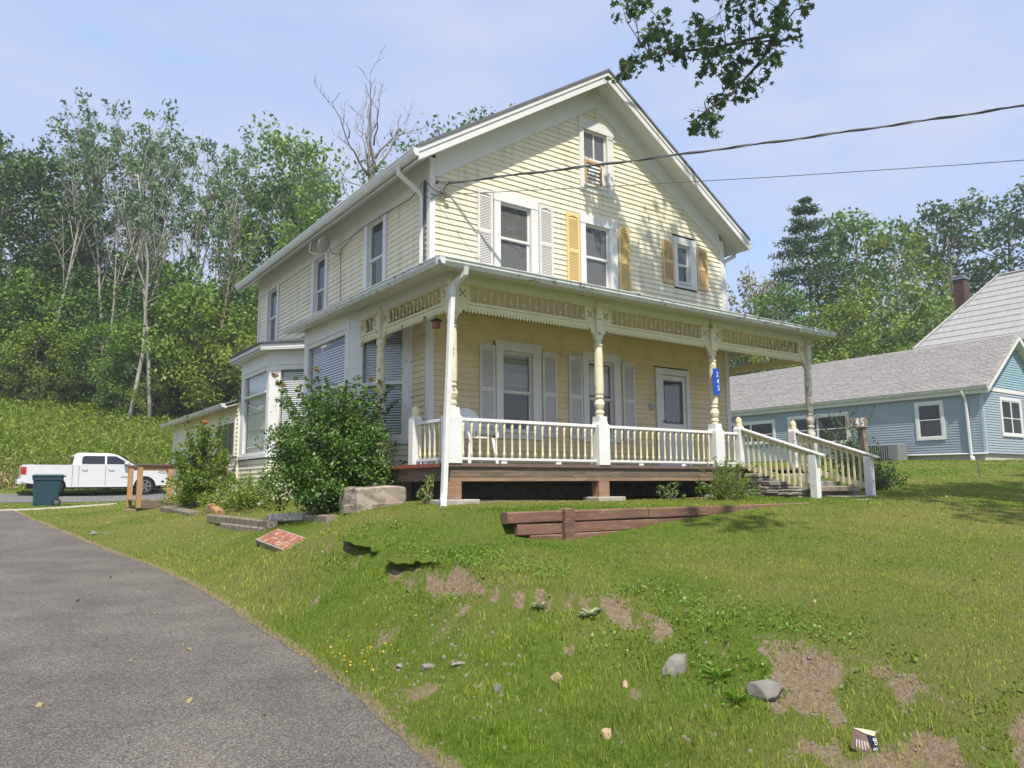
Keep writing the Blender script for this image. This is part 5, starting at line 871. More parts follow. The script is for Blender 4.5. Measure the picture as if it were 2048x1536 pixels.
# ------------------------------------------------------------------ vegetation
def quads(name, P, size, tint, m, up=.35, aspect=.55, rng=RNG, shape=None, droop=0):
    """many leaf-sized faces: P centres, one rhombus (or lobed leaf) each, with a tint per leaf"""
    n = len(P); N_ = rng.normal(size=(n, 3)); N_[:, 2] = N_[:, 2]*(1-up)+up*1.6; N_ /= np.linalg.norm(N_, axis=1)[:, None]
    T_ = rng.normal(size=(n, 3)); T_[:, 2] -= droop; T_ -= (T_*N_).sum(1)[:, None]*N_; T_ /= np.linalg.norm(T_, axis=1)[:, None]+1e-9; B_ = np.cross(N_, T_)
    sh = np.array(shape if shape is not None else [(-.5, 0, 0), (0, -.5*aspect, .06), (.5, 0, -.04), (0, .5*aspect, .06)], float); k = len(sh); s = np.broadcast_to(size, (n,))[:, None, None]
    V = P[:, None, :]+s*(sh[None, :, 0:1]*T_[:, None, :]+sh[None, :, 1:2]*B_[:, None, :]+sh[None, :, 2:3]*N_[:, None, :])
    me = bpy.data.meshes.new(name); me.vertices.add(n*k); me.vertices.foreach_set('co', V.reshape(-1)); me.loops.add(n*k); me.loops.foreach_set('vertex_index', np.arange(n*k)); me.polygons.add(n); me.polygons.foreach_set('loop_start', np.arange(n)*k); me.update()
    a = me.attributes.new('tint', 'FLOAT', 'POINT'); a.data.foreach_set('value', np.repeat(np.clip(tint, 0, 1), k).astype(np.float32)); me.materials.append(m); return me
def cluster(C, R, cnt, rng=RNG, flat=.8, clump=.22):
    """leaf centres in several clumps; tint varies by clump and by leaf"""
    P, T_ = [], []
    for c, r, k in zip(C, np.broadcast_to(R, (len(C),)), np.broadcast_to(cnt, (len(C),))):
        d = rng.normal(size=(int(k), 3)); d /= np.linalg.norm(d, axis=1)[:, None]; d *= (rng.random(int(k))**.45)[:, None]*r; d[:, 2] *= flat; P.append(d+np.asarray(c)); t0 = rng.normal(.42, clump); T_.append(t0+rng.normal(0, .14, int(k)))
    return np.concatenate(P), np.concatenate(T_)
def gen_tree(seed, h, r0, bare, spread, nb, up, leafn, lsize, cr, kind='tall', twigs=6, lmat='lf_tall', bark='bark', top=1.0, shape='oval'):
    rg = np.random.default_rng(seed); m = MB(); npt = 9; lean = rg.normal(0, .025, 2); path = []; x = y = 0
    for i in range(npt): t = i/(npt-1); x += rg.normal(0, .012*h/npt*2)+lean[0]*h/npt; y += rg.normal(0, .012*h/npt*2)+lean[1]*h/npt; path.append((x, y, t*h*.96))
    path[0] = (0, 0, -.6); rad = [max(.025, r0*(1-.85*(i/(npt-1)))) for i in range(npt)]; rad[0] *= 1.35; m.tube(path, rad, 7)
    tp = lambda t: Vector(path[min(int(t*(npt-1)), npt-2)]).lerp(Vector(path[min(int(t*(npt-1)), npt-2)+1]), t*(npt-1)-min(int(t*(npt-1)), npt-2))
    C, R = [], []; az = rg.random()*6.28
    for b in range(nb):
        t = bare+(1-bare)*(b+.5)/nb*.97; az += 2.4+rg.normal(0, .4); q = (t-bare)/(1-bare)
        prof = {'oval': math.sin(math.pi*min(1, .12+q*.86))**.7, 'cone': 1-.85*q, 'vase': .35+.65*q*(1.35-q*.9), 'bush': (1-q*q)**.5+.1}[shape]
        ln = spread*prof*rg.uniform(.75, 1.2); u = up*rg.uniform(.7, 1.3); p = tp(t); pts = [p]; d = Vector((math.cos(az), math.sin(az), u)).normalized(); rr_ = max(.02, r0*(1-.8*t)*.45)
        for k in range(4): d = (d+Vector(rg.normal(0, .12, 3))+Vector((0, 0, .06*up))).normalized(); p = p+d*ln/4; pts.append(p)
        m.tube(pts, [rr_*(1-.2*k) for k in range(5)], 4)
        for k in (2, 3, 4):
            for s in range(2 if k < 4 else 1):
                d2 = (d+Vector(rg.normal(0, .55, 3))).normalized(); e = pts[k]+d2*ln*rg.uniform(.12, .32); m.tube([pts[k], pts[k].lerp(e, .5)+Vector(rg.normal(0, .04*ln, 3)), e], [rr_*.4, rr_*.3, .012], 3)
                C.append(tuple(e)); R.append(cr*rg.uniform(.7, 1.25)*(.6+.4*prof))
    for k in range(twigs):   # bare twigs near the top
        t = rg.uniform(.6 if kind == 'tall' else .8, .98); p = tp(t); a = rg.random()*6.28; L_ = h*rg.uniform(.08, .16); e = p+Vector((math.cos(a)*.35, math.sin(a)*.35, 1)).normalized()*L_; m.tube([p, p.lerp(e, .5)+Vector(rg.normal(0, .1, 3)), e], [.03, .022, .01], 3)
    wood = m.mesh('trunk', M[bark], smooth=True)
    if not leafn: return wood, None
    C = np.array(C); R = np.array(R); cnt = np.maximum(3, leafn*R**2/np.sum(R**2)).astype(int); P, T_ = cluster(C, R, cnt, rg, .75); sz = lsize*rg.uniform(.6, 1.3, len(P))
    return wood, quads('crown', P, sz, T_, M[lmat], .4, .6, rg)
def plant_tree(kind, meshes, x, y, sc_, rz, label, group=None, z=None, sink=0.1):
    zz = (tz1(x, y) if z is None else z)-sink; t = thing(kind, label, 'tree', (x, y, zz), group); s = sc_ if hasattr(sc_, '__len__') else (sc_, sc_, sc_); t.rotation_euler = (0, 0, rz); t.scale = s
    for nm, me in zip(('trunk', 'crown'), meshes):
        if me: o = bpy.data.objects.new(nm, me); COL.objects.link(o); o.parent = t
    return t
def at(u, v, d): q = (np.array(CAM)+d*(FW+(u-1024)/1505.24*RT-(v-768)/1505.24*UP)); return float(q[0]), float(q[1]), float(q[2])
# --- woods left of the house: tall thin trees with pale trunks
def gen_pole(seed, h, r0, bare, nst, spread, leafn, lsize, cr, bark, lm_='lf_tall', sparse=.5):
    """tall forest tree: slim trunk that forks into upright branches, wispy leaf tufts, bare twigs on top"""
    rg = np.random.default_rng(seed); m = MB(); C, R = [], []; up_ = Vector((0, 0, 1))
    def grow(p, d, ln, r, lv):
        n = 6; pts = [p]; q = d.normalized()
        for k in range(n): q = (q+Vector(rg.normal(0, .045 if lv else .07, 3))+up_*(.10 if lv < 2 else .04)).normalized(); p = p+q*ln/n; pts.append(p)
        m.tube(pts, [max(.014, r*(1-.13*k)) for k in range(n+1)], 6 if lv == 0 else 4); return pts, q
    pts, q = grow(Vector((0, 0, -.6)), Vector(tuple(rg.normal(0, .04, 2))+(1,)), h*.80, r0, 0)
    for s in range(nst):
        t = bare+(1-bare)*(s+rg.random()*.7)/nst; k = min(int(t*6), 5); p = pts[k].lerp(pts[k+1], t*6-k); a = s*2.4+rg.normal(0, .4); out = rg.uniform(.22, .55); L_ = h*(.20+.17*(1-t))*rg.uniform(.7, 1.15)
        b, q = grow(p, Vector((math.cos(a)*out, math.sin(a)*out, 1)), L_*1.15, r0*(1-.7*t)*.5, 1)
        for k2 in (2, 3, 4, 5, 6):
            a2 = rg.random()*6.28; o2 = rg.uniform(.4, 1.1); c, q2 = grow(b[k2], Vector((math.cos(a2)*o2, math.sin(a2)*o2, .8)), L_*rg.uniform(.18, .36), .025, 2)
            if rg.random() < sparse*(.55+.1*k2):
                for e in (c[6], c[4]): C.append(tuple(e)); R.append(cr*rg.uniform(.5, 1.25))
    for k in range(int(6*rg.random())+2):
        z = rg.uniform(.25, bare+.1); k1 = min(int(z*6), 5); p = pts[k1].lerp(pts[k1+1], z*6-k1); a = rg.random()*6.28; c, q2 = grow(p, Vector((math.cos(a), math.sin(a), .5)), rg.uniform(.8, 2.2), .03, 2)
        if rg.random() < .5: C.append(tuple(c[5])); R.append(cr*.8)
    wood = m.mesh('trunk', M[bark], smooth=True); C = np.array(C); R = np.array(R); P, T_ = cluster(C, R, np.maximum(3, leafn*R/R.sum()).astype(int), rg, .7); P[:, 2] += rg.normal(0, .1, len(P))
    return wood, quads('crown', P, lsize*rg.uniform(.55, 1.3, len(P)), T_, M[lm_], .35, .5, rg)
TALL = [gen_pole(100+k, 22, .17, .48+.04*(k % 3), 9, 3, 700+150*(k % 3), .36, .62, ('palebark', 'bark', 'palebark')[k % 3], sparse=.62) for k in range(6)]
THIN = [gen_pole(130+k, 23, .13, .50, 8, 2, 190, .32, .42, 'palebark', sparse=.2) for k in range(4)]
BUSHY = [gen_tree(150+k, 10, .13, .10, 3.6, 26, .5, 5600, .30, 1.25, 'bush', 2, 'lf_wood', 'bark', shape='oval') for k in range(4)]
YELL = [gen_tree(160+k, 9, .12, .12, 3.6, 24, .45, 4800, .29, 1.15, 'bush', 2, 'lf_yel', 'bark', shape='oval') for k in range(2)]
DENSE = [gen_tree(170+k, 20, .26, .16, 5.2, 38, .38, 9500, .38, 1.5, 'dense', 2, 'lf_dark', 'bark', shape='oval') for k in range(3)]
MIDG = [gen_tree(180+k, 18, .2, .25, 4.4, 28, .7, 6200, .35, 1.3, 'dense', 3, 'lf_wood', 'bark', shape='oval') for k in range(3)]
rg = random.Random(5)
HTOP = lambda v, d, u: -.324+(980-.0076*u-v)/1505.24*d      # height of a point seen at photo row v at depth d
def by_top(kind, lib, spec, hn, lab, group):
    """spec: (column, top row, depth, variant, label tail)"""
    for u, v, d, k, tail in spec:
        x, y, _ = at(u, 900, d); zg = tz1(x, y); h = HTOP(v, d, u)-zg; s = h/hn; plant_tree(kind, lib[k % len(lib)], x, y, (s*rg.uniform(.92, 1.08), s*rg.uniform(.92, 1.08), s), rg.random()*6.28, lab % tail, group)
ordn = ['first', 'second', 'third', 'fourth', 'fifth', 'sixth', 'seventh', 'eighth', 'ninth', 'tenth', 'eleventh', 'twelfth', 'thirteenth', 'fourteenth', 'fifteenth', 'sixteenth']
cols = [(73, 235, 51), (106, 205, 55), (128, 235, 60), (150, 210, 54), (178, 205, 60), (200, 208, 53), (226, 240, 57), (249, 218, 49.6), (274, 215, 56), (297, 210, 49.2), (318, 232, 58), (348, 250, 56), (406, 255, 50), (432, 258, 53), (470, 262, 60), (580, 320, 60)]
by_top('slender_tree', TALL, [(u, v, d, k*7+k//3, ordn[k]) for k, (u, v, d) in enumerate(cols)], 21, 'slender pale trunked tree, %s from the left of the tall ones in the woods', 'tall slender trees in the woods')
cols = [(60, 300, 58), (140, 180, 60), (195, 160, 60), (214, 175, 53), (262, 205, 60), (308, 190, 58), (334, 215, 55), (362, 222, 53), (385, 240, 57), (420, 270, 58), (448, 300, 55)]
by_top('bare_topped_tree', THIN, [(u, v, d, k, ordn[k]) for k, (u, v, d) in enumerate(cols)], 24.5, 'thin nearly leafless tree, %s from the left of the bare topped ones in the woods', 'thin bare topped trees in the woods')
by_top('broad_tree', DENSE, [(-40, 235, 52, 0, 'tall dark one cut by the left edge of the photo'), (12, 300, 57, 1, 'dark one just inside the left edge of the woods'), (205, 405, 70, 2, 'dark one deep in the woods behind the slender trunks'), (282, 455, 68, 0, 'dark one deep in the woods, lower and to the right')], 20, 'broad leafy tree, the %s', None)
by_top('leafy_tree', MIDG, [(560, 235, 64, 0, 'tall one with the highest top left of the house roof'), (515, 345, 66, 1, 'rounded one left of the highest crown by the roof'), (612, 395, 58, 2, 'lower one right against the edge of the house roof'), (62, 400, 60, 1, 'one left of the first slender trunks'), (660, 430, 66, 0, 'one barely showing above the eave of the house')], 18, 'leafy tree, the %s', None)
cols = [(-30, 560, 54), (25, 540, 52), (78, 570, 54), (112, 600, 53), (150, 530, 55), (190, 650, 52), (232, 690, 51), (272, 690, 53), (318, 600, 54), (352, 520, 53), (388, 570, 52), (425, 590, 54), (462, 570, 54), (500, 540, 57), (535, 600, 55)]
by_top('understory_tree', BUSHY, [(u, v, d, k, ordn[k]) for k, (u, v, d) in enumerate(cols)], 10, 'low bushy tree, %s from the left along the foot of the woods', 'low bushy trees at the foot of the woods')
cols = [(55, 640, 50), (130, 690, 51), (300, 745, 50), (412, 600, 51), (440, 650, 50), (470, 690, 50)]
by_top('yellowing_tree', YELL, [(u, v, d, k, ordn[k]) for k, (u, v, d) in enumerate(cols)], 9, 'yellow green bushy tree, %s from the left in front of the woods', 'yellow green trees in front of the woods')
BACK = [gen_tree(195+k, 14, .2, .05, 4.6, 30, .4, 3600, .62, 1.6, 'dense', 0, 'lf_dark', 'bark', shape='oval') for k in range(2)]
cols = [(-60, 560, 76), (20, 570, 80), (90, 560, 78), (160, 545, 76), (230, 530, 74), (300, 560, 76), (370, 590, 79), (440, 600, 82), (510, 560, 79), (580, 560, 80)]
by_top('deep_wood_tree', BACK, [(u, v, d, k, ordn[k]) for k, (u, v, d) in enumerate(cols)], 14, 'dark leafy tree deep in the woods, %s from the left in the back row', 'dark trees in the back row of the woods')
# --- trees behind and right of the house
x, y, z = at(737, 900, 36)
dw = MB(); rgd = np.random.default_rng(77)
def limb(p, d, ln, r, depth):
    pts = [p]; q = d.normalized()
    for k in range(5): q = (q+Vector(rgd.normal(0, .10, 3))+Vector((0, 0, .05))).normalized(); p = p+q*ln/5; pts.append(p)
    dw.tube(pts, [r*(1-.14*k) for k in range(6)], 5)
    if depth:
        for k in (2, 3, 4, 5):
            a = rgd.random()*6.28; limb(pts[k], (q*1.3+Vector((math.cos(a), math.sin(a), .45))).normalized(), ln*rgd.uniform(.3, .5), r*(1-.14*k)*.5, depth-1)
zg = tz1(x, y); T0 = thing('dead_tree', 'bare dead tree rising behind the left slope of the roof', 'tree', (x, y, zg)); base = Vector((0, 0, -.4)); H = HTOP(150, 36, 735)-zg
rtv = Vector((RT[0], RT[1], 0)).normalized(); up_ = Vector((0, 0, 1)); fwd = Vector((FW[0], FW[1], 0)).normalized()
STEMS = [[(-0.12,13.96),(-0.2,15.04),(-0.33,16.11),(-0.39,17.19),(-0.41,17.99),(-0.44,18.53),(-0.6,19.23)],[(-0.09,14.02),(-0.01,15.04),(0.04,16.11),(-0.04,16.76),(-0.01,17.73),(0.04,18.8),(0.07,19.71)],[(-0.22,15.2),(-0.71,15.9),(-1.03,16.38),(-1.3,17.19),(-1.62,17.89),(-1.89,18.1)],[(-0.01,15.31),(0.26,15.79),(0.63,16.06)],[(0.04,15.41),(0.53,16.17),(0.9,16.87),(1.23,17.35),(1.52,17.89)],[(0.07,16.11),(0.58,16.87),(0.9,17.3),(1.17,17.99),(1.44,18.15)],[(-0.39,17.19),(-0.71,17.62),(-0.98,18.1),(-1.03,18.64)],[(-0.01,16.81),(0.26,17.46),(0.37,18.1),(0.47,18.75)],[(-0.33,16.11),(-0.49,16.97),(-0.65,17.73),(-0.71,18.48)],[(-0.25,14.23),(-0.71,14.72),(-1.14,14.82),(-1.59,14.88)],[(-0.22,14.02),(-0.55,14.72),(-0.82,15.58),(-0.82,16.17)],[(-0.55,13.48),(-1.25,13.96),(-1.84,14.07)],[(-0.65,13.27),(-1.03,13.8),(-1.35,14.39)],[(-1.51,12.94),(-1.73,13.32),(-1.94,13.64)],[(0.1,14.18),(0.42,14.88),(0.66,15.31)],[(0.12,14.13),(0.18,14.93)],[(0.9,17.3),(0.8,17.56),(0.8,17.99)],[(-0.01,17.73),(0.15,18.1),(0.15,19.12)],[(-1.3,17.19),(-1.25,17.62),(-1.25,18.05)],[(1.23,17.35),(1.39,17.4),(1.49,17.43)]]
def twig(p, d, ln, r, lv):
    pts = [p]; q = d.normalized()
    for k in range(4): q = (q+Vector(rgd.normal(0, .12, 3))+up_*.05).normalized(); p = p+q*ln/4; pts.append(p)
    dw.tube(pts, [max(.010, r*(1-.2*k)) for k in range(5)], 4)
    if lv:
        for k in (2, 3, 4): a = rgd.uniform(-1, 1); twig(pts[k], q+rtv*a+up_*.3, ln*.5, r*.6, lv-1)
dw.tube([Vector((0, 0, -.4)), Vector((0, 0, 4)), rtv*STEMS[0][0][0]+up_*(STEMS[0][0][1]-zg)], [.26, .2, .15], 8)
for n_, s in enumerate(STEMS):
    dy = rgd.normal(0, .25); pts = [rtv*a+up_*(b-zg)+fwd*dy*k for k, (a, b) in enumerate(s)]; r0_ = .12 if n_ < 2 else .07 if n_ < 6 else .05; fine = []
    for a, b in zip(pts[:-1], pts[1:]): fine += [a, a.lerp(b, .5)+Vector(rgd.normal(0, .05, 3))]
    fine.append(pts[-1]); dw.tube(fine, [max(.014, r0_*(1-.93*k/(len(fine)-1))) for k in range(len(fine))], 6)
    for k in range(2, len(fine)):
        if rgd.random() < .75: a = rgd.choice((-1, 1))*rgd.uniform(.3, 1); twig(fine[k], (fine[k]-fine[k-1]).normalized()+rtv*a*.8+fwd*rgd.uniform(-.6, .6), rgd.uniform(.4, 1.1), .02, 1)
o = bpy.data.objects.new('branches', dw.mesh('branches', M['deadbark'], smooth=True)); COL.objects.link(o); o.parent = T0
MAPLE = [gen_tree(210+k, 16, .2, .28, 3.4, 24, .8, 4200, .20, .9, 'dense', 3, 'lf_tall', 'bark', shape='oval') for k in range(2)]
by_top('leafy_tree', MAPLE, [(862, 232, 36, 0, 'left one of three showing above the ridge'), (985, 205, 37, 1, 'middle one of three above the ridge by the flue'), (1040, 192, 38, 0, 'right one of three showing above the ridge')], 16, 'leafy tree top behind the roof, %s', None)
RY_ = [gen_tree(230+k, 18, .2, .2, 4.4, 32, .6, 2900, .38, 1.0, 'dense', 5, 'lf_yel', 'palebark', shape='oval') for k in range(2)]
def gen_pine(seed, h, r0, spread, leafn, lsize):
    rg = np.random.default_rng(seed); m = MB(); m.tube([(0, 0, -.6), (.1, 0, h*.3), (.05, .1, h*.65), (0, 0, h)], [r0*1.3, r0, r0*.6, .03], 7); C, R = [], []
    z = h*.16
    while z < h*.985:
        t = z/h; ln0 = spread*(1-t)**.72*(.55+.45*min(1, t*3)); a0 = rg.random()*6.28
        for b in range(7):
            if rg.random() < .10: continue
            a = a0+b*.898+rg.normal(0, .2); ln = ln0*rg.uniform(.6, 1.25); d = Vector((math.cos(a), math.sin(a), rg.uniform(-.05, .28))); p = Vector((0, 0, z)); e = p+d*ln; m.tube([p, p.lerp(e, .5)-up_*.05*ln, e+up_*.08*ln], [.06*(1-t)+.02, .04*(1-t)+.012, .01], 4)
            for q in (.35, .55, .72, .88, 1.0):
                c = p.lerp(e, q); C.append((c.x+rg.normal(0, .1*ln), c.y+rg.normal(0, .1*ln), c.z+.1)); R.append(.19*ln0+.30)
        z += h*rg.uniform(.042, .066)
    wood = m.mesh('trunk', M['bark'], smooth=True); R = np.array(R); P, T_ = cluster(np.array(C), R, np.maximum(4, leafn*R/R.sum()).astype(int), rg, .5); return wood, quads('crown', P, lsize*rg.uniform(.6, 1.2, len(P)), T_, M['lf_dark'], .55, .4, rg)
PINE = gen_pine(301, 24, .3, 9.0, 24000, .38)
by_top('pine_tree', [PINE], [(1640, 372, 63, 0, 'rising highest right of the gable')], 24, 'tall dark pine with layered boughs %s', None)
RM = [gen_tree(260+k, 18, .22, .16, 4.3, 38, .5, 5200, .38, 1.1, 'dense', 4, ('lf_wood', 'lf_yel')[k], 'bark', shape='oval') for k in range(2)]
by_top('large_tree', RM, [(1735, 402, 67, 0, 'full green one just right of the tall pine'), (1580, 560, 56, 0, 'lower green one just left of the tall pine'), (1690, 585, 54, 1, 'yellowish one in front of the tall pine')], 18, 'large tree past the blue house, %s', None)
by_top('yellow_green_tree', RY_, [(1822, 436, 63, 0, 'open crowned one left of the brick chimney'), (1765, 545, 58, 1, 'lower one left of the open crowned one'), (1880, 575, 70, 1, 'one half hidden behind the metal roof'), (1560, 640, 50, 0, 'small one seen over the porch roof end')], 18, 'yellow green tree beyond the blue house, %s', None)
RB = [gen_tree(240+k, 20, .34, .22, 5.6, 26, .75, 3600, .45, 1.3, 'dense', 6, 'lf_dark', 'bark', shape='vase') for k in range(2)]
by_top('large_tree', RB, [(1950, 405, 78, 0, 'dusky one behind the brick chimney'), (2040, 385, 80, 1, 'dusky one cut by the right edge of the photo'), (1890, 470, 84, 1, 'far dusky one left of the chimney')], 20, 'large tree past the blue house, %s', None)
cols = [(1475, 700, 62), (1525, 680, 60), (1590, 690, 62), (1650, 670, 60), (1700, 690, 62), (1760, 660, 60), (1820, 650, 62), (1880, 620, 66), (1930, 610, 70)]
by_top('understory_tree', BUSHY, [(u, v, d, k, ordn[k]) for k, (u, v, d) in enumerate(cols)], 10, 'bushy tree low behind the grey shingled roof, %s from the left', 'bushy trees low behind the blue house')
PALE = gen_tree(250, 9, .08, .35, 1.9, 24, .9, 1300, .22, .55, 'dense', 6, 'lf_pale', 'palebark', shape='oval')
by_top('pale_tree', [PALE], [(1512, 535, 58, 0, 'beside the right end of the gable')], 9, 'thin tree with pale pinkish leaves %s', None)
SAP = gen_tree(251, 8, .05, .4, .9, 12, 2.2, 0, .2, .5, 'tall', 6, 'lf_tall', 'deadbark')
by_top('bare_sapling', [SAP], [(1456, 588, 58, 0, 'right beside the house corner')], 8.6, 'thin bare sapling %s above the porch roof', None)
# --- the maple overhead: its trunk stands right of the photo, one branch hangs into it
LIMB = [[(6.18,-3.27,9.42),(5.79,-3.09,8.53),(5.59,-3.1,8.01),(5.48,-2.97,7.69),(5.29,-2.91,7.42),(5.19,-2.81,7.26),(4.74,-2.65,6.73),(4.31,-2.42,6.38),(4.2,-2.31,6.24)],[(5.52,-3.03,7.86),(5.1,-2.95,7.7),(4.78,-2.83,7.6),(4.51,-2.76,7.58)],[(5.55,-3.07,7.96),(5.26,-2.73,7.94),(4.69,-2.3,7.77),(4.21,-2.07,7.68),(3.98,-1.9,7.65),(3.66,-1.77,7.49),(3.43,-1.59,7.41),(3.18,-1.5,7.22)],[(3.98,-1.9,7.65),(3.99,-1.82,7.89),(3.95,-1.83,8.12),(3.88,-1.81,8.29)],[(3.66,-1.77,7.49),(3.53,-1.71,7.69),(3.43,-1.66,7.81)],[(5.24,-1.9,9.74),(4.01,-1.43,9.19),(3.66,-1.25,8.83)],[(4.69,-2.3,7.77),(4.64,-2.34,7.46),(4.46,-2.28,7.17)],[(5.19,-2.81,7.26),(5.23,-3.11,7.35),(5.34,-3.3,7.31)],[(4.31,-2.42,6.38),(4.27,-2.41,6.52),(4.32,-2.46,6.64)],[(4.31,-2.42,6.38),(4.12,-2.25,6.19),(4.05,-2.2,6.18)],[(5.59,-3.1,8.01),(5.82,-3.34,8.41),(6.06,-3.52,8.49)]]
CLUMP = [(4.41,-2.74,8.15,0.41),(5.1,-2.88,8.39,0.46),(5.4,-3.31,8.32,0.41),(5.9,-3.4,8.49,0.23),(4.96,-2.63,8.07,0.42),(4.96,-3.27,7.73,0.36),(4.13,-2.72,7.57,0.31),(4.59,-2.13,8.2,0.26),(4.1,-2.4,7.63,0.23),(4.46,-2.66,7.48,0.27),(5.43,-2.49,7.96,0.29),(5.39,-3.05,7.56,0.28),(5.91,-3.04,8.0,0.24),(5.69,-3.33,8.02,0.17),(5.24,-2.72,7.47,0.26),(5.23,-3.27,7.23,0.14),(4.63,-2.28,7.43,0.21),(4.68,-2.02,7.4,0.14),(4.47,-2.31,7.46,0.19),(4.32,-1.97,7.68,0.15),(4.11,-1.92,7.76,0.13),(3.61,-2.27,7.49,0.11),(3.78,-1.6,7.93,0.14),(3.58,-1.67,7.97,0.11),(3.53,-1.99,7.89,0.11),(3.39,-2.22,7.86,0.09),(3.68,-1.37,7.76,0.14),(3.27,-1.51,7.4,0.11),(3.37,-1.26,7.3,0.09),(3.62,-1.28,7.53,0.09),(3.78,-1.62,7.67,0.14),(5.33,-2.42,7.4,0.29),(5.14,-2.88,7.07,0.23),(5.1,-2.36,7.15,0.21),(4.74,-2.53,7.05,0.17),(5.52,-2.49,7.14,0.13),(5.23,-2.34,7.02,0.13),(4.19,-2.43,6.23,0.1),(4.15,-2.34,6.11,0.11),(4.36,-2.39,6.13,0.1),(4.74,-1.78,6.41,0.07),(4.59,-2.32,6.32,0.06),(4.77,-2.28,6.78,0.05),(3.0,-1.69,8.34,0.15),(3.26,-1.62,8.38,0.13),(3.36,-1.85,8.41,0.11),(3.25,-1.78,8.23,0.08),(4.0,-1.95,7.8,0.09),(5.1,-2.9,8.78,0.46),(4.73,-2.29,9.04,0.38),(5.71,-3.24,8.93,0.42)]
CROWN = [(5.3,-7.4,14.0),(5.2,-4.1,19.9),(4.2,-6.8,15.6),(6.3,-5.4,16.2),(2.6,-7.4,16.4),(3.8,-8.5,16.5),(5.9,-6.1,16.5),(6.2,-7.4,17.5),(3.4,-7.2,16.0),(3.6,-9.4,16.0),(5.8,-8.1,13.5),(8.2,-7.7,16.5),(5.3,-7.0,15.2),(6.1,-7.2,16.4),(3.5,-7.9,17.1),(5.5,-9.0,15.1),(6.5,-4.9,15.5),(2.6,-8.6,19.1),(4.8,-8.5,15.5),(4.1,-5.9,13.7),(1.9,-8.1,17.8),(6.1,-7.3,15.2),(4.4,-5.0,13.5),(3.8,-7.8,14.1),(7.3,-10.4,10.2),(12.5,-10.5,10.6),(8.0,-11.0,10.7),(6.4,-8.3,7.6),(-0.2,-10.9,10.7),(9.4,-11.0,10.7),(9.3,-9.6,10.2),(7.6,-8.5,12.0),(6.1,-8.0,12.4),(7.1,-12.2,11.5),(6.5,-12.1,8.7),(7.3,-9.5,10.2),(5.0,-10.0,11.1),(10.5,-9.4,10.7),(8.2,-10.9,9.0),(10.1,-9.2,11.3),(7.9,-11.1,9.6),(6.6,-11.3,9.5),(7.5,-12.7,11.6),(8.6,-12.2,6.9),(8.5,-9.5,9.7),(7.3,-11.5,12.2),(6.3,-9.6,10.5),(10.7,-10.8,10.6),(5.0,-11.6,10.5),(10.1,-10.5,9.7),(9.5,-9.6,10.7),(7.4,-11.3,12.5),(9.8,-11.9,11.7),(7.3,-11.7,13.2),(10.5,-11.7,11.1),(9.7,-11.6,10.8),(10.1,-12.9,11.6),(10.3,-10.2,8.6),(9.3,-11.8,12.0),(10.0,-10.5,9.6),(7.1,-9.8,9.4),(9.7,-10.2,10.5),(14.2,-10.7,14.9),(3.7,-13.5,12.8),(10.0,-11.2,10.9),(3.9,-11.6,9.1),(8.0,-9.7,11.1),(9.4,-11.6,10.2),(8.8,-11.1,13.3),(6.4,-8.5,9.2),(11.0,-11.7,14.0),(8.8,-10.3,12.3),(7.0,-12.1,7.4),(11.4,-11.6,9.9),(8.4,-8.4,7.9),(9.1,-11.3,12.0),(4.2,-11.3,12.5),(12.2,-8.9,9.5),(8.6,-10.9,8.5),(5.0,-9.9,11.4),(8.2,-9.3,9.2),(9.8,-10.8,10.9),(9.7,-10.6,11.5),(9.1,-8.5,10.4)]
t = thing('maple_tree', 'maple whose dark leafy branch hangs into the sky above the gable', 'tree', (7.6, -12.6, tz1(7.6, -12.6))); zt_ = tz1(7.6, -12.6)
m = MB(); m.tube([(7.6, -12.6, zt_-.3), (7.55, -12.5, 1.5), (7.5, -12.2, 4), (7.2, -11.6, 6.5), (6.6, -10.5, 9.5), (5.2, -9, 13), (4.2, -8, 16), (3.9, -7.5, 18)], [.5, .36, .32, .28, .2, .14, .09, .04], 10)
m.tube([(7.2, -11.6, 6.5), (8.6, -11.2, 9), (9.5, -11, 12), (9.8, -10.8, 13.5)], [.2, .15, .08, .04], 8); m.tube([(7.5, -12.2, 4.5), (6.0, -13.2, 8), (5.5, -13.5, 11)], [.18, .12, .05], 8); obj('trunk', m, M['bark'], t)
m = MB(); m.tube([(6.6, -10.5, 9.5), (6.5, -8, 10.6), (6.3, -5.6, 10.2)]+[LIMB[0][0]], [.13, .10, .075, .05], 6)
for k, l_ in enumerate(LIMB): m.tube(l_, [max(.010, (.05, .022, .035, .014, .014, .03, .016, .02, .012, .010, .02)[k]*(1-.75*i/(len(l_)-1))) for i in range(len(l_))], 5)
m.tube([LIMB[0][0], LIMB[5][0]], [.05, .035], 5)
rgb = np.random.default_rng(8); TWP, TWT, lm = [], [], []
allp = np.array([p for l_ in LIMB for a, b in zip(l_[:-1], l_[1:]) for p in (a, tuple((np.array(a)+np.array(b))/2), b)])
for cx_, cy_2, cz_, r in CLUMP:
    c = np.array((cx_, cy_2, cz_)); nrst = allp[np.argmin(((allp-c)**2).sum(1))]; m.tube([tuple(nrst), tuple((nrst+c)/2+rgb.normal(0, .03, 3)), tuple(c)], [.010, .008, .004], 3)
    for q in range(max(3, int(r*16))):
        e = c+rgb.normal(size=3)*r*.6; m.tube([tuple(c), tuple((c+e)/2+rgb.normal(0, .02, 3)), tuple(e)], [.006, .004, .003], 3)
        k = 6+int(rgb.random()*5); TWP.append(e+rgb.normal(size=(k, 3))*[.075, .075, .055]); TWT.append(np.full(k, .25)+rgb.normal(0, .18, k))
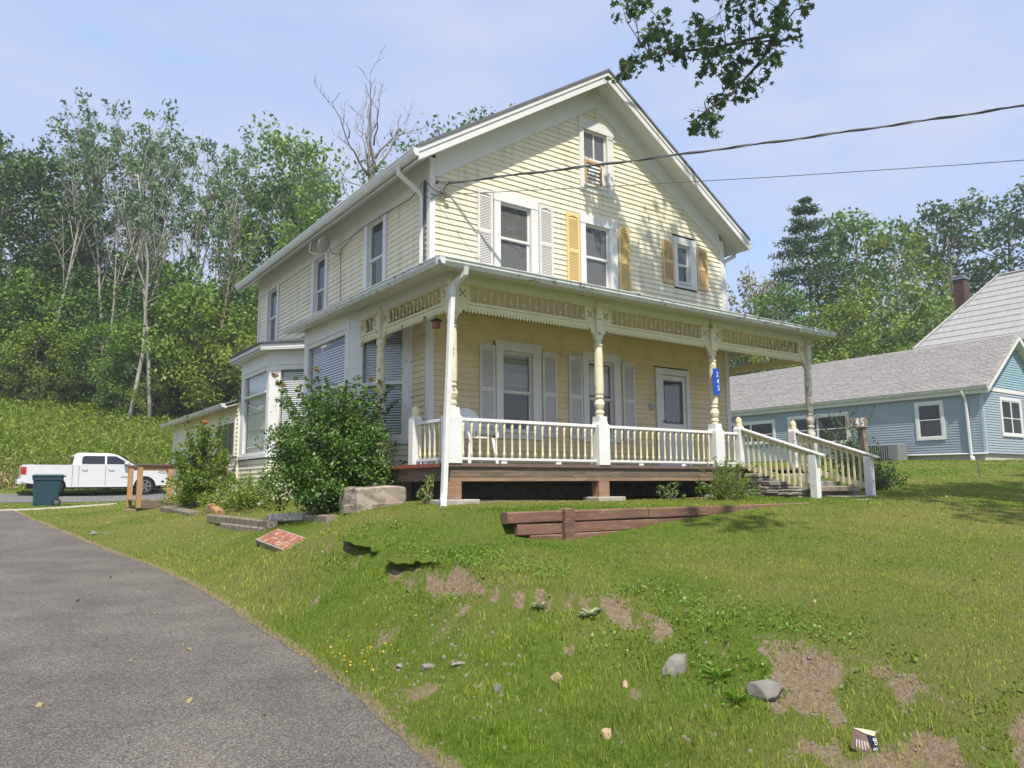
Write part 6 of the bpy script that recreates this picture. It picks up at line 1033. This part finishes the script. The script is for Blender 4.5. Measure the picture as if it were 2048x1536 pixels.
for p in ((4.66, -2.3, 6.62), (4.5, -2.2, 6.5), (3.9, -1.6, 7.85), (3.95, -1.7, 7.9)):
    for q in range(5): e = np.array(p)+rgb.normal(size=3)*[.28, .2, .2]; m.tube([p, tuple((np.array(p)+e)/2+rgb.normal(0, .03, 3)), tuple(e)], [.006, .004, .002], 3)
obj('hanging_branch', m, M['darkbark'], t)
LOBE = [(-.5, 0, 0), (-.30, -.12, .02), (-.36, -.46, .06), (-.06, -.26, .03), (.10, -.50, .07), (.18, -.18, .02), (.56, 0, -.06), (.18, .18, .02), (.10, .50, .07), (-.06, .26, .03), (-.36, .46, .06), (-.30, .12, .02)]
P = np.concatenate(TWP); TI = np.concatenate(TWT); me = quads('leaves', P-np.array(org(t)), .135*rgb.uniform(.7, 1.25, len(P)), TI, M['lf_maple'], .5, .6, rgb, LOBE, .6); o = bpy.data.objects.new('branch_leaves', me); COL.objects.link(o); o.parent = t
P, TI = cluster(np.array(CROWN), .85, 75, rgb); me = quads('crown', P-np.array(org(t)), .30*rgb.uniform(.6, 1.2, len(P)), TI, M['lf_maple'], .4, .7, rgb); o = bpy.data.objects.new('crown', me); COL.objects.link(o); o.parent = t
print('maple leaves', sum(map(len, TWP)))
# --- shrubs
def shrub(kind, label, c, rad, hgt, nst, nleaf, ls, lm_, stem='bark', sprigs=0, seed=1, tan=0, cat='bush', rz=1.0):
    rg = np.random.default_rng(seed); zg = tz1(c[0], c[1]); t = thing(kind, label, cat, (c[0], c[1], zg)); m = MB(); C, R = [], []
    for k in range(nst):
        a = rg.random()*6.28; f = rg.random()**.6; hh = hgt*rg.uniform(.45, 1)*(1-.42*f**2); e = np.array((c[0]+math.cos(a)*rad*f, c[1]+math.sin(a)*rad*f*rz, zg+hh)); b = np.array((c[0]+math.cos(a)*rad*.14*f, c[1]+math.sin(a)*rad*.14*f, zg-.05)); mid = b*.45+e*.55; mid[2] = zg+hh*.62; mid[:2] += rg.normal(0, .05, 2)
        m.tube([tuple(b), tuple(mid), tuple(e)], [.013, .009, .004], 4)
        for q in np.linspace(.25, 1, 6): p = (1-q)**2*b+2*q*(1-q)*mid+q*q*e; C.append(p+rg.normal(0, .06*rad, 3)); R.append(.17*rad*rg.uniform(.7, 1.3))
        if rg.random() < .5: C.append(np.array((c[0]+math.cos(a)*rad*.9, c[1]+math.sin(a)*rad*.9*rz, zg+hgt*rg.uniform(.06, .35)))); R.append(.2*rad)
    sp = []
    for k in range(sprigs):
        a = rg.random()*6.28; f = rg.random()*.85; b = np.array((c[0]+math.cos(a)*rad*f, c[1]+math.sin(a)*rad*f*rz, zg+hgt*.72)); e = b+np.array((math.cos(a)*rad*.28, math.sin(a)*rad*.28, hgt*rg.uniform(.12, .36))); m.tube([tuple(b), tuple(e)], [.005, .003], 3)
        for q in np.linspace(0, 1, 6): C.append(b+(e-b)*q); R.append(.035*rad+.02)
        sp.append(e)
    obj('stems', m, M[stem], t); C = np.array(C); C[:, 2] = np.maximum(C[:, 2], zg+.06); R = np.array(R); P, T_ = cluster(C, R, np.maximum(2, nleaf*R/R.sum()).astype(int), rg, .85, .16); P[:, 2] = np.maximum(P[:, 2], zg+.02)
    me = quads('foliage', P-np.array(org(t)), ls*rg.uniform(.6, 1.3, len(P)), T_, M[lm_], .45, .52, rg); o = bpy.data.objects.new('foliage', me); COL.objects.link(o); o.parent = t
    if tan: P, T_ = cluster([sp[i] for i in rg.choice(len(sp), tan)], .07, 40, rg); o = bpy.data.objects.new('seed_heads', quads('seed_heads', P-np.array(org(t)), .035, T_, M['lf_brown'], .3, .6, rg)); COL.objects.link(o); o.parent = t
    return t
shrub('large_bush', 'big dense green bush in front of the bay window', (-1.38, .66), 1.02, 2.0, 130, 42000, .06, 'lf_bush', sprigs=40, seed=3, tan=9)
shrub('rose_bush', 'tall loose rose bush between the low addition and the timbers', (-1.78, 7.55), .72, 1.95, 46, 8000, .075, 'lf_weed', sprigs=14, seed=5)
shrub('small_bush', 'small feathery bush in front of the stone steps', (4.25, -2.55), .52, .62, 40, 4200, .035, 'lf_weed', sprigs=16, seed=6)
shrub('small_bush', 'dark low bush on the lawn right of the stair railing', (9.35, -2.3), .55, .75, 34, 3600, .05, 'lf_dark', sprigs=8, seed=7)
shrub('small_bush', 'straggly bush beside the leaning post with a board', (12.9, .4), .8, 1.75, 30, 2600, .07, 'lf_dark', sprigs=14, seed=8)
shrub('fern', 'single fern frond plant under the porch edge', (3.55, -1.9), .25, .35, 9, 260, .05, 'lf_bush', seed=9, cat='plant'); shrub('sprout', 'young leafy sprout beside the leaning downspout', (-.86, -1.55), .18, .42, 8, 150, .07, 'lf_weed', seed=10, cat='plant')
shrub('weed_patch', 'tangle of dry and green weeds between rose bush and big bush', (-1.45, 5.2), .85, .62, 60, 4200, .06, 'lf_weed', seed=12, cat='weeds', rz=1.8, sprigs=20)
shrub('weed_patch', 'tangle of weeds at the foot of the landing railing', (-1.7, 9.0), .6, .45, 34, 1800, .06, 'lf_weed', seed=13, cat='weeds', sprigs=10)
rose = MB(); [rose.lathe([(.01, -.04), (.05, -.02), (.06, .02), (.03, .05)], p, 7) for p in ((-1.75, 7.4, 1.18),)]; single('rose_flower', rose, mat('rose_red', (.5, .05, .03), .6), 'single red rose bloom at the top of the rose bush', 'flower', (-1.75, 7.4, 1.1))
def rosette(x, y, r, n, label, lm_, kind, h=.5, wd=.28, seed=0):
    rg = np.random.default_rng(seed+900); z = tz1(x, y); t = thing(kind, label, 'plant', (x, y, z))
    for k in range(n):
        a = k*2.4+rg.normal(0, .2); el = rg.uniform(.3, .9)*h*2; L_ = r*rg.uniform(.75, 1.1); d = np.array((math.cos(a), math.sin(a))); s = np.array((-d[1], d[0])); m = MB(); V = []
        for q, w_ in ((.05, .2), (.35, .85), (.7, .9), (1.0, .05)): c_ = d*L_*q; zz = z+.01+L_*el*(q-.55*q*q); V += [(x+c_[0]+s[0]*w_*wd*L_*.5, y+c_[1]+s[1]*w_*wd*L_*.5, zz+.01), (x+c_[0], y+c_[1], zz-.006), (x+c_[0]-s[0]*w_*wd*L_*.5, y+c_[1]-s[1]*w_*wd*L_*.5, zz+.01)]
        m.add(V, [(3*i+j, 3*i+j+1, 3*i+j+4, 3*i+j+3) for i in range(3) for j in range(2)]); me = m.mesh('leaf', M['lf_clover' if lm_ == 'lf_weed' else lm_], org(t)); at_ = me.attributes.new('tint', 'FLOAT', 'POINT'); at_.data.foreach_set('value', [.5+.2*math.sin(k)]*len(me.vertices)); o = bpy.data.objects.new('leaf', me); COL.objects.link(o); o.parent = t
M['lf_mull'] = leafmat('mullein_leaves', (.24, .28, .14), (.34, .36, .20), .2, .02)
rosette(-2.2, -5.80, .085, 9, 'pale rosette plant on the bank, the left one of two', 'lf_mull', 'mullein_plant', .6, .42, 1); rosette(-1.97, -6.16, .10, 10, 'pale rosette plant on the bank, the right and larger one of two', 'lf_mull', 'mullein_plant', .6, .42, 2)
for k, (x, y, r) in enumerate(((-1.90, -7.36, .12), (-2.05, -7.62, .085))): rosette(x, y, r, 8, ('long leaved dock plant between the two grey rocks', 'smaller dock plant below the angular grey rock')[k], 'lf_weed', 'dock_plant', .9, .25, 20+k)
# --- grass: one sheet of blades, longer on the verge, sparse on soil
def blades(name, X, Y, h, wd, tint, m, lean=.45):
    n = len(X); Z = tz(X, Y); rg = RNG; a = rg.random(n)*6.283; b = rg.random(n)*6.283; s = np.c_[np.cos(a), np.sin(a)]*wd[:, None]*.5; l_ = np.c_[np.cos(b), np.sin(b)]*(h*lean*rg.uniform(.2, 1.6, n))[:, None]
    V = np.zeros((n, 5, 3)); V[:, 0, :2] = np.c_[X, Y]-s; V[:, 1, :2] = np.c_[X, Y]+s; V[:, 2, :2] = np.c_[X, Y]+s*.8+l_*.4; V[:, 3, :2] = np.c_[X, Y]-s*.8+l_*.4; V[:, 4, :2] = np.c_[X, Y]+l_; V[:, :2, 2] = Z[:, None]-.012; V[:, 2:4, 2] = (Z+h*.6)[:, None]; V[:, 4, 2] = Z+h*rg.uniform(.75, 1.05, n)
    me = bpy.data.meshes.new(name); me.vertices.add(n*5); me.vertices.foreach_set('co', V.reshape(-1)); i = np.arange(n)*5; q = np.c_[i, i+1, i+2, i+3, i+3, i+2, i+4]; me.loops.add(n*7); me.loops.foreach_set('vertex_index', q.reshape(-1)); me.polygons.add(n*2); me.polygons.foreach_set('loop_start', (np.arange(n)[:, None]*7+[0, 4]).reshape(-1)); me.update()
    at_ = me.attributes.new('tint', 'FLOAT', 'POINT'); at_.data.foreach_set('value', np.repeat(np.clip(tint, 0, 1), 5).astype(np.float32)); me.materials.append(m); return me
def in_house(x, y): return ((x > -.6) & (x < 8.1) & (y > -1.75) & (y < 9.5)) | ((x > -.9) & (x < 3) & (y > 7) & (y < 15)) | ((x > 28.4) & (y > 3.4)) | ((x > -1.5) & (x < 0) & (y > -.7) & (y < .0)) | ((y > -3.83) & (y < -3.66) & (x > -1.1) & (x < 5)) | ((x > -2.75) & (x < -.9) & (y > 9.7) & (y < 11.3)) | ((x > 5.6) & (x < 7.5) & (y > -3.1) & (y < -1.7))
GXs, GYs = [], []; HH, WW_, TT = [], [], []
for r0, r1, den, hs_, ws_ in ((1.8, 5, 3000, 1, .0052), (5, 8, 2100, 1, .0065), (8, 13, 950, 1.05, .010), (13, 24, 230, 1.2, .020), (24, 46, 45, 1.5, .045)):
    n = int(den*(r1*r1-r0*r0)*.5*1.75); a = RNG.uniform(math.radians(-14), math.radians(86), n); r = np.sqrt(RNG.uniform(r0*r0, r1*r1, n)); X = CAM[0]+r*np.sin(a); Y = CAM[1]+r*np.cos(a)
    near_road = np.where(Y < 14.4, X-edge(Y), 9.); d_ = soil_mask(X, Y); d_ = np.maximum(d_, np.clip((fbm(X, Y, 1.7, 60)-.60)*7, 0, 1)*np.exp(-((near_road-.8)/.55)**2)*(Y < -3)); d_ = np.maximum(d_, np.clip(1-near_road/.3, 0, 1)*.8)
    patch = .15+1.2*fbm(X, Y, 3.6, 88); ok = (near_road > .02+.05*RNG.random(n)) & (~in_house(X, Y)) & (RNG.random(n) > d_*.58) & (~((Y > 14.2) & (Y < 14.9) & (X < -2.2))) & (~((Y > 22) & (Y < 29.4))) & (Y < 31) & (RNG.random(n) < patch+.25)
    X, Y, nr, dd = X[ok], Y[ok], near_road[ok], d_[ok]; verge = np.clip(1.15-np.clip(ero_d(X, Y)+.4, -.2, 3)/.9, 0, 1)*(Y < 3); tall = fbm(X, Y, 2.3, 17)
    tuft = np.clip((fbm(X, Y, 5.5, 18)-.42)*4, 0, 1)
    h = (.014+.012*RNG.random(len(X))+verge*(.010+.062*tuft*RNG.random(len(X))*(.4+tall)))*hs_*(1-.4*dd); h = np.where(RNG.random(len(X)) < .010*(1+3*verge), h*1.9, h)
    lo = fbm(X, Y, .55, 70); mid = fbm(X, Y, 1.9, 71); t_ = .47+1.2*(lo-.5)+1.0*(mid-.5)+verge*.10+.40*dd+RNG.normal(0, .12, len(X)); straw = .02+.16*np.clip((fbm(X, Y, 1.3, 77)-.45)*4, 0, 1)*(.35+verge); t_ = np.where(RNG.random(len(X)) < straw, t_+.5, t_)
    GXs.append(X); GYs.append(Y); HH.append(h); WW_.append(ws_*RNG.uniform(.6, 1.25, len(X))); TT.append(t_)
X, Y = np.concatenate(GXs), np.concatenate(GYs); gme = blades('lawn_grass', X, Y, np.concatenate(HH), np.concatenate(WW_), np.concatenate(TT), M['grass']); o = bpy.data.objects.new('lawn_grass', gme); COL.objects.link(o); o['kind'] = 'stuff'; print('blades', len(X))
# broad leaved ground cover on the bank (clover, creeping thyme)
n = 26000; X = RNG.uniform(-2.8, .6, n); Y = RNG.uniform(-9, -2.2, n); e = ero_d(X, Y); ok = (fbm(X, Y, 1.2, 33) > .50) & (e > -.75) & (e < .75) & (RNG.random(n) < np.exp(-(e-.15)**2/.25)); X, Y = X[ok], Y[ok]
ok = soil_mask(X, Y) < .25; X, Y = X[ok], Y[ok]; P = np.c_[X, Y, tz(X, Y)+RNG.uniform(.012, .045, len(X))]; o = bpy.data.objects.new('clover_patch', quads('clover_patch', P, .022*RNG.uniform(.6, 1.4, len(P)), RNG.normal(.45, .2, len(P)), M['lf_clover'], .75, .85)); COL.objects.link(o); o['kind'] = 'stuff'
# yellow vetch flowers, fallen leaves, gravel
n = 75; X = RNG.normal(-3.28, .24, n); Y = RNG.normal(-4.95, .42, n); P = np.c_[X, Y, tz(X, Y)+RNG.uniform(.05, .085, n)]; fm = leafmat('yellow_petals', (.62, .30, .02), (.75, .48, .03), .2, .02); o = bpy.data.objects.new('vetch_flowers', quads('vetch_flowers', P, .02*RNG.uniform(.7, 1.3, n), RNG.random(n), fm, .6, .9)); COL.objects.link(o); o['kind'] = 'stuff'
X = RNG.uniform(-8, -4.1, 46); Y = RNG.uniform(-8.5, 3, 46); X = np.concatenate([X, RNG.uniform(-1.5, 9, 40)]); Y = np.concatenate([Y, RNG.uniform(-9, -3.9, 40)]); P = np.c_[X, Y, tz(X, Y)+np.where(X < edge(Y), .028, .05)]; o = bpy.data.objects.new('fallen_leaves', quads('fallen_leaves', P, .055*RNG.uniform(.5, 1.3, len(P)), RNG.random(len(P)), leafmat('fallen_leaf', (.30, .24, .09), (.42, .34, .18), .1, .02), .9, .7)); COL.objects.link(o); o['kind'] = 'stuff'
gm = MB(); rgv = random.Random(9)
def pebble(x, y, r):
    z = tz1(x, y) if x > edge(y) else float(tz0(np.array([x]), np.array([y]))[0])+.012; ph = rgv.random()*6
    gm.rings([[(x+r*rgv.uniform(.7, 1.2)*math.cos(a+ph), y+r*rgv.uniform(.7, 1.2)*math.sin(a+ph), z-r*.3+rgv.uniform(0, .1)*r) for a in (0, 1.25, 2.5, 3.8, 5)], [(x+r*.6*rgv.uniform(.7, 1.2)*math.cos(a+ph), y+r*.6*math.sin(a+ph), z+r*.55*rgv.uniform(.7, 1.2)) for a in (0, 1.25, 2.5, 3.8, 5)]])
ok_ = 0
for k in range(700): y = rgv.uniform(-8.5, 6); pebble(float(edge(np.array([y]))[0])+abs(rgv.gauss(0, .09))-.02, y, rgv.uniform(.004, .014))
for k in range(110):
    x, y = rgv.gauss(-3.15, .28), rgv.gauss(-5.8, .5)
    if x > float(edge(np.array([y]))[0]): pebble(x, y, rgv.uniform(.006, .024))
for k in range(90): x, y = rgv.uniform(-3, -1.2), rgv.uniform(-9, -5); pebble(x, y, rgv.uniform(.005, .02))
for k in range(4200):
    x, y = rgv.uniform(-3.2, .2), rgv.uniform(-9.5, -3)
    if float(soil_mask(np.array([x]), np.array([y]))[0]) > .3: pebble(x, y, rgv.choice((.004, .006, .009, .014))*rgv.uniform(.7, 1.3))
o = obj('gravel', gm, mat('roadside_gravel', (.20, .17, .14), .9, .35, 40, .3), kind='stuff')
# meadow on the bank behind the truck: tall weeds, drier at its foot
n = 110000; a = RNG.uniform(math.radians(-12), math.radians(26), n); r = RNG.uniform(41.5, 70, n); X = CAM[0]+r*np.sin(a); Y = CAM[1]+r*np.cos(a); ok = (Y > 30.2) & (X < 12); X, Y = X[ok], Y[ok]; dryk = np.clip(1.3-(Y-30.2)/4.2+.5*(fbm(X, Y, .35, 50)-.5), 0, 1)
P = []; Tt = []
h = (.45+.75*fbm(X, Y, .3, 51)*RNG.uniform(.5, 1.3, len(X)))*(1-.45*dryk); f = RNG.random(len(X)); P = np.c_[X+RNG.normal(0, .2, len(X)), Y+RNG.normal(0, .2, len(X)), tz(X, Y)+h*f]
for nm, lm_, sel in (('meadow_weeds', 'lf_weed', RNG.random(len(X)) > dryk*.85), ('dry_weeds', 'lf_dry', RNG.random(len(X)) < dryk*.55)): o = bpy.data.objects.new(nm, quads(nm, P[sel], .34*RNG.uniform(.5, 1.4, sel.sum()), (.35+.5*fbm(X, Y, .4, 52)+RNG.normal(0, .15, len(X)))[sel], M[lm_], .05, .17, droop=-1.1)); COL.objects.link(o); o['kind'] = 'stuff'
# ------------------------------------------------------------------ summer haze
hz = MB(); hz.box((-430, -430, float(GZ.min())-1.5), (430, 430, max(46, float(GZ.max())+3))); hm = bpy.data.materials.new('haze_air'); hm.use_nodes = True; hn = hm.node_tree; hn.nodes.remove(hn.nodes['Principled BSDF'])
pv = hn.nodes.new('ShaderNodeVolumePrincipled'); pv.inputs['Color'].default_value = (.86, .91, 1, 1); pv.inputs['Density'].default_value = .0008; pv.inputs['Anisotropy'].default_value = .25; hn.links.new(pv.outputs[0], hn.nodes['Material Output'].inputs['Volume'])
o = obj('haze', hz, hm, kind='stuff')
